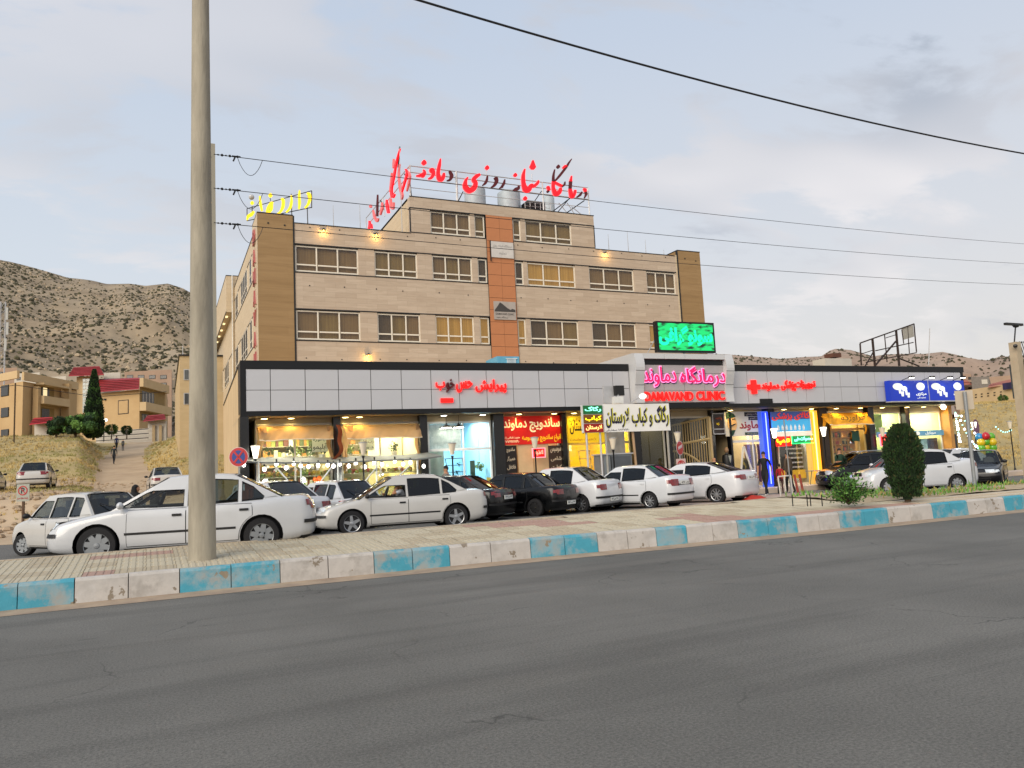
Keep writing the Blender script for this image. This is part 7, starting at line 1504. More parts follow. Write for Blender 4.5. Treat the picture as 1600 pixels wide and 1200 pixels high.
# street clutter ---------------------------------------------------------
for px, lb in ((1239, 'leftmost'), (1262, 'middle'), (1285, 'rightmost')):
    p = onZ(px, 791, .46); t = MB(); t.tube([(0, 0, 0), (0, 0, .24)], .012, 5); t.tube([(.05, -.04, 0), (.05, -.04, .24)], .012, 5) if px == 1262 else None
    t.build('iron_stub', m_trim, label='short black iron stub set in the median paving, %s of three' % lb, cat='iron rod', at=(p.x, p.y, .46), group='iron stubs in the median')
for px, y0, y1, lb in ((1248, 742, 770, 'left'), (1256, 740, 771, 'right')):
    p = onD(px, y1, 29.5); t = MB(); t.tube([(0, 0, 0), (-.14, 0, .85)], .045, 6); t.build('red_post', mat('faded_red', '#8a3a2c', .7, var=.2), label='leaning faded red barrier post before the medical shop, %s one' % lb, cat='barrier post', at=(p.x, p.y, 0), group='faded red barrier posts')
p = onD(1228, 770, 30.5); t = thing('pipe_stand', 'small white pipe stand beside the child in red', 'stand', loc=(p.x, p.y, 0), rz=camrz(.3)); mb = MB()
for a, b_ in (((-.25, 0, 0), (-.3, 0, .78)), ((.3, 0, 0), (.28, 0, .8)), ((-.3, 0, .78), (.28, 0, .8)), ((0, 0, 0), (-.02, 0, .78))): mb.tube([a, b_], .03, 6)
mb.build('frame', mat('white_pipe2', '#c8c4bc', .5), t)
p = onD(1237, 778, 30.2); mb = MB(); mb.tube([(0, 0, 0), (-.05, 0, 3.0)], .025, 6); mb.build('thin_pole', m_post, label='thin grey pole before the medical shop', cat='pole', at=(p.x, p.y, 0)); mb = MB()
mb = MB(); mb.grid(lambda i, j: (-.5+1.0*i, -.3+.6*j, .22*math.sin(PI*i)**.5*math.sin(PI*j)**.5+.05*mnoise.noise(Vector((i*4, j*4, 0)))), 12, 10); p = onD(1180, 781, 27.5); mb.build('red_bag', mat('red_sack', '#a82a1c', .8, var=.2, scale=6), label='crumpled red sack on the ground behind the sleek white saloon', cat='bag', at=(p.x, p.y, .02), smooth=80)
t = thing('counter_table', 'low folding table with papers by the medical shop door', 'table', loc=AN.W(25.2, .2, .22)); mb = MB(); mb.box(-.45, .45, -.2, .2, .6, .64); mb.build('table_top', mat('table_grey', '#8a827a', .5), t)
for a in (-.4, .4): mb = MB(); mb.tube([(a, 0, 0), (a*.6, 0, .6)], .02, 4); mb.build('leg', m_trim, t)
# balloons
random.seed(2)
bc = ['#1f7fb8', '#b81c28', '#5ea828', '#d8b81c']
bm = [MB() for _ in bc]
p = onD(1548, 752, 38)
t = thing('balloon_column', 'column of red, blue, green and yellow balloons behind the black saloon', 'balloons', loc=(p.x, p.y, 0), rz=camrz())
order = [[0, 1], [3, 2], [2, 3], [3, 2], [2, 3], [1, 0], [3, 2]]
bme = {}
for r_i, rw in enumerate(order):
    for k in range(3):
        c = rw[k % 2] if r_i != 0 else (0, 1, 2)[k]; mb = MB(); 
        if c not in bme: mb.ball((0, 0, 0), .19, .19, .2, 12, 8); bme[c] = mb.mesh('balloon', mat('balloon_'+bc[c], bc[c], .25, var=.03, coat=.4), True)
        link('balloon', bme[c], t, at=(-.28+.28*k+random.uniform(-.03, .03), random.uniform(-.1, .1), 2.05-.27*r_i+(.03 if k == 1 else 0)))
mb = MB(); mb.tube([(0, .1, 0), (0, .1, 2.1)], .03, 6); mb.build('stand', m_post, t)
# fairy lights fanning from the shop corner
m_fl = glow('fairy_white', '#f4f8ff', 9); m_fl2 = glow('fairy_teal', '#9af0e0', 3)
apex = AN.W(35.0, .3, 3.75); fb_ = MB(); fb_.ball((0, 0, 0), .05, n=7, m=5); fb_ = fb_.mesh('bulb', m_fl, True); fb2 = MB(); fb2.ball((0, 0, 0), .035, n=6, m=4); fb2 = fb2.mesh('small_bulb', m_fl2, True)
for k, (px, py, D, lb) in enumerate(((1497, 670, 34, 'short inner'), (1500, 690, 34.5, 'second'), (1528, 700, 36, 'middle'), (1552, 698, 40, 'long outer'))):
    e_ = onD(px, py, D); t = thing('fairy_lights', '%s string of small bulbs fanning down from the shop corner' % lb, 'string lights', 'light strings at the right shop corner'); mb = MB()
    pts = [apex.lerp(e_, j/12)+Vector((0, 0, -.35*math.sin(PI*j/12))) for j in range(13)]; mb.tube(pts, .008, 4); mb.build('cord', m_wire, t)
    for j in range(2, 13, 1): link('bulb' if (j+k) % 2 else 'small_bulb', fb_ if (j+k) % 2 else fb2, t, at=pts[j])
t = thing('fairy_lights', 'teal string of small bulbs between the two far lamp posts', 'string lights'); a = onD(1556, 667, 42); b_ = onD(1580, 672, 44); mb = MB(); pts = [a.lerp(b_, j/7)+Vector((0, 0, -.2*math.sin(PI*j/7))) for j in range(8)]; mb.tube(pts, .01, 4); mb.build('cord', m_wire, t)
for q in pts: link('small_bulb', fb2, t, at=q)
mb = MB(); apx = AN.pt(1474, 636, .2); t = thing('floodlamp', 'dazzling white lamp at the right corner of the shop soffit', 'spotlight'); mb.ball((0, 0, 0), .13, n=10, m=8); o = mb.build('bulb', g_bulb, t, smooth=True, at=AN.W(apx[0], .2, apx[1])); mb = MB(); q = AN.W(apx[0], .2, apx[1]); mb.tube([q, q+Vector((0, .1, .25))], .02, 5); mb.build('arm', m_trim, t)
# planting on the median ---------------------------------------------------
def leafcloud(mb, cx, cy, zf, rad, n, s, squash=1.0, up=.0, seed=1):
    random.seed(seed)
    for _ in range(n):
        h = random.random(); r_ = rad(h); a = random.uniform(0, 2*PI); q = r_*math.sqrt(random.uniform(.25, 1)); x = cx+q*math.cos(a); y = cy+q*math.sin(a)*squash; zz = zf(h)
        d = Vector((math.cos(a), math.sin(a), up+random.uniform(-.5, .8))).normalized(); w = d.cross(Vector((random.gauss(0, 1), random.gauss(0, 1), random.gauss(0, 1)))).normalized()*s*.28; p = Vector((x, y, zz)); L_ = s*random.uniform(.6, 1.2)
        mb.face([p-w, p+d*L_*.5-w*.6, p+d*L_, p+d*L_*.5+w*.9])
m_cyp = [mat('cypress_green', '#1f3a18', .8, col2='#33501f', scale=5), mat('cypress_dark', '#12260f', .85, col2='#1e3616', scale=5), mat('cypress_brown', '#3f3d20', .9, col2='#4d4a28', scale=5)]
m_bush = [mat('bush_green', '#2f5a1c', .7, col2='#4a7a2a', scale=6), mat('bush_light', '#5a8a34', .7, col2='#6f9a42', scale=6), mat('bush_dark', '#1c3a14', .8)]
m_bark = mat('bark', '#4a3b2a', .95, var=.3, scale=6)
p = onZ(1418, 776, .5); t = thing('clipped_cypress', 'dark clipped cypress with a rounded top in the median bed', 'cypress', loc=(p.x, p.y, .44)); ht = (onD(1416, 663, p.to_2d().dot(hh)).z-.44); px_m = p.to_2d().dot(hh)/1200
prof = lambda h: 23.5*px_m*(.62+.5*math.sin(PI*min(1, h*1.05+.06)*.78))*(1 if h < .62 else math.sqrt(max(.03, 1-((h-.62)/.40)**2)))
for i, (n_, s_) in enumerate(((7000, .085), (5000, .08), (900, .09))):
    mb = MB(); leafcloud(mb, 0, 0, lambda h: .05+h*(ht-.08), lambda h: prof(h)*(1+.05*math.sin(h*37+i)+.10*mnoise.noise(Vector((h*9, i*3, 2)))+random.uniform(-.05, .09)), n_, s_, up=1.2, seed=20+i); mb.build('crown', m_cyp[i], t, kind='stuff' if False else None)
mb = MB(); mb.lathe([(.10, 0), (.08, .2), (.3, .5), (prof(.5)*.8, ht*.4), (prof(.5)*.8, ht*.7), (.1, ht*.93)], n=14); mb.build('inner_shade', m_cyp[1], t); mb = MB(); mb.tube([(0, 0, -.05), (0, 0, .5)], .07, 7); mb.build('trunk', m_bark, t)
p = onZ(1326, 784, .5); t = thing('green_bush', 'loose leafy green bush in the median bed before the crossover', 'bush', loc=(p.x, p.y, .44)); pm = p.to_2d().dot(hh)/1200; random.seed(31)
br = MB(); lf = [MB(), MB(), MB()]
for k in range(46):
    a = random.uniform(0, 2*PI); ti = random.uniform(.1, 1.15); L_ = random.uniform(.35, .62)*(1.1 if ti < .6 else .95); d = Vector((math.cos(a)*math.sin(ti), math.sin(a)*math.sin(ti), math.cos(ti))); e_ = d*L_; e_.z = max(.05, e_.z); br.tube([(0, 0, 0), e_*.5+Vector((0, 0, .05)), e_], .009, 4, r2=.003)
    for _ in range(34):
        f_ = random.uniform(.35, 1.05); c = e_*f_+Vector((random.gauss(0, .06), random.gauss(0, .06), random.gauss(0, .05))); dd = (d+Vector((random.gauss(0, .7), random.gauss(0, .7), random.gauss(0, .5)))).normalized(); w = dd.cross(Vector((random.gauss(0, 1), random.gauss(0, 1), 1))).normalized()*.016; l2 = random.uniform(.05, .1)
        lf[random.choice((0, 0, 1, 2))].face([c-w*.3, c+dd*l2*.5-w, c+dd*l2, c+dd*l2*.5+w])
br.build('branches', m_bark, t)
for k in range(3): lf[k].build('leaves', m_bush[k], t)
wd = [MB(), MB()]; random.seed(77)
for _ in range(2600):
    x = random.uniform(14.8, 24.5) if random.random() < .85 else random.uniform(24, 36); y0 = kerbY(x)+1.15; y1 = backY(x)-.2
    if y1 <= y0: continue
    y = random.uniform(y0, y1)
    if mnoise.noise(Vector((x*.8, y*1.2, 4))) < -.08 - (.3 if 15 < x < 19 else 0): continue
    zz = medZ(x, y)+.01; hgt = random.uniform(.05, .17)*(1.6 if random.random() < .1 else 1); a = random.uniform(0, 2*PI); w = Vector((math.cos(a), math.sin(a), 0))*.012; d = Vector((random.gauss(0, .5), random.gauss(0, .5), 1)).normalized()*hgt; b0 = Vector((x, y, zz)); wd[0 if random.random() < .7 else 1].face([b0-w, b0+w, b0+d*.6+w*1.6, b0+d, b0+d*.5-w*1.4])
wd[0].build('weeds', m_bush[1], label='low green weeds in the median planting bed', cat='weeds', kind='stuff'); wd[1].build('dry_weeds', mat('dry_weed', '#9a8a50', .9), label='dry straw weeds in the median planting bed', cat='weeds', kind='stuff')
# dry grass and stones on the slopes
random.seed(5); gs = [MB(), MB(), MB()]; stn = MB()
def blade_tuft(mb, x, y, zz, s, n):
    for _ in range(n):
        a = random.uniform(0, 2*PI); w = Vector((math.cos(a), math.sin(a), 0))*s*.12; d = Vector((random.gauss(0, .45), random.gauss(0, .45), 1)).normalized()*s*random.uniform(.6, 1.1); o_ = Vector((x+random.gauss(0, s*.3), y+random.gauss(0, s*.3), zz-.02)); mb.face([o_-w, o_+w, o_+d])
for _ in range(15000):
    a = random.uniform(-.70, -.19); D = 30*(105/30)**random.random()**.85; L = a*D
    if ispath(L, D) and not (D < 44 and a < -.53): continue
    if D < 40 and random.random() < .75: continue
    x, y = LD(L, D); nn_ = mnoise.noise(Vector((L*.15, D*.15, 0))); c = 0 if nn_ > .12 else (1 if random.random() < .8 else 2)
    blade_tuft(gs[c], x, y, terr(L, D), random.uniform(.13, .28)*(D/60)**.3, 7)
for _ in range(3000):
    a = random.uniform(.56, .72); D = random.uniform(46, 100); L = a*D; x, y = LD(L, D); blade_tuft(gs[1 if random.random() < .8 else 2], x, y, terr(L, D), random.uniform(.15, .28), 6)
m_gr = [mat('straw_green', '#96915a', .95, var=.2), mat('straw', '#bda468', .95, var=.15, scale=.5), mat('straw_dark', '#80704a', .95, var=.2)]
for k in range(3): gs[k].build('dry_grass', m_gr[k], label=['olive tufts', 'straw yellow tufts', 'dark brown tufts'][k]+' of grass over the slopes', cat='grass', kind='stuff')
for _ in range(900):
    a = random.uniform(-.75, -.44); D = random.uniform(27, 52); L = a*D; x, y = LD(L, D); s = random.uniform(.04, .16)*(1.5 if D < 36 and a < -.55 else .8); zz = terr(L, D)
    if D < 33 and a > -.55: continue
    stn.ball((x, y, zz+s*.2), s, s*random.uniform(.7, 1.2), s*.6, 6, 4)
stn.build('stones', mat('stone', '#a08c74', .95, var=.25, scale=2), label='loose stones on the earth bank and the dirt track', cat='stones', kind='stuff')
# ================================================================== FAR HOUSES, TREES, HILLS
use(WF)
m_ochre = mat('ochre_render', '#b09268', .9, col2='#ba9e74', scale=.5, bump=.1); m_ochre2 = mat('ochre_light', '#bca27a', .9, col2='#c6ad86', scale=.5); m_redr = mat('red_roof_tile', '#7e1a1c', .6, col2='#96262a', scale=2); m_wht = mat('white_render', '#bdb6aa', .85, var=.06); m_fwin = mat('far_window', '#2a2825', .25, var=.4, scale=.6, spec=.8); m_pinkst = mat('pinkish_stone', '#9c8370', .9, var=.12, scale=.4)
KD = 1.0
def hpt(px, D, zz): D *= KD; p = onD(px, hz(px), D); return Vector((p.x, p.y, zz))
def zof(px, py, D): return onD(px, py, D*KD).z
class House:
    def __init__(s, name, label, foot, z0, z1, m, cat='house'):
        s.t = thing(name, label, cat); s.P = [hpt(px, D, 0) for px, D in foot]; s.foot = foot; s.z0, s.z1 = z0, z1; n = len(s.P); mb = MB()
        mb.add([(p.x, p.y, z0) for p in s.P]+[(p.x, p.y, z1) for p in s.P], [tuple(range(n-1, -1, -1)), tuple(range(n, 2*n))]+[(i, (i+1) % n, n+(i+1) % n, n+i) for i in range(n)]); mb.build('wall', m, s.t)
    def pix(s, i, px, py):                     # pixel on face i -> point
        a, b = s.P[i], s.P[(i+1) % len(s.P)]; d = ray(px, py); n = Vector((b.y-a.y, a.x-b.x, 0)); t = (a-EYE).dot(n)/d.dot(n); return EYE+d*t
    def slab(s, i, x0, y0, x1, y1, off, th, m, nm, par=None):
        a, b = s.P[i], s.P[(i+1) % len(s.P)]; n = Vector((b.y-a.y, a.x-b.x, 0)).normalized(); 
        if n.dot(EYE-a) < 0: n = -n
        q = [s.pix(i, x0, y1), s.pix(i, x1, y1), s.pix(i, x1, y0), s.pix(i, x0, y0)]; zb = (q[0].z+q[1].z)/2; zt_ = (q[2].z+q[3].z)/2
        q = [Vector((q[0].x, q[0].y, zb)), Vector((q[1].x, q[1].y, zb)), Vector((q[1].x, q[1].y, zt_)), Vector((q[0].x, q[0].y, zt_))]
        mb = MB(); mb.add([p+n*off for p in q]+[p+n*(off+th) for p in q], [(0, 1, 2, 3), (7, 6, 5, 4), (0, 4, 5, 1), (1, 5, 6, 2), (2, 6, 7, 3), (3, 7, 4, 0)]); return mb.build(nm, m, par or s.t)
    def win(s, i, x0, y0, x1, y1, m=None, fr=None, bars=0):
        w = s.slab(i, x0, y0, x1, y1, .01, .05, fr or m_trim, 'window'); s.slab(i, x0+.6, y0+.8, x1-.6, y1-.8, .065, .02, m or m_fwin, 'pane', w)
        for k in range(bars): xx = x0+(x1-x0)*(k+1)/(bars+1); s.slab(i, xx-.25, y0+.8, xx+.25, y1-.8, .09, .02, fr or m_wht, 'bar', w)
# left ochre apartment house: its corner is nearest
g0 = terr(-.6*82, 82)-1.5
h = House('apartment_house', 'ochre apartment house with deep balconies at the left edge of the slope', [(-60, 88), (32, 82), (118, 92), (60, 104)], g0, zof(32, 596, 82), m_ochre)
h.slab(0, -60, 588.5, 32, 600, .12, .25, m_ochre2, 'parapet'); h.slab(1, 32, 590, 118, 602, .12, .25, m_ochre2, 'parapet')
for y0, y1 in ((602, 619), (637, 652), (671, 684)): h.win(0, 2, y0, 14, y1)
for y0, y1 in ((604, 622), (637, 662)):
    h.slab(1, 53, y0, 84, y1+2, .01, .02, mat('balcony_shade_wall', '#8f7648', .9), 'balcony_shade'); w = h.slab(1, 64, y0+2, 76, y1, .04, .03, m_fwin, 'balcony_door')  # flat sheet on the wall; the balcony's shade is put into its darker ochre
h.slab(1, 52, 622, 93, 634, .3, .9, m_ochre2, 'balcony'); h.slab(1, 47, 604, 51, 680, .2, .6, m_ochre, 'pier'); h.slab(1, 52, 602, 93, 605, .3, .9, m_ochre2, 'balcony_roof'); h.slab(1, 92, 600, 96, 680, .2, .9, m_ochre, 'pier')
h.slab(1, 66, 606, 72, 621, .09, .02, glow('lit_room', '#ffe6b0', .8), 'lit_window'); mb = MB()
KD = 1.38
h = House('villa', 'ochre house with a big projecting balcony left of the red-capped tower', [(78, 96), (122, 93), (135, 110), (90, 114)], g0, zof(100, 606, 95), m_ochre)
h.slab(0, 78, 615, 121, 637, .4, 1.4, m_ochre2, 'balcony'); h.win(0, 104, 607, 115, 616, fr=m_wht); h.win(0, 94, 641, 108, 655, fr=m_wht, bars=4); h.slab(0, 79, 606, 121, 609, .1, .3, m_ochre2, 'parapet')
h = House('villa', 'ochre house tower with a tiled red mansard cap and tall stair window', [(117, 92), (152, 92), (154, 99), (122, 99)], g0, zof(135, 588, 92), m_ochre2)
sw = h.slab(0, 129, 591, 141, 645, .02, .05, m_wht, 'stair_window')
for k in range(2):
    for j in range(9): h.slab(0, 129.8+5.6*k, 592+5.9*j, 134.4+5.6*k, 596.6+5.9*j, .075, .02, mat('pale_pane', '#8f9a98', .1, spec=.9, var=.3), 'pane', sw)
def roof(h, name, quad_b, quad_t, m, rows=7):
    """sloping tiled roof between a lower and an upper edge ring given as (px, py, D)"""
    Bq = [onD(q[0], q[1], q[2]*KD) for q in quad_b]; Tq = [onD(q[0], q[1], q[2]*KD) for q in quad_t]; n = len(Bq); mb = MB(); mb.add(Bq+Tq, [(i, (i+1) % n, n+(i+1) % n, n+i) for i in range(n)]+[tuple(range(n, 2*n)), tuple(range(n-1, -1, -1))]); o = mb.build(name, m, h.t)
    rb = MB(); 
    for i in range(n):
        a, b, c, d = Bq[i], Bq[(i+1) % n], Tq[(i+1) % n], Tq[i]; nn_ = (b-a).cross(d-a).normalized(); nn_ = nn_ if nn_.dot(EYE-a) > 0 else -nn_
        if nn_.dot((EYE-a).normalized()) < .05: continue
        for k in range(1, rows): f_ = k/rows; rb.tube([a.lerp(d, f_)+nn_*.03, b.lerp(c, f_)+nn_*.03], .06, 4)
    if rb.f: rb.build('tile_course', mat('red_tile_edge', '#5e1214', .7), h.t, kind='stuff')
    return o
roof(h, 'mansard_roof', [(106.5, 588, 91), (163, 586, 91), (160, 585, 101), (112, 586, 101)], [(115, 574, 93), (155, 572, 93), (152, 573, 98), (120, 574, 98)], m_redr)
h = House('villa', 'ochre house with a long red tiled roof edge right of the dark cypress', [(151, 90), (217, 88), (228, 104), (160, 106)], g0, zof(184, 612, 89), m_ochre)
roof(h, 'red_roof', [(150, 613, 89), (217, 608, 87), (214, 606, 92), (155, 610, 92)], [(153, 594, 92), (219, 591, 90), (219, 590, 94), (156, 592, 94)], m_redr)
h.slab(0, 184.5, 625, 201, 647, .01, .03, m_trim, 'wall_frame'); h.slab(0, 185.6, 626.2, 199.9, 645.8, .03, .02, m_ochre, 'wall_panel')
for x in (160, 165): h.slab(0, x-1.3, 623, x+1.3, 625.5, .02, .2, m_trim, 'vent')
h = House('villa', 'ochre house with two stacked balconies beside the tall beige block', [(217, 88), (259, 96), (262, 110), (226, 104)], g0, zof(240, 600, 92), m_ochre)
for y0, y1 in ((611, 633), (646, 660)):
    h.slab(0, 219, y0, 257, y1, .01, .03, mat('balcony_shade_wall', '#8f7648', .9), 'balcony_shade'); w = h.slab(0, 221, y0+2, 240, y1-2, .05, .03, m_fwin, 'window')  # balcony shade again painted as a flat darker sheet
    for k in range(4): h.slab(0, 222+5*k, y0+3, 223+5*k, y1-4, .09, .02, m_wht, 'bar', w)
h.slab(0, 217, 633, 258, 646, .1, 1.0, m_ochre2, 'balcony'); h.slab(0, 217, 597, 258, 610, .1, .6, m_ochre2, 'parapet')
# boundary wall, gates
t = thing('boundary_wall', 'pale block boundary wall with dark rails below the villas', 'wall')
a = hpt(150, 86, 0); b_ = hpt(234, 84, 0)
def wallseg(t, px0, D0, px1, D1, y0a, y0b, y1, m, nm, th=.3):
    D0 *= KD; D1 *= KD; a = onD(px0, y0a, D0); b = onD(px1, y0b, D1); zb = min(onD(px0, y1, D0).z, onD(px1, y1, D1).z)-1; n = (b-a).cross(Vector((0, 0, 1))).normalized()*th; n = Vector((n.x, n.y, 0)); n = n if n.dot(EYE-a) < 0 else -n
    mb = MB(); mb.add([(a.x, a.y, zb), (b.x, b.y, zb), b, a, (a.x+n.x, a.y+n.y, zb), (b.x+n.x, b.y+n.y, zb), b+n, a+n], [(0, 1, 2, 3), (7, 6, 5, 4), (3, 2, 6, 7), (0, 3, 7, 4), (1, 5, 6, 2), (0, 4, 5, 1)]); return mb.build(nm, m, t)
wallseg(t, 150, 84, 232, 82, 675, 669, 690, m_wht, 'wall')
mb = MB()
for y0, y1 in ((677, 670), (683, 677), (689, 684)): mb.tube([onD(150, y0, 83.5*KD), onD(232, y1, 81.5*KD)], .06, 4)
mb.build('rail', m_trim, t)
t = thing('villa_gate', 'white double gate under a small red tiled canopy', 'gate'); wallseg(t, 231, 82, 259, 82, 658, 658, 686, m_wht, 'gate_leaf')
for px in (240, 250.5): wallseg(t, px-2.2, 81.7, px+2.2, 81.7, 664, 664, 682, mat('gate_ochre', '#a08a68', .8), 'gate_panel', .1)
class _H: pass
hh_ = _H(); hh_.t = t; roof(hh_, 'gate_canopy', [(223, 659, 81), (259, 655, 81), (258, 654, 83), (226, 657, 83)], [(230, 649.5, 83), (257, 647.5, 83), (256, 647, 84), (232, 649, 84)], m_redr, 4)
KD = 1.0
t = thing('garage', 'white garage door under a bright red sheet canopy on the slope', 'garage'); wallseg(t, 54, 80, 82, 80, 662, 660, 685, m_wht, 'garage_door', 2); hh_ = _H(); hh_.t = t; roof(hh_, 'canopy', [(45.5, 664, 78), (81, 660, 78), (82, 658, 80), (50, 661, 80)], [(52, 654, 80.5), (82, 652, 80.5), (82, 651.5, 81), (54, 653, 81)], mat('bright_red_sheet', '#b0202c', .5), 4)
# beige block left of the fascia
BF = Frame(*onD(281, 700, 60).to_2d(), MN.a); use(BF)
u0, z1 = BF.pt(281, 556); t = thing('beige_block', 'plain beige apartment block between the slope and the clinic', 'building'); z0 = 1.0
B(0, 14, 0, 26, z0, z1).build('wall', mat('beige_stone_block', '#b09c78', .9, col2='#bba784', scale=.8, stretch=(1, 1, 4)), t); B(-.01, 0, 0, 26, z0+0, z1).build('side_render', mat('smooth_beige', '#b8a078', .9, var=.05), t); B(-.1, 14.1, -.1, 26.1, z1, z1+.12).build('coping', m_trim, t)
mb = MB(); mb.prism([(0, z0), (14, z0), (20, z0+.5), (8, 5.0), (0, 3.6)], -.022, -.012, 'x'); mb.build('grey_dado', m_dado, t)
for px0, px1, y0, y1, br_ in ((287, 296, 577, 594, 0), (287, 296, 614, 632, 3), (329, 337, 577, 594, 0), (329, 337, 614, 632, 3)):
    a = BF.pt(px0, y0); b_ = BF.pt(px1, y1); w = B(a[0], b_[0], -.05, -.005, b_[1], a[1]).build('window', m_rail, t); B(a[0]+.06, b_[0]-.06, -.07, -.055, b_[1]+.06, a[1]-.06).build('pane', mat('grey_pane', '#4e5152', .2, spec=.8, var=.2), w)
    for k in range(br_): uu = a[0]+(b_[0]-a[0])*(k+1)/(br_+1); B(uu-.015, uu+.015, -.1, -.08, b_[1]+.04, a[1]-.04).build('bar', m_trim, w)
mb = MB(); a = BF.pt(281.5, 555, .5); mb.tube([(a[0]+.2, .5, z1), (a[0]+.2, .5, z1+.9)], .03, 4); mb.lathe([(.12, z1+.1), (.02, z1+.3)], (a[0]+.2, .5, 0), 6); mb.build('antenna', m_rail, t)
use(WF)
KD = 1.0
for i, (px0, px1, D, y0, y1, m, lb) in enumerate(((18, 58, 130, 584, 600, m_wht, 'low white flat-roofed house behind the left apartment house'), (55, 100, 125, 590, 612, m_wht, 'white house edge behind the left apartment house, nearer the tower'), (-10, 22, 140, 576, 596, m_pinkst, 'far stone house at the left edge'), (160, 186, 140, 583, 600, m_wht, 'low white wall behind the red mansard cap'), (193, 268, 190, 581, 640, m_pinkst, 'pinkish far block of flats with rows of dark windows'))):
    h = House('far_house', lb, [(px0, D), (px1, D), (px1+1, D+14), (px0+2, D+14)], 5, zof(px0, y0, D), m)
    if i == 4:
        for r_ in range(3):
            for k in range(4): h.win(0, 198+17.5*k, 586+12*r_, 208+17.5*k, 592+12*r_)
    elif i < 3:
        for k in range(2): h.win(0, px0+8+16*k, y0+5, px0+14+16*k, y0+10)
# chimney pipe & little white stacks
# mobile mast at the left edge
p = onD(2, 590, 120); t = thing('radio_mast', 'grey lattice radio mast at the left edge before the mountain', 'mast', loc=(p.x, p.y, 0)); mb = MB(); H0, H1 = 8, onD(2, 472, 120).z
for s in ((.45, .45), (-.45, .45), (.45, -.45), (-.45, -.45)): mb.tube([(s[0], s[1], H0), (s[0]*.7, s[1]*.7, H1)], .06, 4)
for k in range(12): z_ = H0+(H1-H0)*k/12; s = .45-.012*k; mb.tube([(s, s, z_), (-s, -s, z_+1), (s, -s, z_+2)], .04, 3); mb.tube([(-s, s, z_), (s, s, z_+1)], .04, 3)
mb.build('lattice', m_rail, t)
for k, (dx, z_) in enumerate(((.6, -1), (-.5, -.5), (.5, -6), (.7, -3.4))): B(dx-.16, dx+.16, -.7, -.5, H1+z_-2, H1+z_).build('antenna_panel', mat('antenna_white', '#b8b8b4', .5), t)
# trees of the villas
def tree(name, label, px, ybase, ytop, wpx, D, kind, seed, mats):
    p = onD(px, ybase, D); t = thing(name, label, 'tree', loc=(p.x, p.y, p.z-.3)); H = onD(px, ytop, D).z-p.z+.3; W_ = wpx/1200*D/2; random.seed(seed)
    tr_ = MB(); tr_.tube([(0, 0, 0), (.02, 0, H*.35), (0, 0, H*.8)], .14 if kind != 'round' else .07, 6, r2=.03)
    if kind == 'cypress':
        for i, m in enumerate(mats):
            mb = MB(); leafcloud(mb, 0, 0, lambda h: H*(.02+.98*h), lambda h: W_*(min(1, h*5+.55))*(1-h**1.6)**.9*(1+.14*math.sin(h*31+i*2)), 2600, .32, up=1.6, seed=seed+i); mb.build('crown', m, t)
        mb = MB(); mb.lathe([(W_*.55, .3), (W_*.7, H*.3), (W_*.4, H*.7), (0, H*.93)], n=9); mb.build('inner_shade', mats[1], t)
    elif kind == 'round':
        for i, m in enumerate(mats): mb = MB(); leafcloud(mb, 0, 0, lambda h: H*(.35+.65*h), lambda h: W_*math.sqrt(max(.05, 1-(2*h-1)**2)), 500, .22, seed=seed+i); mb.build('crown', m, t)
    else:
        cl_ = [(random.uniform(-.85, .85)*W_, random.uniform(-.6, .6)*W_, H*random.uniform(.3, .88), W_*random.uniform(.16, .36)) for _ in range(19)]
        for c in cl_: tr_.tube([(0, 0, H*.2), (c[0]*.6, c[1]*.6, c[2]*.75), (c[0], c[1], c[2])], .06, 4, r2=.02)
        for i, m in enumerate(mats):
            mb = MB()
            for c in cl_[i::len(mats)]+cl_[:3]: leafball(mb, c[:3], c[3]*random.uniform(.85, 1.25), 300, .24)
            mb.build('crown', m, t)
    tr_.build('trunk', m_bark, t)
m_fol = [mat('pine_green', '#2b481e', .85, col2='#43662c', scale=1), mat('pine_dark', '#1a3216', .9), mat('leaf_mid', '#4a6c28', .8, col2='#648a3c', scale=1)]
tree('cypress_tree', 'tall pointed dark cypress before the villas', 146, 683, 580, 29, 78, 'cypress', 40, [m_fol[1], mat('cyp_deep', '#0f200d', .9), m_fol[0]])
tree('garden_tree', 'broad green tree left of the tall cypress', 118, 680, 644, 50, 76, 'broad', 50, [m_fol[0], m_fol[2], m_fol[1]])
tree('garden_tree', 'dark rounded tree beside the white garage', 88, 678, 658, 26, 77, 'broad', 60, [m_fol[1], m_fol[0]])
tree('small_tree', 'small round tree on the boundary wall, left one', 174, 682, 664, 16, 80, 'round', 70, [m_fol[2], m_fol[0]])
tree('small_tree', 'small round tree on the boundary wall, right one', 198, 681, 666, 13, 80, 'round', 80, [m_fol[0], m_fol[1]])
tree('small_tree', 'small green bush under the cream wall on the right slope', 1568, 629, 618, 12, 110, 'round', 90, [m_fol[0], m_fol[2]])
p = onD(162.5, 657, 80); t = thing('twin_street_lamp', 'twin globe street lamp beside the tall cypress', 'street lamp', loc=(p.x, p.y, p.z-2.2)); mb = MB(); mb.tube([(0, 0, 0), (0, 0, 2.2)], .05, 5); mb.build('post', m_trim, t)
for s in (-.18, .18): mb = MB(); mb.ball((s, 0, 2.25), .16); mb.build('globe', glow('far_globe', '#fff8e0', 3), t)
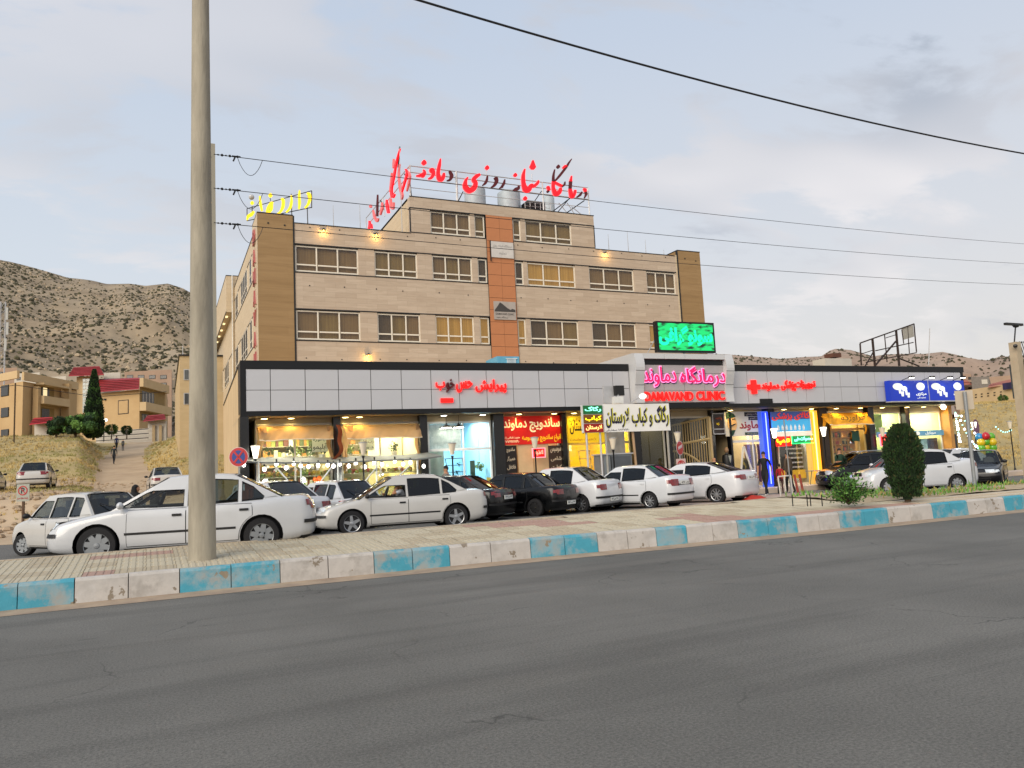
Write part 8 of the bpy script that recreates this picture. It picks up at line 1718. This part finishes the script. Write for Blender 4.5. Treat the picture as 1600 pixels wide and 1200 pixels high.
p = onD(23, 640, 74); mb = MB(); mb.tube([(0, 0, 0), (0, 0, 6.2)], .07, 5); mb.build('wooden_pole', m_bark, label='thin wooden pole before the ochre apartment house', cat='utility pole', at=(p.x, p.y, p.z-3.6)); a = Vector((p.x, p.y, p.z+2.4)); mb = MB(); mb.tube([onD(-40, 612, 74), a, onD(150, 620, 85), onD(260, 612, 90)], .03, 4); mb.build('far_wire', m_wire, label='thin wire crossing in front of the far villas', cat='wire')
# right hand far houses
h = House('long_wall_building', 'long cream low building on the right slope with tiny windows', [(1507, 128), (1640, 112), (1650, 130), (1512, 146)], 6, zof(1507, 611, 128), m_ochre2)
h.slab(0, 1507, 611, 1640, 616, .05, .3, mat('salmon_coping', '#a86a58', .8), 'coping') if False else None
for k, x in enumerate((1513, 1524, 1533, 1543, 1553, 1563)): h.slab(0, x, 617-1.1*k, x+2.6, 618.6-1.1*k, .02, .05, m_fwin, 'window'); h.slab(0, x, 621-1.1*k, x+2.6, 622.6-1.1*k, .02, .05, m_fwin, 'window')
sgn = h.slab(0, 1571, 597.5, 1588, 608, .3, .15, mat('far_sign_purple', '#2a2248', .5, var=.5, scale=.8), 'name_board')
roof(h, 'red_roof', [(1543, 606, 121), (1640, 592, 113), (1640, 588, 118), (1545, 602, 126)], [(1549, 600, 125), (1640, 580, 117), (1640, 579, 118), (1550, 599, 126)], mat('salmon_roof', '#9a5a48', .8), 2)
h = House('far_house', 'tan far house with small dark windows above the blue billboard end', [(1500, 160), (1531, 160), (1533, 175), (1502, 175)], 6, zof(1515, 584, 160), m_pinkst)
for k in range(2):
    for j in range(3): h.win(0, 1513+9*k, 589+8*j, 1518+9*k, 593+8*j)
roof(h, 'red_gable', [(1499, 602, 156), (1519, 601, 156), (1519, 600, 159), (1500, 601, 159)], [(1505, 594, 158), (1510, 594, 158), (1510, 593.6, 159), (1506, 593.6, 159)], MC['salmon_roof'], 2)
h = House('far_house', 'grey far house with a white patch on the right slope', [(1530, 150), (1558, 150), (1560, 165), (1532, 165)], 6, zof(1545, 588, 150), mat('grey_block_wall', '#77706a', .9, var=.15)); h.slab(0, 1534, 593, 1543, 600, .02, .05, m_wht, 'white_patch')
h = House('far_house', 'pale flat far houses below the right hills', [(1556, 190), (1640, 185), (1642, 200), (1560, 205)], 8, zof(1580, 586, 187), m_pinkst)
# mountains -----------------------------------------------------------
def mount_mat(name, c1, c2, c3):
    m = mat(name, c1, .95, col2=c2, scale=.035, detail=12, thr=(.38, .62), bump=1.0, bscale=.18); return m
m_mt = mount_mat('mountain_rock', '#7d6e5a', '#9e8d74', None); m_mt2 = mount_mat('far_hill_rock', '#8f7a6a', '#a48d7a', None)
def mountain(name, label, prof, D0, D1, m, zbase, seed, na=150, nd=60, rough=6.0):
    xs = [q[0] for q in prof]; ys = [q[1] for q in prof]
    def surf(i, j):
        px = xs[0]+(xs[-1]-xs[0])*i; D = D0+(D1-D0)*j; yt = itp(px, xs, ys); zt_ = onD(px, yt, D1).z; f_ = j**1.15
        p = onD(px, hz(px), D); rg = mnoise.fractal(Vector((p.x*.012, p.y*.012, seed)), 1.0, 2.2, 6)*rough*4; zz = zbase+(zt_-zbase)*f_+rg*math.sin(PI*j)*1.3+mnoise.fractal(Vector((p.x*.09, p.y*.09, seed)), 1.0, 2.1, 4)*rough*.18*(.4+math.sin(PI*j)); return Vector((p.x, p.y, zz))
    mb = MB(); mb.grid(surf, na, nd); back = MB(); back.grid(lambda i, j: surf(i, 1).lerp(Vector((*onD(xs[0]+(xs[-1]-xs[0])*i, hz(800), D1*1.3).to_2d(), 0)), j), na, 2); mb.add(back.v, back.f)
    mb.build(name, m, kind='structure', smooth=80, label=label); return surf
s1_ = mountain('mountain', 'rocky tan mountain dotted with shrubs behind the left houses', [(-420, 330), (-200, 372), (0, 408), (50, 420), (100, 434), (130, 437), (165, 444), (200, 443), (225, 447), (262, 443), (285, 450), (300, 458), (338, 478), (400, 512), (480, 545), (560, 575)], 185, 540, m_mt, 13, 3.3, 190, 80, 3.2)
s2_ = mountain('hills', 'low tan hills on the right horizon', [(1000, 560), (1100, 552), (1150, 553), (1200, 557), (1235, 560), (1270, 557), (1298, 556), (1312, 547), (1322, 544), (1345, 546), (1380, 556), (1400, 553), (1430, 552), (1460, 552), (1490, 549), (1510, 553), (1535, 560), (1560, 562), (1580, 556), (1620, 556), (1700, 545)], 230, 900, m_mt2, 12, 7.7, 150, 50, 2.6)
random.seed(12)
def shrub_mesh(surf, n, label, s0, s1, m):
    mb = MB(); V = []; F = []
    for _ in range(n):
        i, j = random.random(), .02+.97*random.random()**.85; p = surf(i, j); s = random.uniform(s0, s1)*(1.7 if random.random() < .1 else 1)
        if mnoise.noise(Vector((p.x*.018, p.y*.018, 8))) < -.2 and random.random() < .65: continue
        b = len(V); a0 = random.uniform(0, 1)
        for k in range(5): a = 2*PI*k/5+a0; r_ = s*random.uniform(.7, 1.3); V.append((p.x+r_*math.cos(a), p.y+r_*math.sin(a), p.z-.4))
        for k in range(5): a = 2*PI*k/5+a0+.4; r_ = s*random.uniform(.6, 1.1); V.append((p.x+r_*math.cos(a), p.y+r_*math.sin(a), p.z+s*random.uniform(.3, .7)))
        V.append((p.x, p.y, p.z+s*random.uniform(.8, 1.1)))
        for k in range(5): F += [(b+k, b+(k+1) % 5, b+5+k), (b+(k+1) % 5, b+5+(k+1) % 5, b+5+k), (b+5+k, b+5+(k+1) % 5, b+10)]
    mb.add(V, F); mb.build('shrubs', m, label=label, cat='shrubs', kind='stuff')
m_shr = mat('hill_shrub', '#39382a', .95, col2='#4a4632', scale=.05); m_shr2 = mat('hill_shrub_olive', '#57523a', .95); m_rck = mat('pale_rock', '#a8967c', .95, var=.15, scale=.1)
shrub_mesh(s1_, 8500, 'dark round shrubs scattered over the mountain', .3, .95, m_shr); shrub_mesh(s1_, 8000, 'olive tufts scattered over the mountain', .25, .7, m_shr2); shrub_mesh(s1_, 5000, 'pale boulders scattered over the mountain', .25, .7, m_rck)
shrub_mesh(s2_, 3500, 'dark shrubs scattered over the right hills', .5, 1.5, m_shr)
# ================================================================== ROOFTOP LETTER SIGNS (brush-drawn letters)
use(MN)
g_rl = glow('roof_red_glow', '#ff0c1c', 1.15); m_rd = mat('roof_red_unlit', '#56080f', .5, var=.1); g_edge = glow('roof_red_edge', '#ff6a70', .9); m_wf = mat('white_sign_frame', '#b9b9ba', .5, metal=.2)
rs = thing('rooftop_sign', 'large red brush-written Persian letters on a white frame along the front roof edge', 'sign')
V0 = .3
def C(px, py): return MN.pt(px, py, V0)
def letters(t, L, edge=True, conv=C, v=V0):
    for m, sts in L:
        mb = MB()
        for s in sts: stroke(mb, [(a, b_, w*1.08+.22) for a, b_, w in s], v-.06, v+.04, conv)
        mb.build('letter', m, t)
        if edge and m is g_rl:
            mb = MB()
            for s in sts: stroke(mb, [(a, b_, w*1.08+.75) for a, b_, w in s], v-.01, v+.05, conv)
            mb.build('letter_rim', g_edge, t)
dot = lambda x, y, r_: [(x, y-r_*1.2, .2), (x, y-r_*.3, r_*.9), (x, y+r_*.5, r_), (x, y+r_*1.3, .25)]
letters(rs, [
 (g_rl, [[(650, 275, .3), (656, 274.5, 1.6), (662, 272, 2.6), (663.5, 268.5, 1.2), (661, 265.5, .4)], [(656, 274, .6), (661, 275.5, 1.6), (664.5, 272, .6)]]), (g_rl, [dot(662.5, 254, 3.3)]),
 (g_rl, [[(669, 279.5, .4), (674, 277.5, 1.7), (677, 272, 2.2), (675.5, 266, 2.8), (672.5, 266, 1.4), (674, 270, .8)]]),
 (g_rl, [[(688.3, 248, .3), (686.5, 258, 1.9), (684.5, 270, 2.2), (686, 279, 2.8), (690.5, 280, 2.6), (693, 275, 2.0), (693.5, 270.5, 1.0)]]),
 (m_rd, [[(698, 282.5, .4), (703, 281, 1.6), (705.5, 275, 2.4), (703, 269, 1.6), (701.5, 267, .5)]]),
 (g_rl, [[(731, 277, .4), (727.5, 283, 1.8), (727, 292, 3.4), (733, 297.5, 3.6), (740.5, 294, 3.2), (743, 286, 2.6), (739.5, 281, 2.2), (744, 276, 2.4), (750, 272.5, 1.2)]]),
 (g_rl, [dot(761, 262, 2.7)]), (m_rd, [[(753.5, 290, .4), (758, 286.5, 1.7), (760.5, 281, 1.5), (761.5, 274.5, .5)]]),
 (m_rd, [[(767, 293, .5), (772, 290, 1.8), (775.5, 284, 2.3), (775, 279, 2.2), (772, 280, 1.2)]]),
 (m_rd, [[(780, 294.5, .4), (785, 291.5, 1.8)], [(784, 292, 1.5), (787, 287, 1.7), (788.5, 280.5, .4)]]),
 (g_rl, [dot(805, 273.5, 2.4)]), (m_rd, [[(801.5, 298, .5), (805, 296, 2.0), (809.5, 294.5, 2.2), (810.5, 290, .6)]]),
 (g_rl, [[(820, 264, .4), (817.5, 275, 2.2), (818, 287, 2.6), (821, 296, 3.8), (826, 296, 3.4), (830, 290, 2.2), (834, 291, 1.8), (840, 286, 1.6), (841, 282, .5)]]), (g_rl, [dot(820.5, 310, 2.6)]), (g_rl, [[(832.5, 250.5, .4), (832.5, 256, 2.4), (832.3, 261, 4.4), (832.3, 265, 1.5)]]),
 (m_rd, [dot(856, 299, 1.8)]), (g_rl, [[(854.5, 294, 1.0), (856.5, 293, 2.0), (857.5, 298, 1.6)]]),
 (m_rd, [[(866.5, 265, .4), (864.5, 275, 1.3), (864.5, 285, 1.8)]]), (g_rl, [[(864.5, 284, 1.8), (864.5, 294, 2.0), (868, 303, 3.2), (874, 300, 2.6), (876, 294, 1.6)], [(866, 285, 1.2), (870, 287, 1.5), (878, 291, 1.4)]]), (m_rd, [[(877, 292, 1.2), (881.5, 289, 1.2), (882.5, 284, .4)]]), (m_rd, [[(867, 283, 1.0), (874, 275, 1.5), (884, 262, 1.5), (889, 254, 1.0), (893, 248.5, .3)]]), (g_rl, [[(879, 263, .6), (883, 260, 1.6), (886, 261, .6)]]), (m_rd, [dot(872, 260.5, 2.4)]),
 (g_rl, [[(893, 275, .4), (891.5, 284, 1.9)]]), (m_rd, [[(891.5, 283, 1.9), (890.5, 296, 1.9)]]), (g_rl, [[(890.5, 295, 2.0), (893, 307, 2.6), (897, 304, 1.8), (899, 297, 1.2)]]),
 (m_rd, [[(901, 308, .5), (906, 305, 1.6), (909, 300, .8)]]), (g_rl, [[(911, 295, .5), (914, 297, 2.0), (914.5, 300, 1.2)]]), (m_rd, [[(914.5, 299, 1.3), (915.5, 304, 1.4), (913, 309.5, .5)]])])
def edge_pt(px, z_): return MN.pt(px, 300, V0+.1)[0]
zt_, zm1, zm2, zb_ = MN.pt(641, 258, V0)[1], MN.pt(641, 268, V0)[1], MN.pt(641, 278, V0)[1], MN.pt(641, 292, V0)[1]
uL, uR = edge_pt(641, 0), edge_pt(919, 0); fr = MB(); v = V0+.1
for zz in (zt_, zm1, zm2): fr.tube([(uL, v, zz), (uR, v, zz)], .035, 4)
fr.tube([(uL, v, zb_), (uR, v, zb_)], .022, 4)
for px in (641, 714, 848, 919): fr.tube([(edge_pt(px, 0), v, 17.5), (edge_pt(px, 0), v, zt_)], .05 if px != 714 else .07, 4)
for px in (832.3, 761, 662.5): fr.tube([(edge_pt(px, 0), v, zm1), (edge_pt(px, 0), v, zt_+.45)], .02, 4)
fr.build('frame', m_wf, rs)
for a, b_ in (((642, 286), (655, 306)), ((725, 298), (722, 315)), ((892, 308), (880, 329)), ((893, 308), (868, 328)), ((915, 312), (888, 331)), ((848, 297), (840, 318))): fr = MB(); fr.tube([(*(lambda q: (q[0], v+.05, q[1]))(C(*a)),), (*(lambda q: (q[0], v+1.3, q[1]))(C(*b_)),)], .035, 4); fr.build('brace', m_trim, rs)
fr = MB()
for a, b_ in (((880, 312), (893, 328)), ((893, 312), (905, 330)), ((900, 318), (915, 330)), ((905, 330), (918, 331))): fr.tube([(*(lambda q: (q[0], v+.5, q[1]))(C(*a)),), (*(lambda q: (q[0], v+.5, q[1]))(C(*b_)),)], .03, 4)
fr.build('rear_truss', m_wf, rs)
# side sign on the penthouse left edge
ss_ = thing('rooftop_side_sign', 'pinkish red Persian letters running back along the left roof edge', 'sign'); US = 8.35
m_pk = mat('faded_pink_side', '#c86a6c', .6, var=.1, emit=.25, ecol='#ff5a5a')
def stroke_side(mb, s, u):
    t = MB(); stroke(t, s, 0, .1, lambda a, b_: MN.ptx(a, b_, u)); mb.add([(u+q[1], q[0], q[2]) for q in t.v], t.f)
for m, sts in ((g_rl, [[(632, 264, .5), (634.5, 268, 1.3), (633, 278, 1.5), (629, 292, 1.2), (627, 300, .5)]]), (m_pk, [[(637, 268, .6), (639, 275, 1.6), (637, 288, 1.3), (634.5, 299, .5)]]), (m_pk, [[(623.5, 256, .4), (622, 272, 1.4), (624, 292, 2.0), (627, 305, 2.0), (626, 312, 1)]]), (m_pk, [[(614, 248, .6), (614.5, 256, 2.2), (613.5, 263, .8)]]), (g_rl, [[(624, 232, .3), (619, 250, 1.0), (614.5, 275, 1.6), (610.5, 295, 1.8), (612, 308, 2.4), (615.5, 303, 1.4)]]), (m_pk, [[(611, 270, .5), (610, 285, 1.4), (609, 300, 1.8)]]), (g_rl, [[(603, 312, .6), (604, 322, 2.4), (606, 333, 1.8)]]), (m_pk, [[(609, 310, 1), (610, 322, 2.0), (613, 326, 1.6), (614, 316, 1)]]), (m_rd, [[(589, 304, .3), (588.5, 320, 1.2), (588, 338, 1.6)]]), (m_pk, [dot(578, 322, 2.2)]), (m_pk, [[(582, 328, .6), (584, 338, 1.8), (588, 346, 1.6), (590, 341, 1)]]), (m_pk, [[(596, 316, .6), (595.5, 326, 1.8), (593, 336, 1)]]), (g_rl, [[(576, 345, .6), (577, 352, 2.4), (575, 357, 1.2)], [(579, 350, 1), (580, 357, 1.2)]])):
    mb = MB()
    for s in sts: stroke_side(mb, [(a, b_, w*.78) for a, b_, w in s], US)
    mb.build('letter', m, ss_)
fr = MB(); P_ = lambda px, py: (lambda q: (US+.15, q[0], q[1]))(MN.ptx(px, py, US+.15))
for a, b_ in (((641, 258), (572, 341)), ((640, 272), (576, 350)), ((641, 258), (641, 300)), ((598, 310), (601, 338)), ((572, 341), (572, 356))): fr.tube([P_(*a), P_(*b_)], .03, 4)
fr.build('frame', m_wf, ss_); fr = MB()
for a, b_ in (((624.5, 229), (622, 262)), ((594, 313), (600, 322)), ((632, 272), (640, 284))): fr = MB(); fr.tube([P_(*a), P_(*b_)], .045, 5); fr.build('brace', m_trim, ss_)
B(8.42, 8.9, .6, 9, 17.56, 17.58).build('roof_edge', m_trim, clinic)
# vertical letters on the tower side
vs_ = thing('tower_side_letters', 'column of faded red letters down the left side of the corner tower', 'sign')
m_fr = mat('faded_red_letter', '#a85a54', .6, var=.15); m_fw = mat('letter_back_pale', '#b59a8a', .6, var=.1)
for k, ch in enumerate('DAMAVAND'):
    zz = 14.3-1.12*k; mb = MB(); text(mb, ch, 0, .95, 0, .8, 0, .03, .05, fa=False); mb.v = [(-.06+q[1], .55+(1.0-q[0])*.95, zz+q[2]) for q in mb.v]; mb.build('letter', m_fr, vs_)
    mb = MB(); text(mb, ch, 0, 1.05, 0, .9, 0, .05, .02, fa=False); mb.v = [(-.03+q[1], .5+(1.0-q[0])*.95, zz-.04+q[2]) for q in mb.v]; mb.build('letter_rim', m_fw, vs_)
# yellow pharmacy letters on the tower roof
ys_ = thing('yellow_rooftop_sign', 'bright yellow Persian letters on a thin frame above the left corner tower', 'sign')
Dr, Dl = 40.3, 42.6
def Yp(px, py, off=0): f_ = (487-px)/(487-386); p = onD(px, py, Dr+(Dl-Dr)*f_+off); q = MN.I @ p; return q
g_ye = glow('yellow_letter_glow', '#ffd800', .95); m_yo = mat('amber_face', '#d89a10', .5, var=.05, emit=.4, ecol='#f0a818')
def ystroke(mb, s, o0, o1):
    t = MB(); stroke(t, s, 0, 1, None); vs2 = [tuple(Yp(q[0], q[2], o0 if q[1] < .5 else o1)) for q in t.v]; mb.add(vs2, t.f)
for m, sts in ((g_ye, [[(479, 303, .8), (483, 303, 2.2), (484, 311, 2.2), (481, 320, 1.8), (476, 325, .8)]]), (m_yo, [[(481, 305, 1.2), (483.5, 312, 1.0)]]), (g_ye, [[(468, 297, .6), (467.5, 305, 1.7), (468, 317, 2.0), (467, 327, 1.0)]]), (g_ye, [[(455, 305, .8), (455.5, 315, 1.9), (453, 325, 1.9), (447, 332, .9)]]), (g_ye, [[(439, 311, 1.6), (442.5, 313, 2.2), (442, 323, 2.4), (438, 331, 1.6), (433, 334, .8)]]), (g_ye, [dot(422.5, 305, 3.0)]), (g_ye, [[(417, 333, 1.4), (419, 325, 2.2), (424, 318, 2.6), (427, 318, 1.5)], [(425, 318, 1.4), (424, 327, 2.0), (419.5, 333, 1.4)]]), (m_yo, [[(420, 329, .9), (422, 323, 1.2)]]), (g_ye, [[(406, 306, .8), (407, 318, 1.9), (409.5, 330, 1.4)]]), (g_ye, [dot(394, 317, 2.6)]), (g_ye, [[(386, 344, .7), (388, 338, 2.2), (393, 335, 2.6), (397, 330, 1.2)]])):
    mb = MB()
    for s in sts: ystroke(mb, [(a, b_, w+.35) for a, b_, w in s], -.06, .06)
    mb.build('letter', m, ys_)
fr = MB()
for a, b_ in (((386, 326), (487, 298)), ((386, 345), (487, 324)), ((386, 326), (386, 345)), ((487, 298), (487, 325)), ((394, 322), (394, 334)), ((455, 303), (456, 338)), ((480, 324), (481, 350)), ((422, 309), (423, 314))): fr.tube([Yp(*a, .12), Yp(*b_, .12)], .025, 4)
fr.build('frame', m_trim, ys_); q = Yp(393, 308, .3); mb = MB(); mb.ball(tuple(q), .16); mb.build('globe_lamp', m_rail, ys_)
# ================================================================== put every thing's origin at its own base
use(WF); bpy.data.scenes.remove(TMP); bpy.context.view_layer.update()
def geo(o):
    pts = []
    for q in [o]+list(o.children_recursive):
        if q.type == 'MESH': pts += [q.matrix_world @ Vector(c) for c in q.bound_box]
    return pts
for o in list(sc.objects):
    if o.parent or o.type not in ('EMPTY', 'MESH') or o.get('kind') in ('structure', 'stuff'): continue
    if o.type == 'MESH' and o.data.users > 1: continue
    pts = geo(o)
    if not pts: continue
    xs = [p.x for p in pts]; ys = [p.y for p in pts]; zs = [p.z for p in pts]
    c = Vector(((min(xs)+max(xs))/2, (min(ys)+max(ys))/2, min(zs)))
    if (o.matrix_world.translation-c).length < 3: continue
    d = o.matrix_world.to_3x3().inverted() @ (c-o.matrix_world.translation)
    if o.type == 'MESH': o.data.transform(Matrix.Translation(-d))
    for ch in o.children: ch.location = ch.location-d
    m = o.matrix_world.copy(); m.translation = c; o.matrix_world = m
bpy.context.view_layer.update()
